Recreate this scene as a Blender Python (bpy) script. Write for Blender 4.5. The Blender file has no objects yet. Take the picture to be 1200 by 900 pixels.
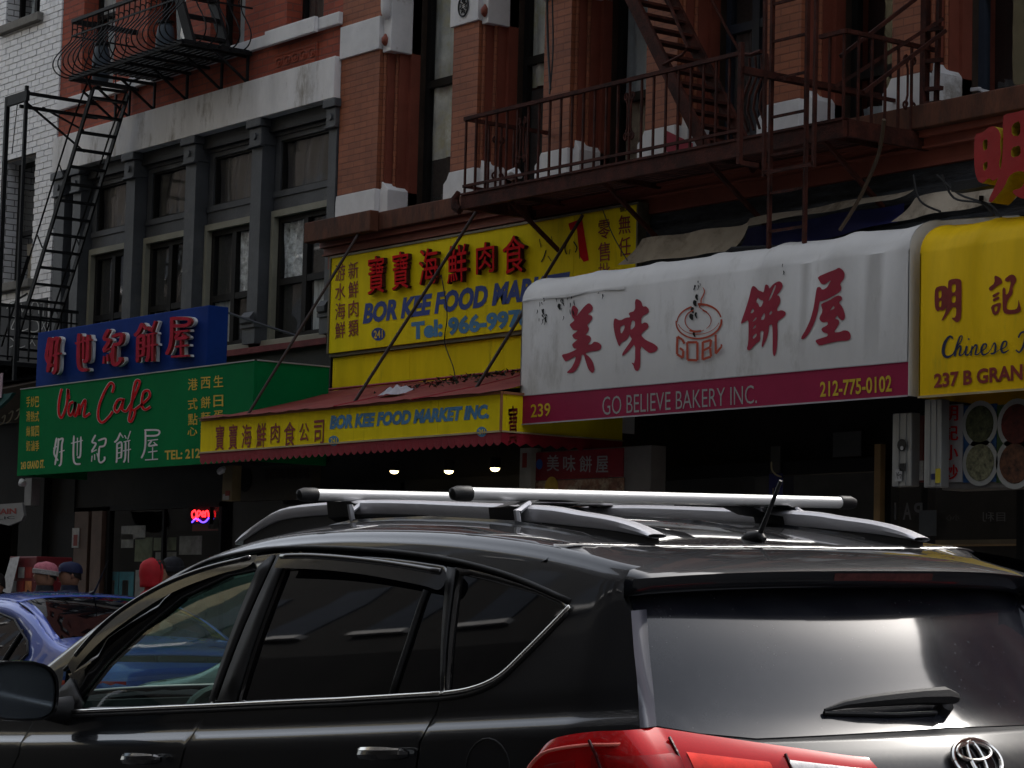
import bpy, bmesh, math, random
from mathutils import Vector, Matrix, geometry
random.seed(7)
sc = bpy.context.scene
# ------------------------------------------------------------------ camera
PHI, PITCH, ROLL, FPX, CAMH = 0.64230, 0.091264, 0.0255, 3000.0, 1.45
def cam_axes():
    F = Vector((-math.cos(PHI)*math.cos(PITCH), math.sin(PHI)*math.cos(PITCH), math.sin(PITCH)))
    R0 = Vector((math.sin(PHI), math.cos(PHI), 0)); U0 = R0.cross(F)
    return F, R0*math.cos(ROLL)+U0*math.sin(ROLL), U0*math.cos(ROLL)-R0*math.sin(ROLL)
CF, CR, CU = cam_axes(); CO = Vector((0, 0, CAMH))
cd = bpy.data.cameras.new('camera'); cam = bpy.data.objects.new('camera', cd); sc.collection.objects.link(cam)
cd.sensor_width = 36; cd.lens = 36*FPX/1200; cd.clip_start = .05; cd.clip_end = 2000
cam.matrix_world = Matrix(((CR.x, CU.x, -CF.x, 0), (CR.y, CU.y, -CF.y, 0), (CR.z, CU.z, -CF.z, CAMH), (0, 0, 0, 1)))
sc.camera = cam
# ------------------------------------------------------------------ sky, sun, exposure
SUN_EL, SUN_AZ = math.radians(47), math.radians(-8)
w = bpy.data.worlds.new('World'); sc.world = w; w.use_nodes = True
nt = w.node_tree; nt.nodes.clear()
sky = nt.nodes.new('ShaderNodeTexSky'); sky.sky_type = 'NISHITA'; sky.sun_disc = False
sky.sun_elevation = SUN_EL; sky.sun_rotation = SUN_AZ; sky.dust_density = 4; sky.air_density = 1.3
hs = nt.nodes.new('ShaderNodeHueSaturation'); hs.inputs['Saturation'].default_value = .38
bg = nt.nodes.new('ShaderNodeBackground'); bg.inputs['Strength'].default_value = .13
wo = nt.nodes.new('ShaderNodeOutputWorld')
nt.links.new(sky.outputs[0], hs.inputs['Color']); nt.links.new(hs.outputs[0], bg.inputs['Color']); nt.links.new(bg.outputs[0], wo.inputs['Surface'])
sl = bpy.data.lights.new('sun', 'SUN'); sl.energy = 1.0; sl.angle = math.radians(10); sl.color = (1, .96, .9)
so = bpy.data.objects.new('sun', sl); sc.collection.objects.link(so)
sdir = Vector((math.sin(SUN_AZ)*math.cos(SUN_EL), math.cos(SUN_AZ)*math.cos(SUN_EL), math.sin(SUN_EL)))
so.rotation_euler = sdir.to_track_quat('Z', 'Y').to_euler()
sc.view_settings.view_transform = 'Standard'; sc.view_settings.look = 'None'; sc.view_settings.gamma = 1
sc.view_settings.exposure = 1.32
sc.cycles.max_bounces = 8; sc.cycles.transparent_max_bounces = 12
# ------------------------------------------------------------------ measuring: where the sight line through a photograph point meets a real plane
def ray(x, y): return CF + CR*((x-600)/FPX) + CU*((450-y)/FPX)
def P(x, y, Y): d = ray(x, y); return CO + d*(Y/d.y)
def PX(x, y, Y): return P(x, y, Y).x
def PZ(x, y, Y): return P(x, y, Y).z
def onX(x, y, X): d = ray(x, y); return CO + d*(X/d.x)
# ------------------------------------------------------------------ materials
MATS = {}
def nn(t, k, **kw):
    n = t.nodes.new(k)
    for a, b in kw.items():
        if a in ('inputs',):
            for i, v in b.items(): n.inputs[i].default_value = v
        else: setattr(n, a, b)
    return n
def c4(c): return (c[0], c[1], c[2], 1)
def mat(name, col, rough=.6, metal=0, var=.25, vscale=3, bump=.15, bscale=60, dirt=None, dscale=1.2, dlo=.5, dhi=.7, spec=.32, coat=0, stretch=(1, 1, 1), emit=None):
    if name in MATS: return MATS[name]
    m = bpy.data.materials.new(name); MATS[name] = m; m.use_nodes = True; t = m.node_tree
    b = t.nodes['Principled BSDF']; b.inputs['Roughness'].default_value = rough; b.inputs['Metallic'].default_value = metal
    b.inputs['Specular IOR Level'].default_value = spec; b.inputs['Coat Weight'].default_value = coat; b.inputs['Coat Roughness'].default_value = .03
    tc = nn(t, 'ShaderNodeTexCoord'); mp = nn(t, 'ShaderNodeMapping'); mp.inputs['Scale'].default_value = stretch
    t.links.new(tc.outputs['Object'], mp.inputs['Vector'])
    n1 = nn(t, 'ShaderNodeTexNoise', inputs={'Scale': vscale, 'Detail': 6, 'Roughness': .65}); t.links.new(mp.outputs[0], n1.inputs['Vector'])
    r = nn(t, 'ShaderNodeMapRange', inputs={1: .3, 2: .7, 3: 1-var, 4: 1+var*.6}); t.links.new(n1.outputs['Fac'], r.inputs[0])
    mx = nn(t, 'ShaderNodeMix', data_type='RGBA', blend_type='MULTIPLY'); mx.inputs[0].default_value = 1; mx.inputs[6].default_value = c4(col)
    cb = nn(t, 'ShaderNodeCombineColor')
    for i in range(3): t.links.new(r.outputs[0], cb.inputs[i])
    t.links.new(cb.outputs[0], mx.inputs[7]); out = mx.outputs[2]
    if dirt:
        n2 = nn(t, 'ShaderNodeTexNoise', inputs={'Scale': dscale, 'Detail': 10, 'Roughness': .75}); t.links.new(mp.outputs[0], n2.inputs['Vector'])
        r2 = nn(t, 'ShaderNodeMapRange', inputs={1: dlo, 2: dhi, 3: 0, 4: 1}); t.links.new(n2.outputs['Fac'], r2.inputs[0])
        m2 = nn(t, 'ShaderNodeMix', data_type='RGBA'); t.links.new(r2.outputs[0], m2.inputs[0]); t.links.new(out, m2.inputs[6]); m2.inputs[7].default_value = c4(dirt); out = m2.outputs[2]
    t.links.new(out, b.inputs['Base Color'])
    if bump:
        n3 = nn(t, 'ShaderNodeTexNoise', inputs={'Scale': bscale, 'Detail': 4}); t.links.new(mp.outputs[0], n3.inputs['Vector'])
        bp = nn(t, 'ShaderNodeBump', inputs={'Strength': bump, 'Distance': .01}); t.links.new(n3.outputs['Fac'], bp.inputs['Height']); t.links.new(bp.outputs[0], b.inputs['Normal'])
    if emit:
        b.inputs['Emission Color'].default_value = c4(emit[0]); b.inputs['Emission Strength'].default_value = emit[1]
    m['out'] = 1
    return m
def brickmat(name, c1, c2, mortar, bw, bh, ms=.012, rough=.8, bump=.6, dirt=None):
    m = bpy.data.materials.new(name); MATS[name] = m; m.use_nodes = True; t = m.node_tree; b = t.nodes['Principled BSDF']; b.inputs['Roughness'].default_value = rough
    tc = nn(t, 'ShaderNodeTexCoord'); sp = nn(t, 'ShaderNodeSeparateXYZ'); t.links.new(tc.outputs['Object'], sp.inputs[0])
    ad = nn(t, 'ShaderNodeMath', operation='ADD'); t.links.new(sp.outputs[0], ad.inputs[0]); t.links.new(sp.outputs[1], ad.inputs[1])
    cx = nn(t, 'ShaderNodeCombineXYZ'); t.links.new(ad.outputs[0], cx.inputs[0]); t.links.new(sp.outputs[2], cx.inputs[1])
    br = nn(t, 'ShaderNodeTexBrick', inputs={'Color1': c4(c1), 'Color2': c4(c2), 'Mortar': c4(mortar), 'Scale': 1, 'Mortar Size': ms, 'Mortar Smooth': .3, 'Brick Width': bw, 'Row Height': bh})
    t.links.new(cx.outputs[0], br.inputs['Vector'])
    n1 = nn(t, 'ShaderNodeTexNoise', inputs={'Scale': 1.6, 'Detail': 9, 'Roughness': .7}); t.links.new(tc.outputs['Object'], n1.inputs['Vector'])
    r = nn(t, 'ShaderNodeMapRange', inputs={1: .3, 2: .7, 3: .62, 4: 1.18}); t.links.new(n1.outputs['Fac'], r.inputs[0])
    mx = nn(t, 'ShaderNodeVectorMath', operation='SCALE'); t.links.new(br.outputs['Color'], mx.inputs[0]); t.links.new(r.outputs[0], mx.inputs['Scale'])
    t.links.new(mx.outputs[0], b.inputs['Base Color'])
    bp = nn(t, 'ShaderNodeBump', inputs={'Strength': bump, 'Distance': .012}); bp.invert = True; t.links.new(br.outputs['Fac'], bp.inputs['Height']); t.links.new(bp.outputs[0], b.inputs['Normal'])
    return m
def glassmat(name, tint=(.8, .85, .85), rough=.02, ior=1.5, dark=0, wave=0):
    m = bpy.data.materials.new(name); MATS[name] = m; m.use_nodes = True; t = m.node_tree; t.nodes.clear()
    o = nn(t, 'ShaderNodeOutputMaterial'); tr = nn(t, 'ShaderNodeBsdfTransparent', inputs={'Color': c4(tint)}); gl = nn(t, 'ShaderNodeBsdfGlossy', inputs={'Roughness': rough, 'Color': (1, 1, 1, 1)})
    fr = nn(t, 'ShaderNodeFresnel', inputs={'IOR': ior})
    ge = nn(t, 'ShaderNodeNewGeometry'); ri = nn(t, 'ShaderNodeMapRange', inputs={1: 0, 2: 1, 3: ior, 4: 1/ior}); t.links.new(ge.outputs['Backfacing'], ri.inputs[0]); t.links.new(ri.outputs[0], fr.inputs['IOR'])   # a thin pane reflects alike from both sides
    mx = nn(t, 'ShaderNodeMixShader')
    if wave:
        tc = nn(t, 'ShaderNodeTexCoord'); no = nn(t, 'ShaderNodeTexNoise', inputs={'Scale': 2.2, 'Detail': 1}); t.links.new(tc.outputs['Object'], no.inputs['Vector'])
        bp = nn(t, 'ShaderNodeBump', inputs={'Strength': wave, 'Distance': .02}); t.links.new(no.outputs['Fac'], bp.inputs['Height']); t.links.new(bp.outputs[0], gl.inputs['Normal'])
    t.links.new(fr.outputs[0], mx.inputs[0]); t.links.new(tr.outputs[0], mx.inputs[1]); t.links.new(gl.outputs[0], mx.inputs[2]); t.links.new(mx.outputs[0], o.inputs['Surface'])
    return m
# ------------------------------------------------------------------ mesh building
def link(o): sc.collection.objects.link(o); return o
class MB:
    def __init__(s): s.v = []; s.f = []; s.m = []
    def add(s, vs, fs, mi=0):
        k = len(s.v); s.v += [tuple(p) for p in vs]; s.f += [tuple(i+k for i in f) for f in fs]; s.m += [mi]*len(fs); return s
    def box(s, a, b, mi=0):
        (x0, y0, z0), (x1, y1, z1) = a, b
        vs = [(x, y, z) for z in (z0, z1) for y in (y0, y1) for x in (x0, x1)]
        return s.add(vs, [(0, 2, 3, 1), (4, 5, 7, 6), (0, 1, 5, 4), (2, 6, 7, 3), (0, 4, 6, 2), (1, 3, 7, 5)], mi)
    def bar(s, a, b, w, d=None, mi=0, up=(0, 0, 1)):
        a, b = Vector(a), Vector(b); t = (b-a).normalized(); u = Vector(up)
        if abs(t.dot(u)) > .98: u = Vector((0, 1, 0))
        n = t.cross(u).normalized(); bb = n.cross(t); d = d or w
        vs = [p + n*(i*w/2) + bb*(j*d/2) for p in (a, b) for i, j in ((-1, -1), (1, -1), (1, 1), (-1, 1))]
        return s.add(vs, [(0, 1, 5, 4), (1, 2, 6, 5), (2, 3, 7, 6), (3, 0, 4, 7), (3, 2, 1, 0), (4, 5, 6, 7)], mi)
    def tube(s, pts, r, n=8, mi=0, caps=True):
        pts = [Vector(p) for p in pts]; rs = r if isinstance(r, (list, tuple)) else [r]*len(pts); vs = []; ref = None
        for i, p in enumerate(pts):
            t = (pts[min(i+1, len(pts)-1)] - pts[max(i-1, 0)]).normalized()
            if ref is None: ref = Vector((0, 0, 1)) if abs(t.z) < .9 else Vector((0, 1, 0))
            a = t.cross(ref).normalized(); b = a.cross(t); ref = b
            vs += [p + (a*math.cos(2*math.pi*k/n) + b*math.sin(2*math.pi*k/n))*rs[i] for k in range(n)]
        fs = [(i*n+k, i*n+(k+1) % n, (i+1)*n+(k+1) % n, (i+1)*n+k) for i in range(len(pts)-1) for k in range(n)]
        if caps: fs += [tuple(range(n))[::-1], tuple((len(pts)-1)*n+k for k in range(n))]
        return s.add(vs, fs, mi)
    def cyl(s, c, r, h, n=20, axis='Z', r2=None, mi=0):
        c = Vector(c); A = {'X': (Vector((0, 1, 0)), Vector((0, 0, 1)), Vector((1, 0, 0))), 'Y': (Vector((0, 0, 1)), Vector((1, 0, 0)), Vector((0, 1, 0))), 'Z': (Vector((1, 0, 0)), Vector((0, 1, 0)), Vector((0, 0, 1)))}[axis]
        r2 = r if r2 is None else r2
        vs = [c + A[2]*(h*q) + (A[0]*math.cos(2*math.pi*k/n) + A[1]*math.sin(2*math.pi*k/n))*rr for q, rr in ((0, r), (1, r2)) for k in range(n)]
        return s.add(vs, [(k, (k+1) % n, n+(k+1) % n, n+k) for k in range(n)] + [tuple(range(n))[::-1], tuple(n+k for k in range(n))], mi)
    def grid(s, rows, mi=0, close=False):
        nr, nc = len(rows), len(rows[0]); vs = [p for r in rows for p in r]
        fs = [(i*nc+j, i*nc+(j+1) % nc, (i+1)*nc+(j+1) % nc, (i+1)*nc+j) for i in range(nr-1) for j in range(nc if close else nc-1)]
        return s.add(vs, fs, mi)
    def prism(s, poly, axis, a, b, mi=0):
        """poly: closed outline in the two other axes (convex or not), extruded from a to b along axis"""
        def q(p, t):
            return {'X': (t, p[0], p[1]), 'Y': (p[0], t, p[1]), 'Z': (p[0], p[1], t)}[axis]
        n = len(poly); vs = [q(p, a) for p in poly] + [q(p, b) for p in poly]
        tri = geometry.tessellate_polygon([[Vector((p[0], p[1], 0)) for p in poly]])
        fs = [tuple(t) for t in tri] + [tuple(i+n for i in t[::-1]) for t in tri] + [(i, (i+1) % n, n+(i+1) % n, n+i) for i in range(n)]
        return s.add(vs, fs, mi)
def mesh_of(mb, name, mats, smooth=False, recalc=True, angle=None):
    me = bpy.data.meshes.new(name); me.from_pydata(mb.v, [], mb.f)
    for m in (mats if isinstance(mats, (list, tuple)) else [mats]): me.materials.append(m)
    for p, mi in zip(me.polygons, mb.m): p.material_index = mi
    if recalc:
        bm = bmesh.new(); bm.from_mesh(me); bmesh.ops.recalc_face_normals(bm, faces=bm.faces); bm.to_mesh(me); bm.free()
    if smooth:
        for p in me.polygons: p.use_smooth = True
        if angle:
            try: me.set_sharp_from_angle(angle=math.radians(angle))
            except Exception: pass
    return me
def tag(o, label=None, cat=None, group=None, kind=None):
    if label: o['label'] = label
    if cat: o['category'] = cat
    if group: o['group'] = group
    if kind: o['kind'] = kind
    return o
def obj(name, mb, mats, parent=None, smooth=False, bevel=0, angle=40, recalc=True):
    """one mesh object. Built in world coordinates; a child is moved into its parent's space, a top-level one gets its base as origin."""
    me = mesh_of(mb, name, mats, smooth, recalc, angle); o = link(bpy.data.objects.new(name, me))
    if parent is not None:
        M = parent.get('_m'); L = parent_off(parent); me.transform(Matrix.Translation(-L)); o.parent = parent
    else:
        xs = [v.co for v in me.vertices]
        c = Vector(((min(p.x for p in xs)+max(p.x for p in xs))/2, (min(p.y for p in xs)+max(p.y for p in xs))/2, min(p.z for p in xs)))
        me.transform(Matrix.Translation(-c)); o.location = c
    if bevel:
        bv = o.modifiers.new('bevel', 'BEVEL'); bv.width = bevel; bv.segments = 2; bv.limit_method = 'ANGLE'; bv.angle_limit = math.radians(35)
    return o
def parent_off(p):
    L = Vector((0, 0, 0))
    while p is not None: L = L + p.location; p = p.parent
    return L
def thing(name, label, cat, loc, group=None):
    o = link(bpy.data.objects.new(name, None)); o.location = loc; o.empty_display_size = .2
    return tag(o, label, cat, group)
def struct(name, mb, m, **k): return tag(obj(name, mb, m, **k), kind='structure')
def share(name, me, parent, loc, rot=None, scale=None):
    o = link(bpy.data.objects.new(name, me)); o.parent = parent; o.location = Vector(loc)-parent_off(parent)
    if rot: o.rotation_euler = rot
    if scale: o.scale = scale
    return o
# ------------------------------------------------------------------ lettering
def text_polys(s, bold=0, shear=0, spacing=1):
    cu = bpy.data.curves.new('t', 'FONT'); cu.body = s; cu.size = 1; cu.offset = bold; cu.shear = shear; cu.space_character = spacing; cu.resolution_u = 3
    o = bpy.data.objects.new('t', cu); sc.collection.objects.link(o)
    bpy.context.view_layer.update(); dg = bpy.context.evaluated_depsgraph_get(); me = bpy.data.meshes.new_from_object(o.evaluated_get(dg))
    vs = [(v.co.x, v.co.y) for v in me.vertices]; fs = [tuple(p.vertices) for p in me.polygons]
    bpy.data.objects.remove(o); bpy.data.curves.remove(cu); bpy.data.meshes.remove(me)
    return vs, fs
def extrude_flat(vs3, fs, depth, back):
    """flat faces -> a solid; depth is the vector from face to back"""
    if not depth: return MB().add(vs3, fs)
    from collections import Counter
    n = len(vs3); mb = MB(); e = Counter(); d = {}
    for f in fs:
        for i in range(len(f)):
            a, b = f[i], f[(i+1) % len(f)]; k = (min(a, b), max(a, b)); e[k] += 1; d[k] = (a, b)
    mb.add(list(vs3)+[Vector(p)+back for p in vs3], list(fs), 0)
    mb.f += [tuple(i+n for i in f[::-1]) for f in fs]; mb.m += [1]*len(fs)
    for k, c in e.items():
        if c == 1: a, b = d[k]; mb.f.append((b, a, a+n, b+n)); mb.m.append(1)
    return mb
def lettering(name, s, q, Y, m, parent, bold=0, shear=0, depth=0, side=None, spacing=1, label=None, n=Vector((0, -1, 0))):
    """text stretched into the quad q = photograph points of (left-bottom, right-bottom, left-top, right-top) on the plane Y"""
    cjk = any(ord(c) > 0x2e00 for c in s)
    vs, fs = text_polys(s, 0 if cjk else bold, shear, spacing)
    x0 = min(v[0] for v in vs); x1 = max(v[0] for v in vs); y0 = min(v[1] for v in vs); y1 = max(v[1] for v in vs)
    A, B, C_, D = [P(p[0], p[1], Y) if len(p) == 2 else Vector(p) for p in q]; out = []
    for x, y in vs:
        a = (x-x0)/(x1-x0); b = (y-y0)/(y1-y0); out.append((A*(1-a)+B*a)*(1-b)+(C_*(1-a)+D*a)*b)
    mb = extrude_flat(out, fs, depth, -n*depth)
    if cjk and bold:
        ex = (B-A)/(x1-x0)*bold*.8; ey = (C_-A)/(y1-y0)*bold*.5
        for k, sh in enumerate((ex, -ex, ey, -ey)):
            e = extrude_flat([p+sh+n*.0005*(k+1) for p in out], fs, depth, -n*depth); j = len(mb.v); mb.v += [tuple(p) for p in e.v]; mb.f += [tuple(i+j for i in f) for f in e.f]; mb.m += e.m
    o = obj(name, mb, [m, side or m], parent, recalc=False)
    if label: o['label'] = label
    return o
def smoothpoly(pts, it=1):
    for _ in range(it):
        o = []
        for i in range(len(pts)):
            a, b = pts[i], pts[(i+1) % len(pts)]; o += [(a[0]*.78+b[0]*.22, a[1]*.78+b[1]*.22), (a[0]*.22+b[0]*.78, a[1]*.22+b[1]*.78)]
        pts = o
    return pts
def outline_glyph(name, polys, origin, scale, Y, m, parent, depth=0, side=None, it=1):
    """polys: list of (outline, [holes]) in enlarged photograph points"""
    V = []; Fc = []
    for out, holes in polys:
        loops = [smoothpoly(out, it)]+[smoothpoly(h, it) for h in holes]
        tri = geometry.tessellate_polygon([[Vector((p[0], p[1], 0)) for p in l] for l in loops]); k = len(V)
        for l in loops: V += [P(origin[0]+p[0]/scale, origin[1]+p[1]/scale, Y) for p in l]
        for t in tri:
            a, b, c = [V[i+k] for i in t]; nrm = (b-a).cross(c-a); Fc.append(tuple(i+k for i in (t if nrm.y < 0 else t[::-1])))
    mb = extrude_flat(V, Fc, depth, Vector((0, depth, 0)))
    return obj(name, mb, [m, side or m], parent, recalc=False)
def cspline(pts, n=6):
    o = []; P_ = [pts[0]]+list(pts)+[pts[-1]]
    for i in range(1, len(P_)-2):
        for k in range(n):
            t = k/n; o.append(tuple(.5*((2*b)+(-a+c)*t+(2*a-5*b+4*c-d)*t*t+(-a+3*b-3*c+d)*t**3) for a, b, c, d in zip(P_[i-1], P_[i], P_[i+1], P_[i+2])))
    return o+[tuple(pts[-1])]
def strokes(name, sts, origin, scale, Y, m, parent, width=10, depth=0, side=None, dy=.0006, taper=.6, dx=0, dyy=0):
    """sts: list of polylines [(x,y),...] or [(x,y,w),...] in enlarged photograph points; ribbons of varying width"""
    mb = MB()
    for si, st in enumerate(sts):
        st = [(p[0], p[1], p[2] if len(p) > 2 else width) for p in st]
        c = cspline(st, 5) if len(st) > 2 else st; V = []
        for i, (x, y, w_) in enumerate(c):
            a = c[max(i-1, 0)]; b = c[min(i+1, len(c)-1)]; tx, ty = b[0]-a[0], b[1]-a[1]; L = math.hypot(tx, ty) or 1; nx, ny = -ty/L, tx/L
            h = w_/2*(taper if i in (0, len(c)-1) else 1)
            V += [(x+nx*h, y+ny*h), (x-nx*h, y-ny*h)]
        W = [P(origin[0]+(p[0]+dx)/scale, origin[1]+(p[1]+dyy)/scale, Y-si*dy) for p in V]; F = []
        for i in range(len(c)-1):
            f = (2*i, 2*i+1, 2*i+3, 2*i+2); nr = (W[f[1]]-W[f[0]]).cross(W[f[2]]-W[f[0]]); F.append(f if nr.y < 0 else f[::-1])
        e = extrude_flat(W, F, depth, Vector((0, depth, 0))); k = len(mb.v); mb.v += [tuple(p) for p in e.v]; mb.f += [tuple(i+k for i in f) for f in e.f]; mb.m += e.m
    return obj(name, mb, [m, side or m], parent, recalc=False)
# ================================================================== materials of the street
M_asph = mat('asphalt', (.055, .055, .058), .85, var=.35, vscale=2, bump=.6, bscale=140)
M_conc = mat('pavement_concrete', (.26, .25, .24), .85, var=.3, vscale=1.5, bump=.3, bscale=90, dirt=(.10, .10, .10))
M_kerb = mat('kerb_stone', (.22, .22, .22), .8, var=.3, bump=.3)
M_wb = mat('white_glazed_brick', (.82, .81, .81), .35, var=.18, vscale=5, bump=.1, dirt=(.52, .48, .43), dscale=.9, dlo=.52, dhi=.75)
M_mortar = mat('dark_mortar', (.10, .09, .085), .95, var=.2)
M_wbf = brickmat('white_brick_wall', (.72, .71, .71), (.64, .63, .62), (.1, .09, .085), .2045, .0725, .006, .4)
M_redb = brickmat('red_brick_wall', (.40, .085, .042), (.30, .060, .032), (.24, .075, .05), .2, .072, .008, .85, 1.0)
M_orb = brickmat('painted_orange_brick', (.37, .118, .052), (.30, .095, .044), (.24, .078, .038), .2, .060, .006, .7, .7)
M_redmould = mat('dark_red_painted_moulding', (.24, .065, .040), .6, var=.2, vscale=4, bump=.15)
M_wstone = mat('white_painted_stone', (.76, .755, .75), .7, var=.16, vscale=2.5, bump=.15, bscale=22, dirt=(.30, .27, .23), dscale=1.7, dlo=.58, dhi=.7)
M_wpaint = mat('grimy_white_lintel_paint', (.78, .765, .75), .75, var=.2, vscale=1.6, bump=.5, bscale=14, dirt=(.30, .265, .22), dscale=1.4, dlo=.53, dhi=.66, stretch=(1.6, 1, .55))
M_iron = mat('grey_painted_iron', (.068, .072, .078), .5, var=.3, vscale=3, bump=.25, bscale=40, dirt=(.12, .12, .11), dscale=2.2, dlo=.55, dhi=.75)
M_irond = mat('dark_grey_panel', (.022, .024, .028), .55, var=.35, vscale=3, bump=.2)
M_beige = mat('beige_window_trim', (.27, .26, .20), .6, var=.2, bump=.2)
M_black = mat('black_iron_paint', (.005, .0055, .0065), .6, var=.4, vscale=6, bump=.3, bscale=80, spec=.25)
M_rust = mat('rust_brown_iron', (.070, .019, .012), .8, var=.5, vscale=7, bump=.5, bscale=60, spec=.2, dirt=(.022, .008, .006), dscale=5, dlo=.45, dhi=.62)
M_ledge = mat('rusty_brown_ledge', (.13, .048, .026), .85, var=.4, vscale=3, bump=.4, bscale=35, dirt=(.055, .028, .018), dscale=3.5, dlo=.45, dhi=.65, stretch=(2.5, 1, .6))
M_sash = mat('dark_window_sash', (.010, .0095, .009), .6, var=.3, spec=.25)
M_sashg = mat('blue_grey_sash', (.035, .045, .065), .5, var=.3)
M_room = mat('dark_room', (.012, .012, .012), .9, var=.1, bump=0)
M_glass = glassmat('window_glass', (.90, .92, .92), .03, 1.5, wave=.25)
M_sheet = mat('crumpled_plastic_sheet', (.75, .75, .68), .45, var=.4, vscale=3.5, bump=1.0, bscale=9, dirt=(.60, .57, .38), dscale=3, dlo=.5, dhi=.62)
M_sheetb = mat('pale_blue_sheet', (.42, .47, .50), .5, var=.3, vscale=2.5, bump=.8, bscale=7)
M_lace = mat('white_lace_curtain', (.80, .82, .82), .8, var=.75, vscale=16, bump=1, bscale=25)
M_curt = mat('white_hanging_curtain', (.68, .70, .70), .8, var=.5, vscale=6, bump=.3, stretch=(6, 1, .6))
M_screen = mat('dark_insect_screen', (.050, .048, .045), .8, var=.3, vscale=30, bump=0)
M_brown = mat('brown_backed_pane', (.085, .075, .072), .4, var=.5, vscale=1.5, bump=.1)
M_yel = mat('yellow_sign_face', (.84, .66, .010), .65, var=.12, vscale=2, bump=.12, bscale=12, dirt=(.42, .34, .02), dscale=2.2, dlo=.57, dhi=.8, stretch=(3, 1, .5), spec=.04)
M_yel2 = mat('yellow_awning_vinyl', (.78, .50, .006), .5, var=.12, vscale=2, bump=.12, bscale=14, dirt=(.42, .32, .02), dscale=2.5, dlo=.58, dhi=.8, stretch=(3, 1, .6), spec=.06)
M_whitev = mat('dirty_white_vinyl', (.64, .63, .61), .6, var=.07, vscale=2, bump=.25, bscale=10, dirt=(.36, .34, .30), dscale=1.6, dlo=.55, dhi=.78, stretch=(1.6, 1, .6), spec=.15)
M_maroon = mat('crimson_vinyl_band', (.30, .012, .058), .5, var=.12, vscale=2, bump=.1, spec=.15)
M_crim = mat('crimson_lettering', (.32, .005, .034), .5, var=.15, vscale=3, bump=0)
M_red = mat('red_lettering', (.55, .008, .012), .7, var=.15, vscale=3, bump=0, spec=.05)
M_redd = mat('dull_red_lettering', (.24, .022, .016), .6, var=.25, vscale=6, bump=0)
M_orange = mat('orange_red_print', (.46, .060, .022), .5, var=.15, bump=0)
M_green = mat('green_vinyl', (.002, .165, .048), .7, var=.15, vscale=1.5, bump=.15, bscale=10, spec=.04)
M_blue = mat('blue_sign_paint', (.012, .040, .21), .7, var=.25, vscale=1.5, bump=.1, spec=.05)
M_bluel = mat('blue_lettering', (.008, .038, .24), .5, var=.15, bump=0)
M_bluep = mat('faded_blue_lettering', (.050, .20, .38), .5, var=.35, vscale=4, bump=0)
M_navy = mat('navy_lettering', (.010, .018, .07), .5, var=.1, bump=0)
M_white = mat('white_lettering', (.62, .62, .62), .5, var=.12, vscale=8, bump=0)
M_whited = mat('dull_white_lettering', (.34, .34, .33), .5, var=.12, vscale=8, bump=0)
M_yell = mat('yellow_lettering', (.62, .42, .02), .5, var=.2, vscale=8, bump=0)
M_redc = mat('weathered_red_canvas', (.23, .035, .030), .8, var=.35, vscale=3, bump=.5, bscale=18, dirt=(.12, .045, .03), dscale=3, dlo=.5, dhi=.68)
M_redv = mat('dark_red_valance', (.26, .010, .022), .6, var=.2, vscale=3, bump=.2)
M_alu = mat('brushed_aluminium', (.36, .37, .37), .38, metal=.6, var=.3, vscale=2.5, bump=.1, stretch=(8, 1, .4))
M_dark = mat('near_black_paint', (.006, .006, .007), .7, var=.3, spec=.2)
M_woodg = mat('weathered_grey_wood', (.060, .064, .072), .85, var=.55, vscale=3, bump=.8, bscale=26, dirt=(.022, .022, .022), dscale=4, dlo=.45, dhi=.6, stretch=(.5, 1, 3))
M_tarp = mat('stained_beige_tarp', (.40, .34, .26), .85, var=.3, vscale=3, bump=.5, bscale=9, dirt=(.12, .09, .06), dscale=2.5, dlo=.5, dhi=.68)
M_bluec = mat('dark_blue_canvas', (.012, .014, .085), .8, var=.35, vscale=2, bump=.4, bscale=9)
M_wire = mat('black_cable', (.012, .012, .012), .6, bump=0)
M_rod = mat('dark_brown_rod', (.035, .018, .014), .6, var=.5, vscale=8, bump=.2)
M_mildew = mat('black_mildew', (.012, .012, .010), .9, var=.2, bump=0)
YW = 13.1
# ================================================================== ground
def road_z(y): return .03*(6.4-abs(y-6.4)) - .03*2.6
mb = MB(); ys = [2.6, 3.5, 4.5, 5.5, 6.4, 7.3, 8.3, 9.3, 10.2]
mb.grid([[(x, y, road_z(y)) for y in ys] for x in (-220, -60, -30, -20, -10, 0, 20, 120)]); struct('road', mb, M_asph, smooth=True)
mb = MB(); mb.box((-220, 10.2, -.3), (120, 10.36, .14)); struct('kerb_far', mb, M_kerb, bevel=.015)
mb = MB(); mb.box((-220, 2.44, -.3), (120, 2.6, .14)); struct('kerb_near', mb, M_kerb, bevel=.015)
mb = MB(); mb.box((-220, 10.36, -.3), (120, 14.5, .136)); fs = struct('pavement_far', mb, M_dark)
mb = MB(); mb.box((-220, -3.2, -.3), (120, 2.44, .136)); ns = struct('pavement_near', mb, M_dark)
me = mesh_of(MB().box((-.745, -.0, 0), (.745, 1.19, .012)), 'paving_slab', M_conc)
for i in range(14):
    for j in range(3): share('paving_slab', me, fs, (-30+1.5*i+.75, 10.38+1.2*j, .134))
mb = MB(); mb.box((-400, 14.5, -.5), (400, 300, -.05)); mb.box((-400, -300, -.5), (400, -3.2, -.05)); mb.box((-400, -3.2, -.5), (-220, 14.5, -.06)); mb.box((120, -3.2, -.5), (400, 14.5, -.06)); struct('ground', mb, M_asph)

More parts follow.
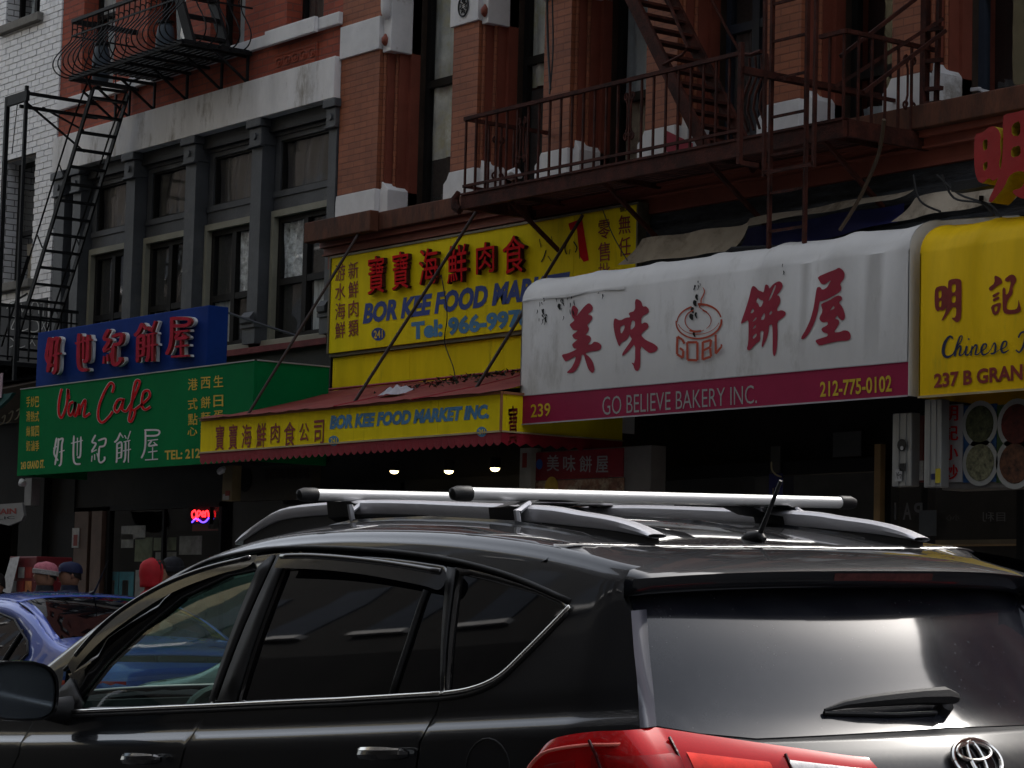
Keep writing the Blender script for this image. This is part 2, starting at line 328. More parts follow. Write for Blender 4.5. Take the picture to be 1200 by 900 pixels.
# ================================================================== window builder
def panes(parent, x0, x1, z0, z1, y, fm, cols, rows, fills, fw=.045, rail=None, room=None):
    """one window: frame (part) > pane, curtain (sub-parts). rows: z of meeting rails; fills[r][c] from the top row"""
    zs = [z0]+sorted(rows)+[z1]; xs = [x0+(x1-x0)*c for c in cols]
    f = MB(); d = .06
    f.box((x0-.03, y, z0), (x0+fw, y+d, z1)); f.box((x1-fw, y, z0), (x1+.03, y+d, z1)); f.box((x0+fw, y, z1-fw), (x1-fw, y+d, z1)); f.box((x0+fw, y, z0), (x1-fw, y+d, z0+fw))
    for x in xs[1:-1]: f.box((x-fw*.7, y-.008, z0+fw), (x+fw*.7, y+d-.008, z1-fw))
    for z in zs[1:-1]: f.box((x0+fw, y-.004, z-fw*.6), (x1-fw, y+d-.004, z+fw*.6))
    o = obj('window', f, fm, parent)
    nr = len(zs)-1
    for r in range(nr):
        for c in range(len(xs)-1):
            a, b = xs[c], xs[c+1]; lo, hi = zs[nr-1-r], zs[nr-r]
            g = MB(); g.add([(a, y+.03, lo), (b, y+.03, lo), (b, y+.03, hi), (a, y+.03, hi)], [(0, 1, 2, 3)]); obj('pane', g, M_glass, o)
            fl = fills[r][c]
            for fx in (fl if isinstance(fl, list) else [fl]):
                if not fx: continue
                m, t0, t1, u0, u1 = (fx, 0, 1, 0, 1) if not isinstance(fx, tuple) else fx
                n = 24; amp = .018 if m is not M_screen else 0; a2, b2 = a+(b-a)*u0, a+(b-a)*u1; l2, h2 = lo+(hi-lo)*t0, lo+(hi-lo)*t1
                ph = random.random()*6
                gg = MB(); gg.grid([[(a2+(b2-a2)*i/n, y+.055+amp*math.sin(ph+i*1.15+.6*math.sin(k*1.3))+amp*.5*math.sin(i*.37+k), l2+(h2-l2)*k/4) for k in range(5)] for i in range(n+1)])
                obj('curtain', gg, m, o, smooth=True)
    return o
# ================================================================== white glazed brick building, left
XJ1 = -26.29; XJ2 = -20.37
wb = thing('white_brick_building', 'tall building of white glazed brick at the left edge beside the red brick house', 'building', (-33, YW, .14))
win = []   # openings (x0,x1,z0,z1)
uw = (PX(8, 20, YW), PX(48, 12, YW), PZ(30, 23, YW), 9.0); lw = (PX(5, 260, YW), PX(40, 250, YW), PZ(34, 328, YW), PZ(25, 187, YW))
win = [uw, lw, (-30.6, -29.7, lw[2], lw[3]), (-30.6, -29.7, uw[2], uw[3])]
def wall_with_holes(name, x0, x1, z0, z1, holes, y, th, m, parent):
    mb = MB(); xs = sorted({x0, x1}|{h[0] for h in holes}|{h[1] for h in holes}); zs = sorted({z0, z1}|{h[2] for h in holes}|{h[3] for h in holes})
    for a, b in zip(xs, xs[1:]):
        run = None
        for lo, hi in zip(zs, zs[1:]):
            cx, cz = (a+b)/2, (lo+hi)/2; hole = any(h[0] < cx < h[1] and h[2] < cz < h[3] for h in holes)
            if not hole: run = (run[0], hi) if run else (lo, hi)
            if hole or hi == zs[-1]:
                if run: mb.box((a, y, run[0]), (b, y+th, run[1])); run = None
    return obj(name, mb, m, parent)
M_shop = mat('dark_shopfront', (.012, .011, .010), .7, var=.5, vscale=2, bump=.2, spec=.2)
wall_with_holes('wall', -60, XJ1, 3.6, 18, win, YW+.012, .4, M_wbf, wb)
BW, BH = .2045, .0725
me = mesh_of(MB().box((-.0965, 0, -.0322), (.0965, .03, .0322)), 'brick', M_wb); meh = mesh_of(MB().box((-.0455, 0, -.0322), (.0455, .03, .0322)), 'brick', M_wb)
wall_with_holes('mortar_bed', -28.7, XJ1, 3.62, 9.36, win, YW+.006, .004, M_mortar, wb)
rest = MB(); whole = []; row = 0; z = 3.64
while z < 9.3:
    c = 0
    while True:
        half = bool(row % 2) and c == 0
        x = XJ1-.004-(BW*.25 if half else BW*(c+.5) if row % 2 == 0 else BW*c)
        if x < -28.6: break
        hw = .0455 if half else .0965; a_, b_ = x-hw, x+hw; zc_ = z+.036; cut = False; drop = False
        for h in win:
            if h[2]-.02 < zc_ < h[3]+.02:
                if a_ >= h[0]-.002 and b_ <= h[1]+.002: drop = True
                elif a_ < h[0] < b_: b_ = h[0]; cut = True
                elif a_ < h[1] < b_: a_ = h[1]; cut = True
        if not drop and b_-a_ > .015:
            if cut: rest.box((a_, YW-.014, zc_-.0322), (b_, YW+.012, zc_+.0322))
            else: whole.append((x, zc_, half))
        c += 1
    z += BH; row += 1
whole.sort(key=lambda q: abs(q[1]-6.6)+abs(q[0]+27)*.5)
for i, (x, z, half) in enumerate(whole):
    y = YW-.014+random.uniform(-.0025, .0025)
    if i < 295: share('brick', meh if half else me, wb, (x, y, z))
    else: hw = .0455 if half else .0965; rest.box((x-hw, y, z-.0322), (x+hw, y+.026, z+.0322))
tag(obj('bricks', rest, M_wb, wb), kind='stuff')
for h in win[:2]:
    sb = MB().box((h[0]-.12, YW-.09, h[2]-.10), (h[1]+.10, YW+.15, h[2])); obj('sill', sb, mat('grey_stone_sill', (.20, .19, .17), .8, dirt=(.08, .08, .07)), wb, bevel=.01)
panes(wb, uw[0], uw[1], uw[2], uw[3], YW+.16, M_sash, [0, .5, 1], [], [[(M_curt, .2, 1, .5, .75), None]])
panes(wb, lw[0], lw[1], lw[2], lw[3], YW+.16, M_sash, [0, 1], [lw[2]+.42*(lw[3]-lw[2])], [[[(M_sheetb, .62, .9, .4, 1), (M_screen, 0, .6, 0, 1)]], [[(M_tarp, .05, .8, .3, 1)]]])
panes(wb, -30.6, -29.7, lw[2], lw[3], YW+.16, M_sash, [0, 1], [lw[2]+.5*(lw[3]-lw[2])], [[M_curt], [None]])
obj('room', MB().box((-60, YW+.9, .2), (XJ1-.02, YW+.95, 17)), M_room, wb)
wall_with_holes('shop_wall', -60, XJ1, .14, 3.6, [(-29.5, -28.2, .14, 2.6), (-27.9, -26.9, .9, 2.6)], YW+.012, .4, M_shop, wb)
obj('graffiti_ground', MB().box((-28.6, YW-.03, 3.55), (XJ1-.05, YW+.01, PZ(40, 352, YW))), mat('black_graffiti_paint', (.02, .02, .022), .6, var=.3), wb)
G = [[(0, 60), (20, 20), (60, 10), (80, 40), (60, 90)], [(100, 20), (110, 80), (140, 30), (150, 90)], [(170, 100), (180, 20), (215, 20), (225, 95)], [(175, 65), (222, 60)], [(235, 20), (290, 12)], [(262, 15), (255, 110)],
     [(10, 130), (60, 120), (30, 200), (90, 190)], [(110, 120), (100, 210), (150, 200)], [(170, 130), (165, 215), (220, 210), (215, 150), (168, 140)], [(240, 125), (275, 215)], [(290, 115), (245, 205)], [(0, 240), (60, 300), (20, 330)], [(90, 240), (80, 330), (130, 320)], [(150, 235), (200, 320)], [(205, 235), (150, 330)]]
strokes('graffiti_lettering', G, (8, 352), 6, YW-.032, M_whited, wb, width=7)

# ================================================================== red brick building
rb = thing('red_brick_building', 'red brick house with a white lintel band over grey iron framed windows', 'building', ((XJ1+XJ2)/2, YW, .14))
zt, zb = 6.77, 6.365
# upper windows
w4 = (PX(335, 15, YW), PX(378, 8, YW)); uws = []
for a, b in ((97, 134), (172, 216), (246, 286), (335, 378)):
    uws.append((PX(a, 50, YW), PX(b, 50, YW), 7.21, 9.2))
wall_with_holes('wall', XJ1+.004, XJ2, 6.75, 17, uws+[(u[0], u[1], 10.4, 12.4) for u in uws], YW, .4, M_redb, rb)
for u in uws: panes(rb, u[0], u[1], u[2], u[3], YW+.18, M_sash, [0, 1], [8.1], [[M_curt if u is uws[0] else M_sheetb], [[(M_sheetb, 0, 1, .25, 1)] if u is not uws[3] else (M_brown, 0, 1, 0, 1)]])
for u in uws: panes(rb, u[0], u[1], 10.4, 12.4, YW+.18, M_sash, [0, 1], [11.3], [[M_curt], [None]])
obj('sill_band', MB().box((XJ1+.02, YW-.05, 7.085), (XJ2-.0, YW+.02, 7.205)), M_wstone, rb, bevel=.008)
obj('sill', MB().box((PX(320, 40, YW), YW-.10, 7.06), (PX(378, 40, YW), YW-.052, 7.215)), M_wstone, rb, bevel=.008)
tc_ = obj('terracotta_panel', MB().box((PX(325, 62, YW), YW-.02, PZ(345, 80, YW)), (PX(373, 62, YW), YW+.01, PZ(345, 58, YW))), M_redb, rb)
x0, x1 = PX(325, 62, YW), PX(373, 62, YW); zc = (PZ(345, 80, YW)+PZ(345, 58, YW))/2
for i in range(5):
    cx = x0+(x1-x0)*(i+.5)/5; m = MB().tube([(cx+.055*math.cos(a*.5236), YW-.024, zc+.045*math.sin(a*.5236)) for a in range(13)], .007, 6).cyl((cx, YW-.03, zc), .02, .01, 10, 'Y').box((cx-.085, YW-.026, zc-.075), (cx+.085, YW-.02, zc-.065)).box((cx-.085, YW-.026, zc+.065), (cx+.085, YW-.02, zc+.075)); obj('rosette', m, M_redb, tc_, smooth=True)
obj('lintel_band', MB().box((XJ1+.01, YW-.07, zb), (XJ2-.01, YW+.3, zt)), M_wpaint, rb, bevel=.006)
rng = random.Random(3)
for i in range(26):    # peeled patches and rust stains that have a shape of their own
    x = rng.uniform(XJ1+1.2, XJ2-.1); z = zb+rng.choice([.0, .02, .16, .3])+rng.uniform(0, .08); r = rng.uniform(.012, .05)
    poly = [(x+r*rng.uniform(.5, 1.6)*math.cos(a), z+r*rng.uniform(.5, 1.3)*math.sin(a)*1.3) for a in [k*.7 for k in range(9)]]
    pass
# iron storefront level
zs_ = 4.11
obj('back_frame', MB().box((XJ1+.02, YW+.14, 3.62), (XJ2-.02, YW+.17, 4.12)).box((XJ1+.02, YW+.05, zb-.14), (XJ2-.02, YW+.18, zb)), M_irond, rb)
fw_y = YW+.13
cols = [(62, 78), (86, 95), (148, 158), (217, 229), (294, 306), (380, 398)]   # front faces at y~250..
def column(parent, xa, xb, mat_=M_iron, fancy=True):
    c = MB(); y0 = YW-.015
    c.box((xa, y0, 4.28), (xb, fw_y+.04, 6.10)); o = obj('column', c, mat_, parent)
    w = xb-xa
    obj('base', MB().box((xa-.02, y0-.03, 4.10), (xb+.02, fw_y+.04, 4.28)).box((xa-.035, y0-.05, 4.26), (xb+.035, y0+.03, 4.30)), mat_, o)
    cp = MB().box((xa-.015, y0-.03, 6.10), (xb+.015, fw_y+.04, 6.28)).box((xa-.04, y0-.06, 6.28), (xb+.04, fw_y+.03, 6.362)).box((xa-.022, y0-.045, 6.08), (xb+.022, y0+.01, 6.105))
    obj('capital', cp, mat_, o, bevel=.008)
    cx = (xa+xb)/2
    obj('rosette', MB().cyl((cx, y0-.028, 6.19), .035, -.02, 12, 'Y'), mat_, o)
    obj('bracket', MB().prism([(y0-.03, 4.28), (y0-.075, 4.31), (y0-.08, 4.36), (y0-.03, 4.42)], 'X', xa, xb), mat_, o)
    return o
cx = []
for i, (a, b) in enumerate(cols):
    xa, xb = PX(a, 260, YW), PX(b, 260, YW)
    if i == 5: xb = XJ2-.02; xa = PX(384, 250, YW)
    if i == 0: xa = XJ1+.03; xb = PX(76, 260, YW)
    cx.append((xa, xb)); column(rb, xa, xb)
# four bays: transom, window, sill
fills = [[[M_screen, M_screen], [M_curt, (M_curt, 0, 1, .4, 1)]], [[M_screen, M_screen], [M_curt, (M_curt, 0, 1, .55, 1)]], [[M_screen, M_lace], [M_curt, M_screen]], [[M_lace, M_screen], [M_screen, (M_curt, 0, 1, .15, 1)]]]
for i in range(4):
    xa = cx[i+1][1]+.02; xb = cx[i+2][0]-.01
    wz1 = 5.37; tz0, tz1 = 5.63, 6.14
    if i == 3: pass
    obj('transom_frame', MB().box((xa, fw_y, 5.44), (xb, fw_y+.05, tz0-.03)).box((xa, fw_y-.015, tz0-.06), (xb, fw_y+.05, tz0)).box((xa, fw_y, tz1), (xb, fw_y+.05, 6.24)).box((xa, fw_y-.02, tz1+.05), (xb, fw_y+.03, tz1+.09)).box((xa, fw_y, tz0), (xa+.1, fw_y+.05, tz1)).box((xb-.05, fw_y, tz0), (xb, fw_y+.05, tz1)), M_iron, rb)
    panes(rb, xa+.1, xb-.05, tz0, tz1, fw_y+.02, M_sash, [0, 1], [], [[M_brown]], fw=.02)
    obj('window_trim', MB().box((xa, fw_y-.03, wz1), (xb, fw_y+.06, wz1+.065)).box((xa, fw_y-.03, 4.12), (xa+.055, fw_y+.06, wz1)).box((xb-.03, fw_y-.03, 4.12), (xb, fw_y+.06, wz1)), M_beige, rb)
    panes(rb, xa+.055, xb-.03, 4.14, wz1, fw_y+.03, M_sash, [0, .47, 1], [4.14+(wz1-4.14)*(.47 if i == 3 else .42)], fills[i], fw=.055)
    obj('sill', MB().box((xa-.02, fw_y-.10, 4.06), (xb, fw_y+.08, 4.13)), M_beige, rb, bevel=.006)
    # painted and peeled decoration on the transom glass
obj('cornice_strip', MB().box((XJ1+.02, YW-.06, 4.0), (XJ2-.02, YW+.14, 4.06)), mat('faded_red_strip', (.16, .03, .03), .7, var=.4, vscale=5), rb)
obj('fascia', MB().box((XJ1+.02, YW, 3.1), (XJ2-.02, YW+.14, 4.0)), mat('dark_green_grey_fascia', (.045, .045, .038), .7, var=.4, vscale=2, bump=.3), rb)
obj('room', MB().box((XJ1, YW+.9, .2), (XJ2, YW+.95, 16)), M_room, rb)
# cafe shop front at street level
SY = YW+.1
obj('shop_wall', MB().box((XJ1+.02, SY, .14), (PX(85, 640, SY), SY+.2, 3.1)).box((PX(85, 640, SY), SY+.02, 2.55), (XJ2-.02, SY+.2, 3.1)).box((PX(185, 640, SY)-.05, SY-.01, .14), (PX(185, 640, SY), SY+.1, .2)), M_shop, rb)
M_pil = mat('brown_shop_pilaster', (.12, .07, .05), .6, var=.4, vscale=3)
for a, b in ((92, 108), (112, 124)): obj('shop_pilaster', MB().box((PX(a, 640, SY), SY-.06, .14), (PX(b, 640, SY), SY+.0, 2.5)), M_pil, rb)
sx0, sx1 = PX(126, 640, SY), PX(262, 600, SY)
obj('shop_window', MB().box((sx0, SY-.02, .5), (sx0+.06, SY+.04, 2.55)).box((sx1-.06, SY-.02, .5), (sx1, SY+.04, 2.55)).box((sx0, SY-.02, 2.5), (sx1, SY+.04, 2.56)).box((sx0, SY-.02, .14), (sx1, SY+.05, .55)).box(((sx0+sx1)/2-.02, SY-.01, .55), ((sx0+sx1)/2+.02, SY+.04, 2.5)), M_dark, rb)
obj('shop_glass', MB().add([(sx0, SY+.01, .55), (sx1, SY+.01, .55), (sx1, SY+.01, 2.5), (sx0, SY+.01, 2.5)], [(0, 1, 2, 3)]), M_glass, rb)
def posterset(parent, Y, items):
    for (a, b, c, d, m) in items:   # photo rectangle
        obj('poster', MB().box((PX(a, (c+d)/2, Y), Y, PZ((a+b)/2, d, Y)), (PX(b, (c+d)/2, Y), Y+.006, PZ((a+b)/2, c, Y))), m, parent)
M_pgrey = mat('grey_notice', (.34, .34, .32), .7, var=.4, vscale=8); M_pgrn = mat('green_notice', (.20, .24, .14), .7, var=.5, vscale=6); M_pteal = mat('teal_poster', (.03, .26, .34), .6, var=.4, vscale=5); M_pred = mat('red_poster', (.34, .04, .03), .6, var=.3, vscale=5); M_pwh = mat('white_notice', (.42, .42, .42), .6, var=.3, vscale=20); M_pcard = mat('orange_brown_poster', (.42, .16, .06), .6, var=.6, vscale=12)
posterset(rb, SY+.05, [(142, 170, 616, 632, M_pwh), (142, 156, 626, 642, M_pgrey), (158, 178, 630, 658, M_pgrn), (180, 206, 630, 645, M_pgrn), (182, 206, 647, 660, M_pgrey), (210, 236, 628, 650, M_pgrey), (125, 138, 670, 715, M_pteal), (139, 156, 670, 715, M_pteal), (127, 134, 680, 700, M_pcard), (143, 150, 680, 705, M_pcard), (158, 176, 668, 716, M_pwh), (226, 260, 578, 622, M_pred), (244, 258, 600, 620, M_pgrey), (207, 224, 585, 600, M_dark)])
obj('notice', MB().box((PX(91, 630, SY), SY-.07, PZ(95, 642, SY)), (PX(99, 630, SY), SY-.061, PZ(95, 619, SY))), M_pwh, rb)
obj('notice_print', MB().box((PX(93, 632, SY), SY-.073, PZ(95, 640, SY)), (PX(97.5, 632, SY), SY-.0705, PZ(95, 627, SY))), M_redd, rb)
obj('door', MB().box((PX(52, 640, SY), SY-.02, .16), (PX(88, 640, SY), SY+.03, 2.5)), M_dark, rb)

# ================================================================== orange brick building
ob = thing('orange_brick_building', 'orange painted brick tenement with white pier bases over the food market and bakery', 'building', (-14, YW, .14))
XE = -8.6
piers = [(400, 443), (529, 558.5), (637, 668), (757, 793), (897, 938), (1045, 1085)]   # front face edges near y=120 (they stand in the plane YW)
wy = YW+.40
pe = []
for i, (a, b) in enumerate(piers):
    ym = 140 if i < 2 else 100
    xa, xb = PX(a, ym, YW), PX(b, ym, YW)
    if i == 0: xa = XJ2
    pe.append((xa, xb))
for i, (xa, xb) in enumerate(pe+[(-10.6, -10.1)]):
    b = MB().box((xa, YW, 5.11), (xb, YW+.6, 17)); obj('pier', b, M_orb, ob)
    jm = MB(); w_ = .09 if i else .16      # stepped reveal mouldings on both sides
    for k in range(3):
        d0 = .10+.1*k; e = .035*(k+1) if i else .05*(k+1)
        jm.box((xb+e-.035 if i else xb+e-.05, YW+d0-.04, 5.11), (xb+e, YW+.6, 17))
        if i: jm.box((xa-e, YW+d0-.04, 5.11), (xa-e+.035, YW+.6, 17))
    obj('pier_moulding', jm, M_redmould, ob)
    tn = MB()
    for k in (0, 1): tn.tube([(xb+(.022 if not i else .016)+k*(.05 if not i else .035), YW+.05+k*.1, 5.42), (xb+(.022 if not i else .016)+k*(.05 if not i else .035), YW+.05+k*.1, 6.7)], .016, 8)
    obj('pier_bead', tn, M_orb, ob, smooth=True)
    # white base with a flared foot
    zt_, ex = 5.41, (.04 if i else .0); jx = xb+(.15 if i == 0 else .105)
    f = .035
    prof = [(xa-ex-(f if i else 0), 5.112), (xb+.01, 5.112), (xb+.01, zt_), (xa+.01, zt_), (xa-ex*.6, zt_-.06), (xa-ex-(f if i else 0), zt_-.10)]
    obj('pier_base', MB().prism(prof, 'Y', YW-.02, YW+.3), M_wstone, ob, bevel=.006)
    obj('pier_base', MB().box((xb+.011, YW+.03, 5.112), (jx, YW+.42, zt_-.02)).prism([(xb+.011, zt_-.02), (jx, zt_-.02), (xb+.03, zt_+.07)], 'Y', YW+.04, YW+.42), M_wstone, ob, bevel=.006)
    # white band higher up
    z0b, z1b = 6.735, (7.05 if i == 0 else 7.4)
    obj('pier_band', MB().box((xa-(.03 if i else .0), YW-.025, z0b), (xb+.012, YW+.1, z1b)), M_wstone, ob, bevel=.006)
    obj('pier_band', MB().box((xb+.013, YW+.02, 6.70), (jx, YW+.4, 7.9)), M_wstone, ob, bevel=.006)
    obj('finial', MB().tube([(xb+.065, YW+.01, z) for z in (6.755, 6.77, 6.79, 6.83, 6.85, 6.87)], [.006, .022, .034, .036, .02, .008], 8), M_redmould, ob, smooth=True)
    if i == 0:
        obj('colonnette', MB().tube([(xb+.09, YW-.005, z) for z in (7.0, 7.03, 7.07, 7.12, 7.5)], [.012, .035, .05, .055, .055], 10).box((xb+.02, YW-.03, 7.2), (xb+.16, YW+.02, 7.5)), M_wstone, ob, smooth=True)
    if i > 0:
        mx_, mz_ = (xa+xb)/2-.01, 6.895
        md = MB().tube([(mx_+.072*math.cos(t*math.pi/12), YW-.035, mz_+.094*math.sin(t*math.pi/12)) for t in range(25)], .008, 6)
        for t in range(8): md.tube([(mx_+.02*math.cos(t*math.pi/4), YW-.033, mz_+.024*math.sin(t*math.pi/4)), (mx_+.055*math.cos(t*math.pi/4+.3), YW-.033, mz_+.07*math.sin(t*math.pi/4+.3)), (mx_+.035*math.cos(t*math.pi/4+.6), YW-.033, mz_+.045*math.sin(t*math.pi/4+.6))], .006, 5)
        obj('medallion', md, mat('dark_medallion_iron', (.02, .02, .02), .6), ob, smooth=True)
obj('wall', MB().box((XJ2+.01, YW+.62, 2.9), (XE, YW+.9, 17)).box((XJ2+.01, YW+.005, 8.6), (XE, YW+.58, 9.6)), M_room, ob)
allp = pe+[(-10.6, -10.1)]
# windows between piers; fills tell what hangs behind the glass
wspec = [([6.42], [[[M_sheet]], [[(M_sheet, .45, 1, 0, 1), (M_screen, 0, .45, 0, 1)]]], M_sash),
         ([6.40], [[[M_sheet]], [[(M_sheet, .82, 1, 0, 1), (M_screen, 0, .8, 0, 1)]]], M_sash),
         ([5.86], [[[M_sheetb]], [[(M_tarp, 0, 1, .05, 1)]]], M_sash),
         ([6.22], [[[M_screen]], [[(M_brown, 0, 1, 0, 1)]]], M_sashg),
         ([5.62], [[None], [[(M_sheetb, .1, .5, .1, 1)]]], M_sash),
         ([6.02], [[[(M_brown, .0, .8, .5, 1)]], [None]], M_sashg)]
for i in range(6):
    xa = allp[i][1]+(.155 if i == 0 else .11); xb = allp[i+1][0]-.08
    rz, fl, fm = wspec[i]
    panes(ob, xa, xb, 5.12, 8.6, YW+.42, fm, [0, 1] if i < 3 or i == 4 else [0, .42, 1], rz, [[r[0]]*(1 if i < 3 or i == 4 else 2) for r in fl], fw=.06)
    obj('window_jamb', MB().box((xa-.06, YW+.36, 5.115), (xa, YW+.5, 8.6)), mat('dark_brown_jamb', (.05, .035, .025), .7, var=.5), ob)
# ledge and mouldings
lx0 = XJ2+.03
obj('ledge', MB().box((lx0, YW-.26, 4.94), (XE, YW+.6, 5.11)), M_ledge, ob, bevel=.01)
obj('ledge', MB().box((lx0-.03, YW-.36, 4.925), (PX(440, 260, YW-.3), YW-.262, 5.118)), M_ledge, ob, bevel=.01)
mo = MB()
for k, (d, z0_, z1_) in enumerate(((.20, 4.89, 4.938), (.15, 4.83, 4.888), (.17, 4.815, 4.83), (.10, 4.70, 4.813))): mo.box((lx0, YW-d, z0_), (XE, YW+.3, z1_))
obj('ledge_moulding', mo, M_redmould, ob)
# old grey timber cornice above the bakery
gx0 = PX(747, 260, YW)
cn = MB()
for d, z0_, z1_ in ((.06, 4.56, 4.698), (.12, 4.44, 4.558), (.04, 4.30, 4.438), (.16, 4.24, 4.298), (.02, 3.2, 4.238)): cn.box((gx0, YW-d, z0_), (XE, YW+.2, z1_))
obj('old_cornice', cn, M_woodg, ob)
obj('backing_wall', MB().box((XJ2+.02, YW+.0, 3.2), (gx0-.002, YW+.2, 4.698)), M_dark, ob)
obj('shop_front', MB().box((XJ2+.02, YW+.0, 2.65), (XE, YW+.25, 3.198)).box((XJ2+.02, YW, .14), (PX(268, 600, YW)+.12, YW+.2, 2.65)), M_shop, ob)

# ---- building further right, low: lets the sky light reach the street
lo = thing('low_shop_building', 'low two storey shop building at the right beyond the yellow awning', 'building', (0, YW, .14))
obj('wall', MB().box((XE+.01, YW, .14), (34, YW+8, 8.6)), M_redb, lo)
obj('cornice', MB().box((XE+.01, YW-.3, 8.6), (34, YW+.1, 8.95)), M_wstone, lo)
for i in range(12): obj('window', MB().box((-7.6+3.2*i, YW-.03, 3.9), (-6.2+3.2*i, YW-.005, 5.6)), M_sash, lo)
# ---- the side of the street behind the camera, seen only in reflections
opp = [(-62, -37, 15, mat('dull_brown_brick', (.06, .05, .045), .85, var=.2)), (-37, -25, 19, mat('buff_brick', (.30, .26, .16), .8, var=.2)), (-25, -9, 25, mat('dull_grey_brick', (.035, .034, .033), .85, var=.2)), (-9, 2, 23, mat('grey_render', (.05, .05, .05), .8, var=.2)), (2, 26, 23, mat('dull_brown_brick', (.06, .05, .045), .85, var=.2))]
lab = ['brown brick tenement across the street beyond the buff one', 'buff yellow brick tenement across the street with a fire escape', 'grey brown brick tenement across the street', 'grey rendered house across the street behind the camera', 'brown brick tenement across the street at the right']
for (a, b, h, m), l in zip(opp, lab):
    t = thing('tenement_building', l, 'building', ((a+b)/2, -3.4, .14), 'buildings across the street')
    obj('wall', MB().box((a, -12, .14), (b-.01, -3.4, h)), m, t); obj('cornice', MB().box((a, -3.9, h), (b-.01, -3.3, h+.5)), M_wstone, t); obj('shopfront', MB().box((a+.02, -3.38, .14), (b-.03, -3.2, 5.6)), M_shop, t)  # unseen dark ground-floor band added to darken reflections in the far shop glass
    n = int((b-a)/2.2); wm = mesh_of(MB().box((-.5, 0, 0), (.5, .04, 1.7)), 'window', M_sashg); sm = mesh_of(MB().box((-.6, 0, -.12), (.6, .12, 0)), 'sill', M_wstone)
    for i in range(n):
        for k in range(int((h-6)/3)):
            x = a+(b-a)*(i+.5)/n; share('window', wm, t, (x, -3.4, 6.4+3*k)); share('sill', sm, t, (x, -3.4, 6.4+3*k))
# ================================================================== blue box sign with raised red letters
def q4(x0, x1, yb0, yb1, yt0, yt1): return [(x0, yb0), (x1, yb1), (x0, yt0), (x1, yt1)]
bx0, bx1, bz0, bz1 = PX(43, 420, 12.0), PX(243, 395, 12.0), 3.71, 4.305
bs = thing('blue_sign', 'deep blue box sign with raised red and white characters above the green cafe sign', 'sign', ((bx0+bx1)/2, 12.1, bz0))
obj('box', MB().box((bx0, 12.0, bz0), (bx1, 12.22, bz1)), M_blue, bs, bevel=.008)
H5 = {  # characters as brush strokes in points of the enlarged green sign (origin 20,430 scale 5)
 '好': [[(232, 415), (222, 470), (218, 510), (240, 550)], [(213, 478), (240, 462)], [(243, 418), (238, 480), (222, 575)], [(240, 430), (268, 420), (262, 460), (258, 560), (244, 580)], [(246, 500), (278, 488)]],
 '世': [[(316, 448), (386, 430)], [(333, 402), (330, 520), (340, 565), (372, 568)], [(354, 415), (352, 520)], [(374, 408), (370, 520), (352, 528)]],
 '紀': [[(460, 398), (440, 440), (462, 450), (436, 495)], [(436, 500), (466, 485)], [(440, 520), (436, 555)], [(454, 512), (455, 545)], [(468, 505), (474, 530)], [(475, 432), (518, 420), (512, 460), (480, 468)], [(482, 470), (478, 540), (490, 560), (512, 545), (512, 525)]],
 '餅': [[(606, 385), (588, 425), (570, 442)], [(606, 392), (622, 415)], [(586, 445), (584, 545), (578, 558)], [(586, 452), (612, 445), (610, 535)], [(586, 478), (610, 472)], [(586, 505), (610, 500)], [(584, 538), (612, 530)], [(630, 400), (640, 420)], [(665, 375), (648, 425)], [(624, 440), (664, 430)], [(620, 492), (668, 482)], [(636, 440), (634, 530), (624, 560)], [(654, 435), (652, 560)]],
 '屋': [[(745, 370), (828, 372), (822, 400), (752, 404)], [(752, 372), (752, 450), (744, 500), (728, 535)], [(765, 432), (826, 425)], [(790, 430), (772, 462), (822, 455)], [(800, 440), (822, 462)], [(768, 500), (822, 492)], [(794, 470), (794, 545)], [(750, 545), (826, 540)]]}
gx = {'好': (246, 500), '世': (352, 485), '紀': (478, 480), '餅': (620, 468), '屋': (784, 455)}
tgt = {'好': (61.5, 414), '世': (97, 409), '紀': (131.5, 404), '餅': (170, 397), '屋': (209, 392)}   # centres on the blue sign, photo px
for ch in '好世紀餅屋':
    cxx, cyy = gx[ch]; tx, ty = tgt[ch]; s = 5/1.28; ty += 0
    pts = [[(p[0]-cxx, (p[1]-cyy)) for p in st] for st in H5[ch]]
    strokes('character', pts, (tx+4.5, ty+3), s, 11.965, M_white, bs, width=17, depth=.03, dy=.0004)
    strokes('character', pts, (tx, ty+3), s, 11.90, mat('faded_red_letter', (.44, .022, .045), .7, var=.3, vscale=9, bump=0, spec=.05), bs, width=15, depth=.03, side=M_redd, dy=.0004)
# ================================================================== green cafe awning
gx0_, gx1_ = -24.50, -19.79
ga = thing('green_cafe_awning', 'green box awning lettered with a red cafe name and white Chinese characters', 'awning', ((gx0_+gx1_)/2, 12.4, 2.80))
obj('front', MB().box((gx0_, 11.90, 2.80), (gx1_, 11.93, 3.705)), M_green, ga)
obj('side', MB().box((gx1_-.03, 11.932, 2.80), (gx1_, 12.70, 3.705)), M_green, ga); obj('side', MB().box((gx0_, 11.932, 2.80), (gx0_+.03, 12.70, 3.705)), M_green, ga)
obj('top', MB().box((gx0_+.03, 11.932, 3.68), (gx1_-.031, 12.70, 3.70)), M_green, ga)
obj('rim', MB().bar((gx1_+.004, 11.93, 3.712), (gx1_+.004, 12.70, 3.712), .02, .012).bar((gx0_, 11.896, 3.71), (gx1_, 11.896, 3.71), .008, .01), M_whited, ga)
YG = 11.8985
for ch in '好世紀餅屋': strokes('character', H5[ch], (20, 430), 5, YG, M_white, ga, width=10.5)
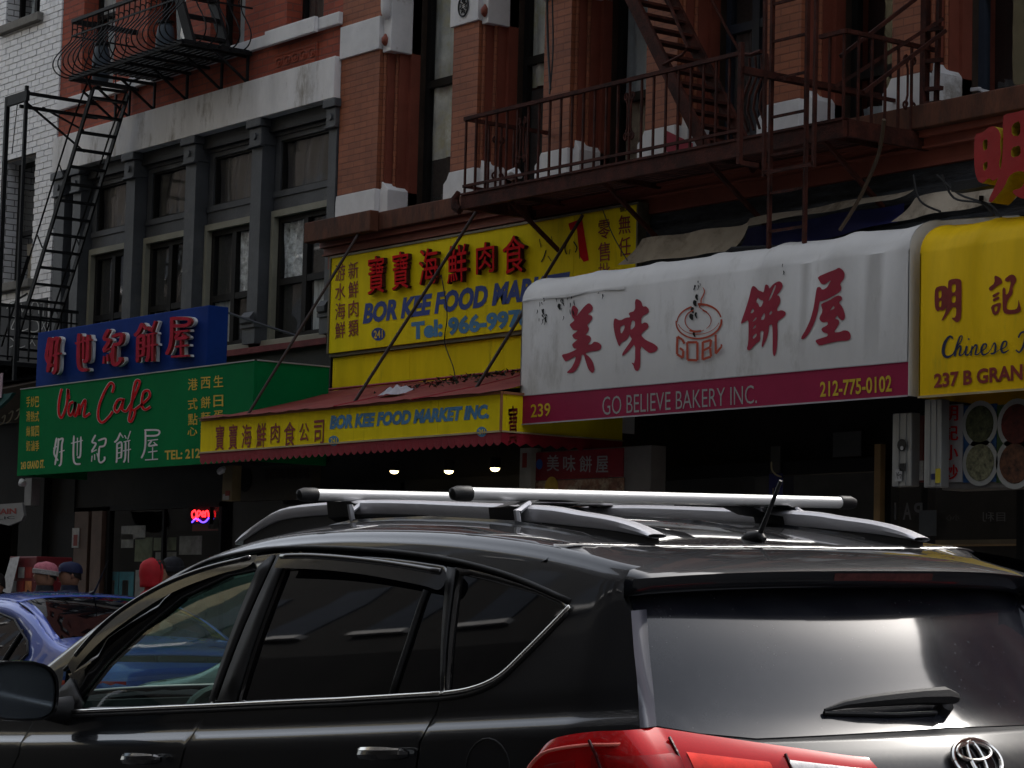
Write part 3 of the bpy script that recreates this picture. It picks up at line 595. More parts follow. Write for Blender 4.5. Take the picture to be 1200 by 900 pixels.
van = [[(262, 128), (246, 200), (244, 270), (262, 295), (290, 220), (298, 130), (304, 190)], [(330, 205), (310, 215), (300, 260), (312, 285), (332, 250), (340, 205), (332, 270), (345, 285), (362, 225)], [(362, 215), (365, 280), (372, 240), (395, 195), (400, 215), (392, 290), (428, 270)],
       [(558, 150), (566, 110), (545, 95), (510, 150), (480, 230), (476, 300), (500, 325), (540, 290), (560, 260)], [(620, 190), (590, 195), (570, 240), (585, 265), (610, 230), (624, 185), (615, 245), (640, 258), (665, 220)], [(665, 220), (705, 130), (718, 85), (695, 85), (680, 150), (668, 240), (655, 310), (672, 315), (690, 260), (668, 250)], [(690, 250), (735, 215), (775, 175), (770, 140), (740, 150), (730, 220), (750, 250), (782, 232)]]
strokes('script_outline', van, (20, 430), 5, YG, M_white, ga, width=18, taper=.9)
strokes('script_lettering', van, (20, 430), 5, YG-.006, M_red, ga, width=14, taper=.85)
for r, (row, y0) in enumerate((('港西生', 444), ('式餅日', 467), ('點麵蛋', 485))):
    for c, ch in enumerate(row):
        x = 220.5+15*c; yy = y0-1.8*c; lettering('character', ch, q4(x, x+11, yy+13.5, yy+12.8, yy, yy-.7), YG, M_yell, ga, bold=.015)
lettering('character', '心', q4(220, 231, 511, 510, 501, 500), YG, M_yell, ga, bold=.015)
lettering('character', '糕', q4(235, 246, 511, 510, 499, 498), YG, M_yell, ga, bold=.015)
for r, row in enumerate(('手炒巴', '滑熱式', '絲鴛四', '奶滷季')):
    y = 465+17.2*r
    for c, ch in enumerate(row): x = 31+5.2*c; lettering('character', ch, q4(x, x+4.4, y+12, y+11.7, y, y-.3), YG, M_yell, ga, bold=.02)
lettering('address', '243 GRAND ST.', q4(24.5, 52, 550, 548.5, 541.5, 538.5), YG, M_yell, ga, bold=.03)
tag(lettering('telephone_number', 'TEL: 212-334-2000', q4(193, 285, 539, 534, 528, 522), YG, M_yell, ga, bold=.025), kind=None)
obj('post', MB().box((PX(29, 570, 12.1), 12.1, PZ(33, 592, 12.1)), (PX(37, 570, 12.1), 12.2, 2.79)), mat('grey_awning_post', (.22, .22, .22), .6), ga)
tag(obj('security_lamp', MB().tube([P(25, 562, 12.0), P(26, 566, 12.0), P(28, 567, 12.0)], [.02, .045, .03], 10), mat('white_enamel', (.6, .6, .6), .3), smooth=True), 'small white lamp under the left corner of the green awning', 'lamp')
# ================================================================== upper yellow market sign
ys0, ys1, yz0, yz1 = -20.12, -15.63, 3.875, 4.77; YS = 12.9
us = thing('market_sign', 'long yellow market sign with raised red characters and blue English name', 'sign', ((ys0+ys1)/2, YS+.1, yz0))
xs = [ys0, PX(549, 300, YS), PX(673, 280, YS), ys1]
for i in range(3): obj('panel', MB().box((xs[i]+.003, YS, yz0), (xs[i+1]-.003, YS+.10, yz1)), M_yel, us)
obj('frame', MB().box((ys0-.02, YS+.02, yz0-.035), (ys1+.02, YS+.12, yz0-.001)).box((ys0-.02, YS-.01, yz1+.001), (ys1+.02, YS+.12, yz1+.02)).box((ys0-.025, YS-.01, yz0), (ys0-.001, YS+.12, yz1)).box((ys1+.001, YS-.01, yz0), (ys1+.02, YS+.12, yz1)), mat('tarnished_sign_frame', (.15, .13, .09), .5, metal=.4, var=.4), us)
def qc(cx_, cy_, w_, h_, sl=-.17): return [(cx_-w_/2, cy_+h_/2-sl*w_/2), (cx_+w_/2, cy_+h_/2+sl*w_/2), (cx_-w_/2, cy_-h_/2-sl*w_/2), (cx_+w_/2, cy_-h_/2+sl*w_/2)]
for ch, cx_, cy_, w_, h_ in (('寶', 440.5, 322, 19, 44), ('寶', 469, 317, 19, 44), ('海', 502, 312, 22, 42), ('鮮', 535.5, 309, 23, 44), ('肉', 568.5, 302, 21, 36), ('食', 602, 298, 26, 44)):
    lettering('character', ch, qc(cx_, cy_, w_, h_), YS-.05, M_red, us, bold=.010, depth=.04, side=mat('dark_letter_return', (.05, .008, .01), .5), shear=-.0)
obj('letter_remains', MB().add([P(x, y, YS-.003) for x, y in ((666, 262), (682, 256), (690, 305), (684, 307), (679, 300), (676, 268), (668, 270))], [(0, 1, 2, 3, 4, 5, 6)]), M_red, us)
rg = random.Random(5)
rm = [[(632, 280), (634, 290)], [(638, 276), (641, 284)], [(646, 277), (648, 285)], [(640, 293), (637, 302), (634, 307)], [(642, 300), (646, 306)], [(664, 285), (662, 292), (664, 298)], [(672, 283), (676, 290), (674, 296)], [(668, 292), (667, 298)], [(679, 295), (679, 303)]]
strokes('glue_marks', rm, (0, 0), 1, YS-.003, M_mildew, us, width=1.3)
for cch, x0c, dxc in (('游水海鮮', 393.5, 0), ('新鮮肉類', 409, 0)):
    for r, ch in enumerate(cch):
        y = (309 if x0c < 400 else 306.5)+22.6*r; lettering('character', ch, q4(x0c-.6, x0c+11, y+21, y+19, y+1.5, y-.5), YS-.003, M_redd, us, bold=.008)
for cch, x0c, ys_ in (('零售', 701, 256), ('無任', 725, 250)):
    for r, ch in enumerate(cch): y = ys_+26*r; lettering('character', ch, q4(x0c, x0c+14, y+25, y+23, y+3, y+.6), YS-.003, M_redd, us, bold=.012)
lettering('character', '批', q4(701, 715, 329, 327, 309, 307), YS-.003, M_redd, us); lettering('character', '歡', q4(726, 738, 249, 247, 238, 236), YS-.003, M_dark, us)
lettering('market_name', 'BOR KEE FOOD MARKET', q4(425, 668, 380, 346, 356, 318), YS-.003, M_bluel, us, bold=.05, shear=.22)
lettering('telephone_number', 'Tel: 966-9978', q4(482, 622, 399, 382, 377, 360), YS-.003, M_bluep, us, bold=.05)
c = [P(443.3+8*math.cos(a*math.pi/12), 391.5+7.6*math.sin(a*math.pi/12), YS-.003) for a in range(24)]
nb = obj('number_plate', MB().add(c, [tuple(range(24))[::-1]]), M_bluel, us, recalc=False)
lettering('number', '241', q4(438, 448.5, 396.5, 395.5, 387.5, 386.5), YS-.006, M_yell, us, bold=.02)
lp = thing('yellow_fascia', 'plain yellow fascia panel under the market sign', 'panel', ((ys0+ys1)/2, YS+.08, 3.46))
x_ = [ys0, PX(480, 430, YS+.05), PX(590, 415, YS+.05), -15.7]
for i in range(3): obj('panel', MB().box((x_[i]+.002, YS+.05, 3.40), (x_[i+1]-.002, YS+.13, yz0-.04)), M_yel, lp)
# ================================================================== market awning: red slope, yellow valance, scalloped edge
ax0, ax1, ay = -20.36, -15.76, 11.7
ra = thing('market_awning', 'sloping weathered red awning with a yellow lettered front and scalloped red hem', 'awning', ((ax0+ax1)/2, 12.3, 2.7))
rg = random.Random(2); rows = []
for i in range(41):
    x = ax0+(ax1-ax0)*i/40; rows.append([(x-(.0 if k else 0), ay-.05+(YS+.05-ay+.05)*k/8, 3.185+(3.53-3.185)*k/8+rg.uniform(-.006, .006)-.02*math.sin(math.pi*k/8)*(.5+.5*math.sin(i*.9))) for k in range(9)])
obj('canopy', MB().grid(rows), M_redc, ra, smooth=True, recalc=False)
obj('canopy_seams', MB().tube([(ax0, YS-.02, 3.53), (ax1, YS-.02, 3.53)], .012, 6).tube([rows[20][k] for k in range(9)], .008, 5).tube([rows[30][k] for k in range(9)], .008, 5), M_redv, ra)
vx = [ax0, PX(513, 500, ay), ax1]
for i in range(2): obj('valance', MB().box((vx[i]+.002, ay, 2.885), (vx[i+1]-.002, ay+.04, 3.17)), M_yel, ra)
obj('valance', MB().box((ax1-.04, ay+.041, 2.885), (ax1, YW-.2, 3.17)), M_yel, ra)
obj('top_trim', MB().bar((ax0, ay-.008, 3.178), (ax1+.01, ay-.008, 3.178), .02, .02).bar((ax1+.008, ay, 3.178), (ax1+.008, YW-.2, 3.178), .02, .02).bar((ax1, ay-.006, 2.88), (ax1, ay-.006, 3.17), .016, .016), mat('worn_orange_trim', (.30, .12, .05), .6, var=.4), ra)
obj('trim_line', MB().bar((ax0, ay-.006, 2.88), (ax1, ay-.006, 2.88), .012, .014).bar((ax1+.006, ay, 2.88), (ax1+.006, YW-.2, 2.88), .014, .012), mat('cream_piping', (.42, .33, .18), .6), ra)
sc_ = []; n = 46
for i in range(n):
    a = ax0+(ax1-ax0)*i/n; b = ax0+(ax1-ax0)*(i+1)/n
    for k in range(5): t = k/5; sc_.append((a+(b-a)*t, 2.80-.028*math.sin(math.pi*t)))
sc_.append((ax1, 2.80)); top = [(x, 2.873) for x, z in sc_]
m = MB(); m.add([(x, ay-.002, z) for x, z in top]+[(x, ay+.004, z) for x, z in sc_], [(i, i+1, len(top)+i+1, len(top)+i) for i in range(len(top)-1)])
m.add([(ax1+.002, ay+1.2*i/20, z) for z in (2.873,) for i in range(21)]+[(ax1+.002, ay+1.2*i/20, 2.80-.028*(i % 2)) for i in range(21)], [(i, i+1, 22+i, 21+i) for i in range(20)])
obj('scalloped_hem', m, M_redv, ra, recalc=False)
YV = ay-.003
for ch, cx_, cy_, w_, h_ in (('寶', 257.5, 513, 10, 29), ('寶', 273, 512, 10, 29), ('海', 289, 511, 11, 27), ('鮮', 306, 510, 11, 28), ('肉', 322.5, 507.5, 11, 23), ('食', 339.5, 508.5, 13, 28), ('公', 356.5, 506.5, 11, 21), ('司', 374, 506.5, 11.5, 28)):
    lettering('character', ch, qc(cx_, cy_, w_, h_, -.1), YV, M_redd, ra, bold=.02, shear=.06)
lettering('market_name', 'BOR KEE FOOD MARKET INC.', q4(386, 573, 503.5, 490.5, 487, 473.5), YV, M_bluep, ra, bold=.06, shear=.22)
for cx_, cy_ in ((391, 516.5), (564.5, 506)):
    o = obj('number_plate', MB().add([P(cx_+6*math.cos(a*math.pi/10), cy_+6*math.sin(a*math.pi/10), YV) for a in range(20)], [tuple(range(20))[::-1]]), M_bluep, ra, recalc=False)
    lettering('number', '241', q4(cx_-3.6, cx_+3.6, cy_+3, cy_+2.6, cy_-3, cy_-3.4), YV-.003, M_yel, ra, bold=.01)
A_ = onX(596, 520, ax1+.004); B_ = onX(606.5, 519, ax1+.004); C__ = onX(596, 476, ax1+.004); D_ = onX(606.5, 475, ax1+.004)
lettering('character', '寶', [tuple(A_), tuple(B_), tuple(C__), tuple(D_)], 0, M_redd, ra, bold=.02)
# litter and leaves lying on the red awning
rag = MB(); rg = random.Random(9); base = [P(459+2.8*i, 470-1.0*i, 12.2) for i in range(11)]
rag.grid([[(p.x, 12.05+.035*k+rg.uniform(-.02, .02), 3.295+.014*k+.055*math.sin(i*.31)*(1 if 0 < k < 4 else .25)*rg.uniform(.3, 1.3)) for k in range(5)] for i, p in enumerate(base)])
tag(obj('crumpled_rag', rag, mat('crumpled_white_cloth', (.5, .48, .52), .8, var=.3, bump=.8, bscale=20), smooth=True, recalc=False), 'crumpled white and purple rag lying on the red market awning', 'rag')
lv = MB()
for i in range(220):
    x = rg.gauss(-17.45, .38); y = rg.uniform(12.2, 12.85); z = 3.185+(3.53-3.185)*(y-ay+.05)/(YS-ay+.1)+.005; r = rg.uniform(.012, .035); a = rg.uniform(0, 6)
    lv.add([(x+r*math.cos(a), y+r*math.sin(a), z+rg.uniform(0, .04)), (x-r*math.cos(a), y-r*math.sin(a), z+rg.uniform(0, .05)), (x+r*.5*math.sin(a), y-r*.5*math.cos(a), z+rg.uniform(0, .04))], [(0, 1, 2)])
tag(obj('dead_leaves', lv, mat('dead_leaves', (.035, .033, .020), .9, var=.5), recalc=False), 'dark drift of dead leaves at the back of the red awning', 'leaves', kind='stuff')
# ================================================================== white bakery awning
def dome(name, label, x0, x1, yf, zb_, ztop, M, zband=None, Mb=None):
    t = thing(name, label, 'awning', ((x0+x1)/2, 12.5, zb_)); prof = [(yf, zb_)]
    if zband: prof.append((yf, zband))
    N = 6; prof += [(yf, ztop)]
    for k in range(1, 9):
        a = k*math.pi/16; prof.append((yf+.30*(1-math.cos(a)), ztop+.22*math.sin(a)))
    prof += [(yf+.6, ztop+.27), (YW-.05, ztop+.36)]
    start = 1 if zband else 0
    nx = 60; rows = []
    for i in range(nx+1):
        x = x0+(x1-x0)*i/nx; sag = .020*math.sin(math.pi*((i*6/nx) % 1))**.6+.004*math.sin(i*.7)
        rows.append([(x, y+(sag if z > ztop+.02 else 0)*.6, z-(sag if z > ztop+.02 else 0)) for y, z in prof[start:]])
    obj('cover', MB().grid(rows), M, t, smooth=True, recalc=False)
    if zband: obj('band', MB().box((x0, yf-.001, zb_), (x1, yf+.02, zband)), Mb, t)
    for x, s in ((x0, 1), (x1, -1)):
        obj('end_panel', MB().prism([(y+.0, z) for y, z in prof]+[(YW-.05, zb_)], 'X', x-.0015*s, x+.01*s), M, t)
    return t, prof
bk, bprof = dome('bakery_awning', 'dirty white vinyl awning with four red characters and a crimson lower band', -15.80, -11.64, 11.9, 2.945, 3.90, M_whitev, 3.165, M_maroon)
obj('hem', MB().bar((-15.8, 11.897, 2.945), (-11.64, 11.897, 2.945), .008, .01).bar((-15.80, 11.895, 3.168), (-11.64, 11.895, 3.168), .004, .006), mat('pale_hem', (.42, .40, .42), .5), bk)
ov = MB().grid([[(-15.79+1.25*i/12, 11.893+.006*(k == 0), 3.925-.012*k+(.012*math.sin(i*.9) if k == 2 else 0)) for k in range(3)] for i in range(13)]); obj('overlap_flap', ov, M_whitev, bk, smooth=True, recalc=False)
YB = 11.896
mei = [([(190,150),(222,172),(240,205),(215,268),(250,222),(300,160),(345,125),(385,165),(380,205),(330,245),(375,255),(380,285),(360,315),(325,350),(345,380),(338,415),(305,452),(345,455),(368,480),(360,515),(330,545),(370,545),(395,515),(440,525),(472,555),(462,595),(430,610),(370,615),(300,635),(345,665),(385,720),(402,790),(390,830),(368,830),(335,790),(310,710),(292,650),(272,645),(262,710),(235,775),(205,815),(175,832),(112,832),(165,785),(200,720),(215,660),(165,690),(110,720),(88,690),(68,648),(130,635),(190,610),(225,590),(190,585),(172,545),(200,520),(235,495),(195,492),(172,450),(210,425),(235,402),(190,405),(165,375),(148,345),(180,320),(200,300),(175,270),(165,220),(172,170)], [])]
outline_glyph('character', mei, (650, 340), 8.57, YB, M_crim, bk)
wei = [([(45,348),(95,375),(150,345),(195,342),(172,300),(240,280),(238,175),(260,165),(300,190),(312,240),(345,235),(372,265),(370,300),(300,335),(298,410),(330,388),(362,400),(372,440),(300,495),(300,520),(340,560),(420,595),(462,632),(440,670),(380,688),(340,660),(288,610),(290,810),(275,845),(258,860),(235,845),(222,800),(200,775),(238,785),(240,590),(190,650),(140,700),(112,715),(120,680),(170,610),(212,548),(196,535),(185,500),(175,540),(140,570),(110,580),(90,625),(75,600),(45,510),(30,420),(35,370)], [[(92,438),(138,412),(138,450),(105,508)], [(210,368),(238,380),(238,430),(200,465),(192,440)]])]
outline_glyph('character', wei, (715, 330), 8.18, YB, M_crim, bk)
bing = [([(190,128),(215,135),(248,175),(275,183),(300,198),(312,120),(330,112),(350,130),(355,160),(400,105),(455,78),(485,100),(492,135),(460,190),(430,222),(455,228),(470,270),(460,310),(435,350),(435,385),(480,370),(520,390),(520,420),(490,450),(435,485),(440,590),(436,700),(430,780),(405,845),(388,800),(390,650),(386,520),(370,515),(352,530),(348,600),(325,670),(288,748),(276,735),(290,660),(300,578),(262,582),(268,680),(225,705),(190,745),(155,780),(128,765),(145,700),(148,560),(146,470),(110,490),(65,515),(90,440),(125,340),(160,220),(175,150)],
  [[(220,290),(240,240),(262,270),(300,278),(275,338),(255,340),(245,305)], [(165,400),(190,350),(205,380),(182,405)], [(185,490),(222,440),(230,458),(200,485)], [(185,560),(220,515),(222,540),(195,560)], [(185,640),(225,600),(230,630),(195,665)], [(265,470),(305,390),(315,430),(300,470)], [(355,400),(378,375),(385,400),(360,425)], [(345,285),(362,235),(410,122),(425,122),(405,180),(368,262)]])]
outline_glyph('character', bing, (860, 320), 8.57, YB, M_crim, bk)
wu = [([(435,68),(470,90),(492,130),(485,175),(445,225),(460,262),(455,295),(400,330),(330,370),(270,395),(250,390),(235,490),(200,600),(150,700),(95,762),(65,750),(120,660),(165,560),(195,440),(215,300),(225,258),(255,255),(275,285),(320,262),(340,225),(362,187),(300,232),(268,230),(245,195),(228,160),(330,115),(400,90)], []),
      ([(420,335),(460,345),(468,380),(430,402),(470,450),(495,520),(490,565),(462,578),(432,555),(420,525),(395,562),(432,570),(440,600),(420,640),(385,692),(440,690),(485,670),(530,680),(550,720),(545,755),(520,772),(440,775),(340,795),(250,822),(225,800),(205,768),(270,745),(325,730),(330,705),(280,690),(262,655),(330,620),(325,588),(280,598),(255,580),(245,555),(280,490),(262,430),(270,415),(340,385)], [[(345,485),(385,430),(395,462),(355,480)]])]
outline_glyph('character', wu, (930, 305), 8.19, YB, M_crim, bk)
def arc(cx_, cy_, rx, ry, a0, a1, w0, w1, n=14, rot=0):
    o = []
    for k in range(n+1):
        a = math.radians(a0+(a1-a0)*k/n); x = rx*math.cos(a); y = ry*math.sin(a); o.append((cx_+x*math.cos(rot)-y*math.sin(rot), cy_+x*math.sin(rot)+y*math.cos(rot), w0+(w1-w0)*k/n))
    return o
cup = [arc(350, 415, 235, 175, -88, -5, 26, 14, rot=-.1), arc(350, 420, 240, 180, 0, 190, 22, 14, rot=-.1), arc(350, 415, 228, 160, 185, 255, 10, 20, rot=-.1), arc(350, 400, 222, 155, 20, 170, 6, 8, rot=-.1), arc(340, 410, 135, 115, 60, 250, 6, 14, rot=0), arc(340, 410, 140, 112, -70, 50, 12, 6), [(375, 520, 22), (320, 527, 22), (250, 515, 18)],
       [(392, 60, 5), (410, 100, 12), (395, 150, 14), (375, 190, 14), (372, 240, 10), (350, 275, 8)], [(352, 225, 10), (360, 270, 10), (400, 300, 10), (440, 320, 8)]]
strokes('cup_emblem', cup, (780, 330), 9, YB, M_orange, bk, width=14, taper=.8)
gobl = [[(200, 655, 24), (175, 610, 24), (125, 580, 24), (120, 700, 24), (120, 765, 24), (180, 805, 24), (188, 730, 24), (150, 700, 22)], [(228, 640, 24), (335, 640, 24), (335, 830, 24), (230, 825, 24), (228, 640, 24)], [(392, 635, 24), (390, 825, 24)], [(392, 640, 24), (480, 615, 24), (470, 690, 24), (400, 725, 22)], [(470, 700, 24), (478, 790, 24), (392, 820, 24)], [(528, 560, 22), (528, 760, 24), (590, 685, 20), (588, 660, 16)]]
gp = [[(a[0], a[1], a[2]) for a in s] for s in gobl]
def polyseg(sts): return [[s[i], s[i+1]] for s in sts for i in range(len(s)-1)]
strokes('emblem_lettering', polyseg(gp), (780, 330), 9, YB-.001, M_orange, bk, taper=1.05)
lettering('bakery_name', 'GO BELIEVE BAKERY INC.', q4(706, 887, 486.5, 472.5, 465, 451), YB, M_whited, bk, bold=-.006)
lettering('number', '239', q4(622, 645, 489.5, 487.5, 474, 472), YB, M_yell, bk, bold=.012)
lettering('telephone_number', '212-775-0102', q4(961, 1045, 465.5, 459, 447.5, 439.5), YB, M_yell, bk, bold=.02)
# mildew streaks: irregular marks where water runs off the top seam
rg = random.Random(11); ms = []
for cx_, n, sp in ((636, 14, 6), (660, 9, 6), (672, 5, 4), (700, 3, 8), (816, 6, 4), (918, 3, 2)):
    for i in range(n):
        x = rg.gauss(cx_, sp*.6); y = 352-.14*(x-610)+rg.uniform(0, 26)*(1 if cx_ < 700 else .5); L = rg.uniform(1.5, 7)
        ms.append([(x, y, rg.uniform(.3, 1.2)), (x+rg.uniform(-.8, .8), y+L*.5, rg.uniform(.5, 1.5)), (x+rg.uniform(-1.5, 1.5), y+L, .3)])
for x, y, w_ in ((817, 345, 2.5), (815, 352, 3.5), (812, 360, 3), (811, 368, 4), (816, 366, 2), (656, 356, 3), (637, 362, 2), (640, 371, 1.6), (814, 388, 2.4)): ms.append([(x, y, w_), (x-1, y+3, w_*1.2), (x+.6, y+7, w_*.5)])
tag(strokes('mildew', ms, (0, 0), 1, YB-.0015, M_mildew, bk, taper=.3, dy=.00002), kind='stuff')
obj('torn_gap', MB().tube([P(846, 300, 12.15), P(858, 294, 12.2), P(900, 292, 12.25), P(916, 291, 12.25)], [.012, .03, .03, .02], 8), M_dark, bk, smooth=True); obj('bolt', MB().cyl(P(1000, 289, 11.99), .02, -.02, 10, 'Y'), M_alu, bk)
# ================================================================== yellow restaurant awning at right
yk, _ = dome('yellow_restaurant_awning', 'bright yellow vinyl awning lettered Chinese and a street number at the right edge', -11.545, -8.7, 11.9, 2.925, 3.86, M_yel2)
ming = [([(95,165),(130,150),(170,150),(185,175),(186,120),(200,105),(245,98),(275,105),(282,130),(280,375),(262,400),(245,408),(205,375),(240,372),(245,300),(215,300),(200,325),(160,385),(135,400),(165,340),(175,300),(150,325),(130,318),(112,332),(95,310),(90,240)],
  [[(118,185),(140,180),(140,230),(120,240)], [(120,258),(140,250),(138,298),(122,300)], [(212,140),(240,135),(240,190),(212,200)], [(212,225),(240,215),(240,265),(212,270)]])]
ji = [([(510,75),(540,85),(560,100),(570,130),(530,150),(485,190),(468,165),(515,130)], []), ([(495,215),(545,190),(550,205),(505,235)], []), ([(497,245),(545,222),(548,240),(505,262)], []),
      ([(485,290),(550,265),(560,280),(545,340),(515,357),(498,345)], [[(510,300),(535,290),(530,325),(515,332)]]),
      ([(580,105),(625,68),(655,75),(670,110),(640,160),(642,205),(605,250),(595,310),(620,320),(665,315),(678,290),(680,240),(695,290),(700,325),(670,345),(600,350),(572,335),(568,250),(568,160),(590,165),(590,215),(612,200),(630,110),(600,125)], [])]
outline_glyph('character', ming, (1080, 310), 6, YB, M_redd, yk); outline_glyph('character', ji, (1080, 310), 6, YB, M_redd, yk)
chin = [[(215, 525, 8), (212, 510, 14), (190, 510, 16), (160, 560, 22), (152, 620, 22), (175, 650, 18), (215, 635, 10), (235, 600, 6)],
        [(235, 600, 6), (275, 540, 8), (285, 505, 8), (268, 510, 10), (245, 580, 16), (232, 645, 16)], [(240, 610, 6), (268, 572, 12), (275, 590, 14), (266, 635, 14), (290, 630, 8), (305, 600, 6)],
        [(318, 572, 16), (308, 630, 14), (330, 632, 8), (348, 600, 6)], [(330, 518, 15), (333, 530, 15)], [(355, 572, 14), (346, 640, 15)], [(350, 605, 6), (378, 566, 13), (388, 580, 13), (378, 630, 14), (400, 628, 8), (420, 605, 6)],
        [(415, 612, 8), (448, 590, 8), (455, 562, 12), (435, 562, 14), (420, 600, 17), (432, 634, 14), (465, 622, 8), (490, 590, 6)], [(490, 590, 6), (512, 550, 10), (520, 580, 15), (512, 620, 15), (485, 628, 10)], [(515, 622, 6), (545, 600, 6)],
        [(545, 600, 8), (588, 580, 8), (598, 545, 12), (575, 545, 14), (560, 590, 17), (575, 620, 14), (615, 600, 6)],
        [(735, 470, 14), (700, 480, 14), (680, 515, 12)], [(730, 475, 14), (720, 560, 18), (690, 615, 14), (662, 600, 12)], [(735, 470, 14), (780, 480, 16), (780, 530, 14), (735, 550, 12)]]
strokes('script_lettering', chin, (1080, 310), 6, YB, M_navy, yk, taper=.8)
lettering('script_lettering', 'Restaurant', q4(1215, 1290, 408, 398, 386, 375), YB, M_navy, yk, bold=.03, shear=.3)
lettering('address', '237 B GRAND ST.', q4(1094.5, 1246, 455, 441, 438, 421), YB, M_redd, yk, bold=.035)
obj('hem', MB().bar((-11.545, 11.895, 2.93), (-8.7, 11.895, 2.93), .012, .014), mat('cream_piping', (.42, .33, .18), .6), yk)
# ---- large raised red character above it
rc = thing('raised_red_character', 'big raised red Chinese character with yellow edges above the yellow awning', 'sign', P(1175, 240, 12.25))
ming3 = [([(85,255),(150,245),(200,200),(235,190),(275,215),(300,270),(290,330),(300,420),(280,500),(300,560),(270,620),(230,640),(200,610),(150,660),(110,640),(85,560),(78,400)],
   [[(150,310),(190,295),(188,380),(155,392)], [(150,500),(188,475),(190,530),(160,560)]]),
  ([(325,95),(420,80),(485,60),(560,70),(620,110),(625,400),(620,760),(560,800),(430,770),(380,720),(470,690),(490,640),(490,560),(420,560),(360,600),(330,680),(260,770),(220,815),(192,800),(250,680),(300,540),(318,300),(310,150)],
   [[(385,180),(455,145),(455,275),(385,270)], [(380,370),(455,345),(460,430),(380,450)]])]
outline_glyph('character', ming3, (1130, 120), 6.93, 11.95, mat('glossy_red_letter', (.36, .008, .014), .35, var=.2, vscale=3), rc, depth=.16, side=mat('yellow_letter_edge', (.45, .32, .02), .5, var=.4))
obj('bracket', MB().box((PX(1140, 240, 12.25)-.05, 12.1, 4.28), (PX(1140, 240, 12.25)+1.2, 12.2, 4.34)).bar(P(1150, 232, 12.2), P(1150, 232, 13.0), .03).bar(P(1190, 225, 12.2), P(1190, 225, 13.0), .03), M_black, rc)
# ================================================================== under the awnings
def rect(name, a, b, c, d, Y, m, parent, th=.01, **k):
    return obj(name, MB().box((PX(a, (c+d)/2, Y), Y, PZ((a+b)/2, d, Y)), (PX(b, (c+d)/2, Y), Y+th, PZ((a+b)/2, c, Y))), m, parent, **k)
def boxsign(name, label, a, b, c, d, Y, depth, m, cat='sign'):
    x0, x1, z0, z1 = PX(a, (c+d)/2, Y), PX(b, (c+d)/2, Y), PZ((a+b)/2, d, Y), PZ((a+b)/2, c, Y)
    t = thing(name, label, cat, ((x0+x1)/2, Y+depth/2, z0)); obj('housing', MB().box((x0, Y, z0), (x1, Y+depth, z1)), m, t, bevel=.006); return t
lb = boxsign('bakery_lightbox', 'red bakery light box with grey characters and pastry photos under the white awning', 612, 762, 526, 650, 12.5, .15, mat('lightbox_frame', (.16, .15, .14), .5))
rect('post', 609, 622, 525, 580, 12.44, mat('cream_post', (.33, .32, .27), .5, var=.25, vscale=5), lb, .1)
rect('face', 624, 730, 528, 561, 12.49, mat('crimson_panel', (.22, .008, .020), .4, var=.2), lb)
rect('pastry_photo', 624, 730, 562, 640, 12.489, mat('pastry_photo', (.26, .12, .07), .5, var=.9, vscale=6, dirt=(.45, .36, .24), dscale=4, dlo=.5, dhi=.62), lb)
obj('egg_tart', MB().cyl(P(646, 571, 12.485), .085, .004, 20, 'Y'), mat('yellow_tart', (.5, .33, .04), .5, var=.3, vscale=12), lb)
for i, ch in enumerate('美味餅屋'): x = 641+19.2*i; lettering('character', ch, q4(x, x+14, 552+.6*i, 552+.6*i, 533.5+.4*i, 533+.4*i), 12.488, M_whited, lb, bold=.02)
lettering('bakery_name', 'GO BELIEVE BAKERY INC', q4(640, 712, 560, 560.5, 554.5, 555), 12.488, M_redd, lb)
obj('oval_badge', MB().cyl(P(632, 544, 12.488), .042, .002, 18, 'Y'), mat('blue_badge', (.03, .10, .32), .5), lb)
rect('badge', 612, 617, 531, 548, 12.436, M_redd, lb, .004)
mh = boxsign('menu_lightbox', 'menu light box with dish photographs and a strip of red characters at right', 1104, 1300, 472, 571, 12.2, .2, mat('lightbox_frame', (.16, .15, .14), .5))
rect('character_strip', 1105.5, 1128, 474, 565, 12.19, mat('white_strip', (.40, .39, .40), .5, var=.1), mh)
for i, ch in enumerate('明記小炒'): y = 475.5+23*i; lettering('character', ch, q4(1107, 1122.5, y+17.5, y+17.5, y, y), 12.187, M_red, mh, bold=.03)
rect('photo_panel', 1129, 1167.5, 474, 565, 12.19, mat('blue_menu_panel', (.015, .07, .20), .5, var=.3), mh)
rect('photo_panel', 1168, 1215, 474, 565, 12.19, mat('green_menu_panel', (.035, .085, .02), .5, var=.5), mh)
for (cx_, cy_, r, m) in ((1148.5, 497, 19.5, mat('green_dish', (.07, .08, .035), .6, var=.9, vscale=25)), (1149, 542, 19.5, mat('noodle_dish', (.20, .20, .12), .6, var=.9, vscale=25)), (1192, 497, 21, mat('red_dish', (.10, .012, .008), .6, var=.7, vscale=20)), (1190, 543, 21, mat('brown_dish', (.12, .045, .02), .6, var=.9, vscale=20))):
    c = P(cx_, cy_, 12.186); s = .1455*r/19.5
    o = obj('plate', MB().cyl((c.x, 12.182, c.z), s*1.04, .004, 28, 'Y'), mat('plate_white', (.36, .37, .36), .4, var=.1), mh); obj('food', MB().cyl((c.x, 12.176, c.z), s*.80, .006, 24, 'Y', r2=s*.82), m, o)
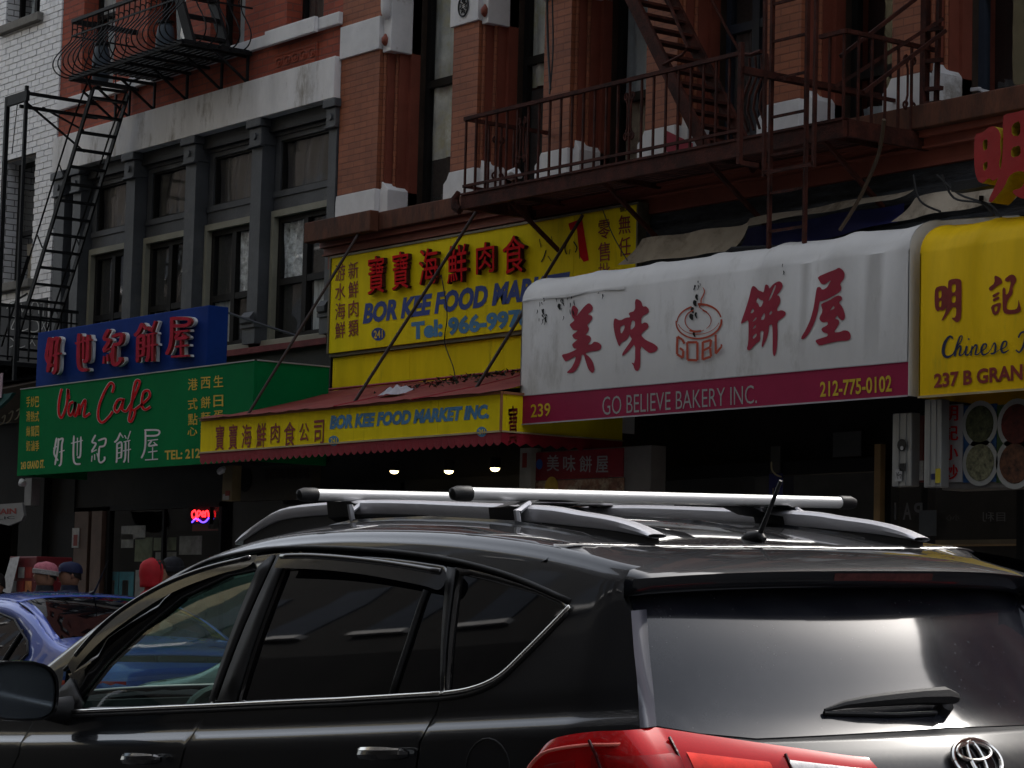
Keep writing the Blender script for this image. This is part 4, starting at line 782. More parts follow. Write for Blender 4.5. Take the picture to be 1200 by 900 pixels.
def post(name, label, a, b, c, d, Y, extra):
    t = boxsign(name, label, a, b, c, d, Y, .08, M_alu, 'post'); x0, x1, z0, z1 = PX(a, (c+d)/2, Y), PX(b, (c+d)/2, Y), PZ((a+b)/2, d, Y), PZ((a+b)/2, c, Y)
    obj('rib', MB().box((x0+(x1-x0)*.33, Y-.006, z0+.01), (x0+(x1-x0)*.38, Y, z1-.01)).box((x0+(x1-x0)*.7, Y-.006, z0+.01), (x0+(x1-x0)*.74, Y, z1-.01)), M_alu, t)
    for nm, (pa, pb, pc, pd), m in extra: rect(nm, pa, pb, pc, pd, Y-.01, m, t, .003)
    return t
M_stk = mat('black_sticker', (.015, .015, .015), .5)
p1 = post('shutter_housing', 'ribbed aluminium housing with a round sticker left of the menu box', 1045.5, 1068, 484, 570, 12.1, [('sticker', (1048.5, 1057, 550, 564), M_pwh), ('sticker', (1054, 1061, 543, 552), M_stk)])
obj('round_sticker', MB().cyl(P(1056.5, 521.5, 12.085), .04, .004, 16, 'Y'), M_stk, p1); obj('round_sticker', MB().cyl(P(1056.7, 525, 12.08), .014, .003, 12, 'Y'), M_pwh, p1)
strokes('sticker_print', [[(1050, 553), (1052, 561)], [(1053, 553), (1052, 557), (1056, 556), (1055, 561)]], (0, 0), 1, 12.087, M_stk, p1, width=.9)
p2 = post('shutter_housing', 'ribbed aluminium housing with yellow sticker directly beside the menu characters', 1083, 1102.5, 468, 571, 12.05, [('sticker', (1096, 1102, 549, 566), mat('yellow_sticker', (.45, .36, .02), .5)), ('sticker', (1091, 1095.5, 555, 562), mat('dark_blue_sticker', (.01, .015, .08), .5))])
rd = boxsign('red_side_panel', 'dark red panel with a white lower poster between the two metal housings', 1070, 1082.5, 487, 565, 12.3, .05, mat('dark_red_panel', (.12, .006, .008), .5)); rect('poster', 1070.5, 1082, 540, 563, 12.295, M_pwh, rd, .004)
bb = boxsign('fascia_sign', 'dark brown unlit fascia sign behind the scalloped market awning', 272, 365, 546, 586, 12.7, .1, mat('dark_brown_sign', (.045, .038, .028), .6, var=.3))
lettering('lettering', '新鮮海味 超級市場', q4(310, 362, 563, 561, 550, 548), 12.695, mat('very_dark_lettering', (.02, .015, .01), .6), bb, bold=.02); obj('round_print', MB().cyl(P(287, 562, 12.693), .12, .004, 20, 'Y'), M_dark, bb)
bc = boxsign('beige_meter_box', 'narrow beige box with a red sticker hanging under the market awning', 260.5, 272, 545.5, 587, 12.35, .1, mat('beige_box', (.20, .15, .075), .6, var=.2), 'box'); rect('sticker', 261, 268, 579, 586, 12.345, M_pwh, bc, .003); rect('sticker', 264, 269, 575, 581, 12.343, M_redd, bc, .003)
tag(obj('security_lamp', MB().tube([P(257, 553, 12.2), P(260, 551, 12.2), P(262.5, 548, 12.2)], [.03, .035, .02], 8), mat('white_enamel', (.6, .6, .6), .3), smooth=True), 'small white lamp beside the beige box under the market awning', 'lamp')
# recessed spotlights that are lit
for (x, y, e), l in zip(((462, 553, 18), (526, 553, 30), (580, 550, 40)), ('leftmost and faintest of three lit spotlights under the market awning', 'middle one of three lit spotlights under the market awning', 'rightmost and brightest lit spotlight under the market awning')):
    c = P(x, y, 12.75); t = thing('spotlight', l, 'lamp', c, 'lit spotlights under the market awning')
    obj('housing', MB().cyl(c+Vector((0, 0, .01)), .05, .09, 16), M_dark, t)
    obj('bulb', MB().tube([c+Vector((0, 0, .01)), c, c+Vector((0, 0, -.012)), c+Vector((0, 0, -.018))], [.040, .038, .028, .008], 12), mat('lit_bulb_%d' % e, (1, .8, .4), .4, emit=((1, .78, .38), e*.12), bump=0), t, smooth=True)
# neon open sign
nz = thing('neon_open_sign', 'glowing red neon open sign with a blue wave in the cafe window', 'sign', P(234, 612, SY-.1))
op = [[(228, 598), (225, 601), (225.5, 606), (228, 607.5), (230, 603), (228.5, 598)], [(231, 611), (231.5, 600), (234, 599), (235, 602), (232, 605)], [(236.5, 603.5), (239, 601.5), (238.5, 599.5), (236.6, 601), (237, 605), (240, 604.5)], [(240.5, 606), (241, 600), (243.5, 599), (244.5, 605.5)]]
for s in op: obj('neon_letter', MB().tube([P(x, y, SY-.03) for x, y in cspline(s, 4)], .008, 6), mat('neon_red', (1, .05, .05), .4, emit=((1, .015, .02), 2.2), bump=0), nz, smooth=True)
obj('neon_wave', MB().tube([P(x, y, SY-.02) for x, y in cspline([(225, 612), (229, 608), (232, 608.5), (237, 612), (241, 611), (244.5, 607)], 4)], .008, 6), mat('neon_blue', (.1, .1, 1), .4, emit=((.10, .04, 1), 1.8), bump=0), nz, smooth=True)
obj('backing', MB().box((PX(222, 605, SY), SY-.012, PZ(234, 614, SY)), (PX(247, 605, SY), SY-.006, PZ(234, 595, SY))), M_dark, nz)
# small hanging shield sign
ws = thing('hanging_shield_sign', 'small white hanging shield sign with red letters at the far left', 'sign', P(12, 616, 12.3))
obj('board', MB().prism([(PX(a, b, 12.3), PZ(a, b, 12.3)) for a, b in ((-14, 592), (26, 589), (28, 604), (25, 610), (10, 616), (-10, 611))], 'Y', 12.3, 12.33), mat('grey_white_board', (.22, .22, .22), .5, var=.2), ws)
lettering('lettering', 'MAIN', q4(-8, 19, 603, 602, 596.5, 595.5), 12.295, M_redd, ws, bold=.04); lettering('lettering', 'LIC', q4(-2, 17, 609, 608, 605.5, 604.5), 12.295, M_dark, ws)
# bakery and restaurant interior, dark
sf = thing('bakery_shopfront', 'dark glazed bakery shopfront with shelves behind its window under the white awning', 'shopfront', (-13, YW, .14))
fy = YW-.1
xs_ = [PX(a, 620, fy) for a in (268, 360, 470, 610, 760, 905, 1040, 1083, 1195)]
m = MB()
for x in xs_[1:]: m.box((x-.03, fy, .14), (x+.03, fy+.08, 2.64))
m.box((xs_[0], fy, 2.56), (-9, fy+.08, 2.66)).box((xs_[0], fy, .14), (-9, fy+.06, .6)); obj('frame', m, M_dark, sf)
obj('glass', MB().add([(xs_[0], fy+.04, .6), (-9, fy+.04, .6), (-9, fy+.04, 2.56), (xs_[0], fy+.04, 2.56)], [(0, 1, 2, 3)]), M_glass, sf)
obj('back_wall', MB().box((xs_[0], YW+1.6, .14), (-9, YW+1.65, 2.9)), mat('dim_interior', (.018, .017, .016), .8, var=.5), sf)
sh = MB(); 
for z in (1.0, 1.35, 1.7, 2.05): sh.box((PX(940, 620, YW+.3), YW+.25, z), (-9.2, YW+.6, z+.03))
obj('shelf', sh, mat('dim_wood_shelf', (.24, .18, .11), .7), sf)
jm = mesh_of(MB().tube([(0, 0, 0), (0, 0, .02), (0, 0, .16), (0, 0, .19), (0, 0, .22)], [.04, .045, .045, .025, .025], 10), 'jar', mat('dim_jar', (.42, .34, .22), .4, var=.4), smooth=True); rg = random.Random(4)
jr = MB()
for z in (1.03, 1.38, 1.73):
    x = PX(960, 620, YW+.3)
    while x < -9.4:
        share('jar', jm, sf, (x, YW+.35, z), scale=(1, 1, rg.uniform(.8, 1.1))); x += rg.uniform(.13, .17)
obj('door_post', MB().box((PX(1035, 560, fy)-.03, fy-.06, .14), (PX(1035, 560, fy)+.03, fy-.01, PZ(1035, 521, fy))), mat('tan_door_post', (.30, .19, .08), .5, var=.3), sf)
rect('window_sign', 901, 916, 555, 600, fy-.02, mat('navy_sign', (.008, .012, .10), .5), sf); rect('window_sign', 903, 914, 523, 554, fy-.02, mat('grey_sign', (.05, .05, .045), .5), sf)
strokes('sign_print', [[(904, 541), (904.5, 550), (909, 556), (916, 559)], [(906, 572), (906, 579)], [(909, 571), (909, 579)], [(913, 569), (911, 573), (913, 576)]], (0, 0), 1, fy-.023, mat('cream_print', (.42, .36, .20), .5), sf, width=1.8)
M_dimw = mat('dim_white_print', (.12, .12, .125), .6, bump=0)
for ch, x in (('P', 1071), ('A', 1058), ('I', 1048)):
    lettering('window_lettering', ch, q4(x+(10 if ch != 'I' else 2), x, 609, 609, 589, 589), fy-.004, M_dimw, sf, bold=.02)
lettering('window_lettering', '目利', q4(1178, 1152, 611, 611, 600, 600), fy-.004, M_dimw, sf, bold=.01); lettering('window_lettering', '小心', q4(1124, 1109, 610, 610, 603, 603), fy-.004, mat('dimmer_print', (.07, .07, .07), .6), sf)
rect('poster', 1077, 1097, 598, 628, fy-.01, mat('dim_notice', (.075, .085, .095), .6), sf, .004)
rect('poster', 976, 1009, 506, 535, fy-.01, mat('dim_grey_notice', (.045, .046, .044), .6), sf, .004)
# ================================================================== cornice clutter above the bakery awning: tarps, blue canvas
tp = thing('beige_tarp', 'stained beige tarp strip hanging over the dark blue canvas above the bakery awning', 'tarp', P(900, 270, 12.75))
def clothpoly(name, pts, Y, m, parent, n=16, wav=.03, dz=.0):
    A, B, C_, D = [P(x, y, Y) for x, y in pts]   # bl, br, tl, tr
    rows = [[((A*(1-i/n)+B*(i/n))*(1-k/6)+(C_*(1-i/n)+D*(i/n))*(k/6))+Vector((0, wav*math.sin(i*.8+k*.5)-(.10*(1-k/6)), 0)) for k in range(7)] for i in range(n+1)]
    return obj(name, MB().grid(rows), m, parent, smooth=True, recalc=False)
clothpoly('cloth', [(735, 312), (868, 296), (752, 280), (878, 262)], 12.7, M_tarp, tp); clothpoly('cloth', [(875, 268), (1056, 236), (878, 256), (1072, 222)], 12.85, M_tarp, tp); clothpoly('cloth', [(1056, 262), (1200, 236), (1072, 232), (1210, 200)], 12.7, M_tarp, tp)
bt = thing('blue_canvas', 'folded dark blue canvas behind the white awning', 'awning', P(960, 290, 12.9)); clothpoly('cloth', [(868, 305), (1062, 262), (876, 268), (1060, 238)], 12.93, M_bluec, bt)
# ================================================================== rods, cables
def cable(name, label, pts, r, m=M_wire, cat='cable', sag=0):
    return tag(obj(name, MB().tube(cspline([tuple(p) for p in pts], 6) if len(pts) > 2 else [tuple(p) for p in pts], r, 6), m, smooth=True), label, cat)
for (x0, y0, Y0_, x1, y1, Y1_), l in zip(((424, 268, YW-.3, 291, 485, 11.75), (560, 245, YW-.3, 413, 475, 11.9), (683, 252, YW-.2, 556, 458, 12.1)), ('leftmost iron rod holding up the red market awning', 'middle iron rod crossing the yellow market sign down to the awning', 'right iron rod holding the red awning near the bakery')):
    tag(obj('awning_rod', MB().tube([P(x0, y0, Y0_), P(x1, y1, Y1_)], .014, 8), M_rod, smooth=True), l, 'rod', 'iron rods staying the market awning')
cable('wire', 'thin dark wire hanging down the face of the yellow market sign', [P(517, 322, 12.86), P(521, 345, 12.86), P(524, 372, 12.86), P(521, 400, 12.9), P(531, 430, 12.9), P(534, 446, 12.9)], .005)
cable('stay_cable', 'grey stay cable from the blue sign to the grey window front', [P(252, 361, 12.1), P(300, 378, 12.5), P(346, 393, 12.9)], .012, mat('grey_cable', (.10, .10, .12), .5))
cable('wire', 'thin wire crossing the top right of the yellow market sign', [P(706, 245, 12.8), P(718, 275, 12.7), P(735, 305, 12.5)], .005)
cable('hose', 'tan hose hanging from the fire escape down to the bakery awning', [P(1036, 140, 12.2), P(1031, 175, 12.3), P(1020, 205, 12.4), P(1003, 240, 12.4), P(984, 270, 12.3)], .014, mat('tan_hose', (.075, .048, .028), .7), 'hose')
for pts, l in (([(1104, 205), (1118, 232), (1150, 238), (1165, 252)], 'middle one of the loose black wires draped behind the raised red character'), ([(1098, 205), (1125, 228), (1160, 240), (1175, 258)], 'longest loose black wire, running furthest right behind the raised red character'), ([(1070, 205), (1078, 235), (1102, 248)], 'leftmost loose black wire, hanging to the white awning left of the red character')):
    cable('wire', l, [P(x, y, 12.5) for x, y in pts], .008)['group'] = 'loose black wires by the red character'
cable('drop_cable', 'double cable hanging from the top of the orange building to the fire escape', [P(641, -10, 12.6), P(642, 50, 12.6), P(645, 105, 12.5)], .010)
cable('drop_cable', 'thin cable hanging beside the double cable on the orange pier', [P(647, -10, 12.6), P(648, 60, 12.6), P(644, 110, 12.5)], .007)
# ================================================================== rust brown fire escape on the orange building
FY, WYY = 12.2, YW-.02
fe = thing('fire_escape', 'rust brown iron fire escape balcony with stair over the yellow market sign', 'fire escape', (-14.8, 12.6, 4.8))
fx0, fx1 = -17.05, -12.56; fz = 4.93; rt = 5.565
obj('front_beam', MB().box((fx0, FY-.02, fz-.125), (fx1, FY+.02, fz)).box((fx0, FY-.03, fz-.01), (fx1, FY+.05, fz+.008)), M_rust, fe)
obj('end_beam', MB().box((fx0-.02, FY+.02, fz-.12), (fx0+.02, WYY, fz)), M_rust, fe); obj('end_beam', MB().box((fx1-.02, FY+.02, fz-.12), (fx1+.02, WYY, fz)), M_rust, fe)
sl_ = mesh_of(MB().box((fx0+.03, -.02, -.006), (fx1-.03, .02, .006)), 'slat', M_rust)
for i in range(14): share('slat', sl_, fe, (0, FY+.07+i*.058, fz-.012))
for i in range(4):
    x = fx0+.4+(fx1-fx0-.8)*i/3; obj('bracket', MB().bar((x, FY+.05, fz-.03), (x, WYY, fz-.03), .035, .05).bar((x, FY+.15, fz-.05), (x, WYY, fz-.55), .03), M_rust, fe)
obj('curled_bracket', MB().tube([(fx0-.02, FY-.01, fz-.13+.05*0), (fx0-.07, FY-.02, fz-.10), (fx0-.09, FY-.02, fz-.03), (fx0-.05, FY-.01, fz+.03)], [.035, .04, .035, .02], 8), M_rust, fe, smooth=True)
op0, op1 = PX(868, 120, FY), PX(960, 120, FY)
obj('top_rail', MB().bar((fx0, FY, rt), (op0, FY, rt), .035, .03), M_rust, fe); obj('top_rail', MB().bar((fx0, FY, rt), (fx0, WYY, rt), .03, .03), M_rust, fe)
obj('top_rail', MB().bar((fx1, FY, rt-.02), (fx1, WYY, rt-.02), .03, .03).bar((op1, FY, rt-.02), (fx1, FY, rt-.02), .03), M_rust, fe)
obj('bottom_rail', MB().bar((fx0, FY, fz+.07), (op0, FY, fz+.07), .022, .022).bar((fx0, FY, fz+.07), (fx0, WYY, fz+.07), .022), M_rust, fe)
bal = mesh_of(MB().bar((0, 0, fz+.0), (0, 0, rt), .016), 'baluster', M_rust); x = fx0+.02; n = 0
while x < op0: share('baluster', bal, fe, (x, FY, 0)); x += .142
for k in range(6): share('baluster', bal, fe, (fx0, FY+.12+.13*k, 0)); share('baluster', bal, fe, (fx1, FY+.12+.13*k, 0))
for k in range(2): share('baluster', bal, fe, (fx1-.02-.14*k, FY, 0))
def scroll(cx_, z0_, z1_, y, parent, m, r=.035, ax='X', k=.03):
    for s in (1, -1):
        pts = [(s*.0+cx_+s*k, z0_+.10), (cx_+s*k*1.0, z0_+.16), (cx_+s*.018, z0_+.20), (cx_+s*.018, z1_-.20), (cx_+s*k, z1_-.16), (cx_+s*k, z1_-.10)]
        def spi(zc, d): return [(cx_+s*(k+r*(1-t*.09)*math.sin(t*.62)), zc+d*(r*(1-t*.09))*math.cos(t*.62)-d*r) for t in range(10)]
        pl = spi(z1_-.10, 1)[::-1]+pts[::-1]+spi(z0_+.10, -1)
        obj('scroll', MB().tube([(p[0], y, p[1]) if ax == 'X' else (y, p[0], p[1]) for p in pl], .009, 5), m, parent, smooth=True)
for px_ in (737, 612, 925): 
    if px_ != 925: scroll(PX(px_, 150, FY), fz+.07, rt, FY, fe, M_rust)
scroll(FY+.35, fz+.07, rt, fx0, fe, M_rust, ax='Y'); scroll(FY+.62, fz+.05, rt, fx1, fe, M_rust, ax='Y')
# bowed corner panel beside the stair opening
for k in range(4):
    xx = PX(877+7*k, 120, FY)
    obj('bowed_bar', MB().tube([(xx, FY, rt-.05), (xx+.02, FY, rt-.2), (xx-.03, FY-.02, rt-.33), (xx-.05, FY-.02, fz+.2), (xx, FY, fz+.05)], .011, 5), M_rust, fe, smooth=True)
obj('gate_rail', MB().tube([(PX(868, 55, FY), FY, rt), (PX(880, 57, FY), FY, rt-.03), (PX(892, 57, FY), FY, rt-.02)], .016, 6), M_rust, fe)
# stair down to the platform: treads run away from the street
def stairs(parent, A0, A1, B0, B1, n, m, tw=.10, th=.03, sw=.035, sd=.13, t0=0, t1=1):
    A0, A1, B0, B1 = map(Vector, (A0, A1, B0, B1))
    obj('stringer', MB().bar(A0, A1, sw, sd), m, parent); obj('stringer', MB().bar(B0, B1, sw, sd), m, parent)
    for i in range(n):
        t = t0+(t1-t0)*(i+.5)/n; a = A0.lerp(A1, t); b = B0.lerp(B1, t); obj('tread', MB().bar(a, b, tw, th), m, parent)
Y1, Y2 = 12.45, 12.90
a0, a1 = P(741, 0, Y1), P(834, 188, Y1); d = (a1-a0)
up = a0-d*.9; b0, b1 = Vector((up.x, Y2, up.z)), Vector((a1.x, Y2, a1.z))
stairs(fe, up, a1, b0, b1, 22, M_rust, th=.022, sw=.03, sd=.11)
obj('handrail', MB().tube([(up.x+.1, Y1-.03, up.z+.55)]+[P(*p, Y1-.03) for p in ((783, 0), (797, 35), (806, 56), (800, 64), (777, 76))], .012, 6), M_rust, fe, smooth=True)
obj('handrail', MB().tube([P(832, -5, 12.95), P(852, 35, 12.95), P(866, 58, 12.95)], .012, 6), M_rust, fe)
obj('upper_platform', MB().box((fx0, FY, 8.0), (fx1, WYY, 8.04)).box((fx0, FY-.02, 7.9), (fx1, FY+.02, 8.05)), M_rust, fe)
# frame for the drop ladder
ly = 11.95
t = thing('drop_ladder', 'rust brown drop ladder hanging in its frame in front of the fire escape', 'ladder', P(916, 290, 12.05))
s0t, s0b, s1t, s1b = P(906, -20, 12.05), P(897, 292, 12.05), P(939, -20, 12.05), P(932, 286, 12.05)
s0b.x = s0t.x; s1b.x = s1t.x = s0t.x+.36; s1b.z = s0b.z
obj('stile', MB().bar(s0t, s0b, .022, .03), M_rust, t); obj('stile', MB().bar(s1t, s1b, .022, .03), M_rust, t)
rm_ = mesh_of(MB().bar((0, 0, 0), (.36, 0, 0), .018), 'rung', M_rust); z = s0b.z+.12
while z < s0t.z: share('rung', rm_, t, (s0t.x, 12.05, z)); z += .27
fr = obj('guide_frame', MB().bar(P(897, -20, ly), Vector((PX(897, 100, ly), ly, PZ(893, 207, ly))), .024).bar(P(957, -20, ly), Vector((PX(955, 100, ly), ly, PZ(952, 196, ly))), .024).bar((PX(897, 100, ly), ly, PZ(893, 203, ly)), (PX(955, 100, ly), ly, PZ(893, 203, ly)), .024), M_rust, t)
obj('guide_post', MB().bar((PX(868, 100, 11.75), 11.75, PZ(868, 50, 11.75)), (PX(868, 100, 11.75), 11.75, PZ(867, 192, 11.75)), .032).bar((PX(868, 100, 11.75), 11.75, PZ(867, 192, 11.75)+.01), (PX(868, 100, 11.75), 11.92, PZ(867, 192, 11.75)+.01), .03), M_rust, t)
bxx = PX(870, 82, 11.75); obj('tie_beam', MB().bar((bxx, 11.75, PZ(870, 82, 11.75)), (bxx, WYY, PZ(870, 82, 11.75)), .045, .05).bar((bxx+.16, 12.0, PZ(870, 82, 11.75)-.05), (bxx+.16, WYY, PZ(870, 82, 11.75)-.05), .025), M_rust, t)
for p in (((978, 102), (1105, 22)), ((1012, 108), (1108, 36)), ((985, 66), (1078, -5))): obj('brace', MB().bar(P(*p[0], 12.3), P(*p[1], 13.0), .026), M_rust, t)
wl = MB().bar(P(1085, -10, 13.0), P(1083, 130, 13.0), .05, .05).bar(P(1101, -10, 13.0), P(1097, 128, 13.0), .03); obj('wall_guide', wl, M_rust, t)
for y in (35, 72, 105, 122): obj('clip', MB().bar(P(1084, y, 12.98), P(1104, y-2, 12.98), .03), M_rust, t)
tag(obj('broken_antenna', MB().bar(P(1139, 105, 12.95), P(1148, 104, 12.9), .025).bar(P(1146, 104, 12.9), P(1178, 113, 12.9), .018).bar(P(1150, 106, 12.9), P(1162, 116, 12.85), .014), mat('pale_metal', (.5, .5, .52), .4)), 'small pale broken bracket lying on the brown ledge by the right window', 'bracket')
# small things on the platform
rc_ = tag(obj('red_cloth', MB().add([P(781, 153, 12.6), P(812, 168, 12.6), P(812, 176, 12.6), P(781, 178, 12.6)]+[P(781, 153, 12.68), P(812, 168, 12.68), P(812, 176, 12.68), P(781, 178, 12.68)], [(0, 1, 2, 3), (7, 6, 5, 4), (0, 4, 5, 1), (1, 5, 6, 2), (2, 6, 7, 3), (3, 7, 4, 0)]), mat('crimson_box', (.30, .008, .03), .6)), 'crimson box standing behind the fire escape railing against the white pier foot', 'box')
tag(obj('white_tube', MB().bar(P(748, 189, 12.25), P(785, 182, 12.25), .018), mat('white_plastic', (.6, .6, .6), .4)), 'thin white tube lying on the fire escape beam', 'tube')
tag(obj('small_bundle', MB().tube([P(597, 210, 12.7), P(599, 205, 12.7), P(604, 202, 12.7), P(610, 207, 12.7)], [.03, .05, .045, .02], 8), M_wstone, smooth=True), 'small white bundle on the left end of the brown fire escape', 'bundle')
# ================================================================== black balcony on the red building
bx1_ = PX(291, 62, 13.05); bx0_ = PX(158, 38, 13.05); bz = PZ(291, 62, 13.05); bt_ = PZ(158, 38, 13.05); by = 12.3
bf = thing('iron_balcony', 'black iron balcony with bowed bars high on the red brick house', 'fire escape', ((bx0_+bx1_)/2, 12.7, bz))
obj('frame', MB().bar((bx0_, by, bz), (bx1_, by, bz), .04, .05).bar((bx0_, by, bz), (bx0_, WYY, bz), .04, .05).bar((bx1_, by, bz), (bx1_, WYY, bz), .04, .05), M_black, bf)
sm_ = mesh_of(MB().box((bx0_+.5, -.021, -.006), (bx1_-.02, .021, .006)), 'slat', M_black)
for i in range(11): share('slat', sm_, bf, (0, by+.06+i*.066, bz+.01))
for i in range(7): x = bx0_+(bx1_-bx0_)*(i+.2)/6.4; obj('cross_bearer', MB().bar((x, by, bz-.02), (x, WYY, bz-.02), .03), M_black, bf)
for px_ in (136, 152, 181, 219, 259, 289):
    x = PX(px_, 85, 13.05); obj('bracket', MB().bar((x, WYY-.02, bz), (x, WYY-.02, bz-.34), .025).bar((x, by+.35, bz-.02), (x, WYY-.02, bz-.30), .022), M_black, bf)
def bowed(parent, base, out, zt_, r=.0075):
    b = Vector(base); o = Vector(out); z0_ = b.z; h = zt_-z0_
    pr = [(0, .02), (.06, .0), (.16, .05), (.21, .16), (.19, .30), (.10, .48), (.02, .62), (0, .74), (0, 1.0)]
    obj('bowed_bar', MB().tube(cspline([tuple(b+o*q+Vector((0, 0, h*t))) for q, t in pr], 3), r, 5), M_black, parent, smooth=True)
    obj('curl', MB().tube([tuple(b+o*(-.03+.03*math.cos(a*.7))+Vector((0, 0, h*.80+.03*math.sin(a*.7)))) for a in range(8)], .006, 5), M_black, parent, smooth=True)
ncol = 22
for i in range(ncol): x = bx0_+(bx1_-bx0_)*i/(ncol-1); bowed(bf, (x, by, bz), (0, -1, 0), bt_+.02)
for i in range(1, 6): y = by+(WYY-by)*i/6; bowed(bf, (bx0_, y, bz), (-1, 0, 0), bt_+.02); bowed(bf, (bx1_, y, bz), (1, 0, 0), bt_+.02)
for zz, w_ in ((bt_, .035), (bz+(bt_-bz)*.74, .016)): obj('rail', MB().bar((bx0_, by, zz), (bx1_, by, zz), w_).bar((bx0_, by, zz), (bx0_, WYY, zz), w_ if w_ < .03 else .05).bar((bx1_, by, zz), (bx1_, WYY, zz), w_), M_black, bf)
# stair up from the balcony
a1_ = Vector((PX(225, 50, 12.5), 12.5, bz+.02)); up_ = Vector((a1_.x-1.25, 12.5, bz+2.3)); stairs(bf, up_, a1_, up_+Vector((0, .4, 0)), a1_+Vector((0, .4, 0)), 10, M_black)
# pale things on the balcony: two rounded water barrels
for px_, l in ((124, 'pale blue grey barrel standing at the left end of the black balcony'), (198, 'blue grey barrel standing in the middle of the black balcony')):
    c = Vector((PX(px_, 60, 12.8), 12.75, bz+.03)); br_ = thing('barrel', l, 'barrel', c)
    obj('body', MB().tube([c+Vector((0, 0, z)) for z in (0, .05, .15, .28, .38, .43)], [.07, .09, .10, .10, .085, .06], 14), mat('pale_blue_plastic', (.06, .08, .10), .6), br_, smooth=True); obj('lid', MB().cyl(c+Vector((0, 0, .43)), .09, .02, 14), M_black, br_)
# sloping ladder from the balcony
ld = thing('sloping_ladder', 'long black sloping ladder stair running down from the black balcony', 'ladder', P(40, 415, 12.6))
L0, L1 = P(109, 104, 12.45), P(8, 437, 12.45); R0_, R1_ = P(147, 108, 12.87), P(55, 400, 12.87)
R0_ = Vector((L0.x, 12.87, L0.z)); R1_ = Vector((L1.x, 12.87, L1.z))
stairs(ld, L0, L1, R0_, R1_, 17, M_black, tw=.09, th=.02, sw=.02, sd=.06)
for yy, p in ((12.42, [(86, 140), (83, 118), (88, 103), (112, 91)]), ): pass
hd = L1-L0
for k, (yy, off) in enumerate(((12.42, .30), (12.90, .30))):
    A = Vector((L0.x-.02, yy, L0.z+off*.4)); B = Vector((L1.x, yy, L1.z+off)); mid = A.lerp(B, .02)+Vector((-.05, 0, .1))
    obj('handrail', MB().tube([tuple(A+Vector((.25, 0, .03))), tuple(A+Vector((.03, 0, .03))), tuple(A+Vector((-.12, 0, -.12))), tuple(A.lerp(B, .18)+Vector((-.10, 0, .0))), tuple(B+Vector((-.1, 0, 0)))], .011, 6), M_black, ld, smooth=True)
    for q in (.3, .55, .8): a = L0.lerp(L1, q); a = Vector((a.x, yy, a.z)); obj('handrail_stay', MB().bar(a, a+Vector((-.13, 0, .15)), .012), M_black, ld)
obj('landing_bar', MB().tube([P(112, 75, 12.35), P(101, 90, 12.4), P(108, 107, 12.45)], .014, 6).bar(P(110, 103, 12.45), P(148, 108, 12.87), .03), M_black, ld)
# frame and lower balcony on the white building
lf = thing('iron_balcony', 'black iron balcony end with tall posts in front of the white brick wall', 'fire escape', P(20, 430, 12.5))
py = 12.0; pz1 = PZ(28, 108, py); xA, xB = PX(3, 250, py), PX(25, 250, py); zl = PZ(40, 430, 12.4)
obj('post', MB().bar((xA, py, pz1), (xA, py, zl-.2), .045), M_black, lf); obj('post', MB().bar((xB, py, pz1+.06), (xB, py, zl-.2), .035), M_black, lf)
obj('head_bar', MB().bar((xA-.02, py, pz1-.05), (xB+.04, py, pz1-.05), .04, .11), M_black, lf)
obj('tie_bar', MB().bar((xB, py, pz1-.02), (xB, WYY-.25, pz1-.02), .03, .035), M_black, lf); obj('tie_bar', MB().bar((xB-.15, py, pz1-.14), (xB-.15, WYY-.15, pz1-.14), .03, .035), M_black, lf)
obj('brace', MB().bar((xB, py, pz1-.12), P(99, 178, 13.0), .018), M_black, lf); obj('brace', MB().bar(P(50, 126, 12.3), P(98, 153, 13.0), .018), M_black, lf); obj('thin_rod', MB().bar(P(21, 116, 12.1), P(14, 180, 12.1), .008), M_black, lf)
zr = PZ(0, 353, 12.0); xl = PX(84, 361, 13.0)
obj('end_rail', MB().bar((xl, 11.95, zr), (xl, WYY, zr), .035).bar((xl, 11.95, zr-.13), (xl, WYY, zr-.13), .018).bar((xl, 11.95, zr-.34), (xl, WYY, zr-.34), .018).bar((xl, 11.95, zr-.56), (xl, WYY, zr-.56), .018), M_black, lf)
obj('front_rail', MB().bar((xl, 11.95, zr), (xl-4, 11.95, zr), .035).bar((xl, 11.95, zr-.6), (xl-4, 11.95, zr-.6), .05, .08), M_black, lf)
obj('floor', MB().box((xl-4, 11.95, zr-.66), (xl, WYY, zr-.61)), M_black, lf)
bm_ = mesh_of(MB().bar((0, 0, zr), (0, 0, zr-.6), .018), 'baluster', M_black)
for k in range(9): share('baluster', bm_, lf, (xl, 12.0+.125*k, 0))
for k in range(14): share('baluster', bm_, lf, (xl-.13*k, 11.95, 0))
obj('handrail_hook', MB().tube([P(*p, 12.3) for p in ((33, 300), (26, 322), (19, 345), (22, 350), (32, 344))], .012, 6), M_black, lf, smooth=True)
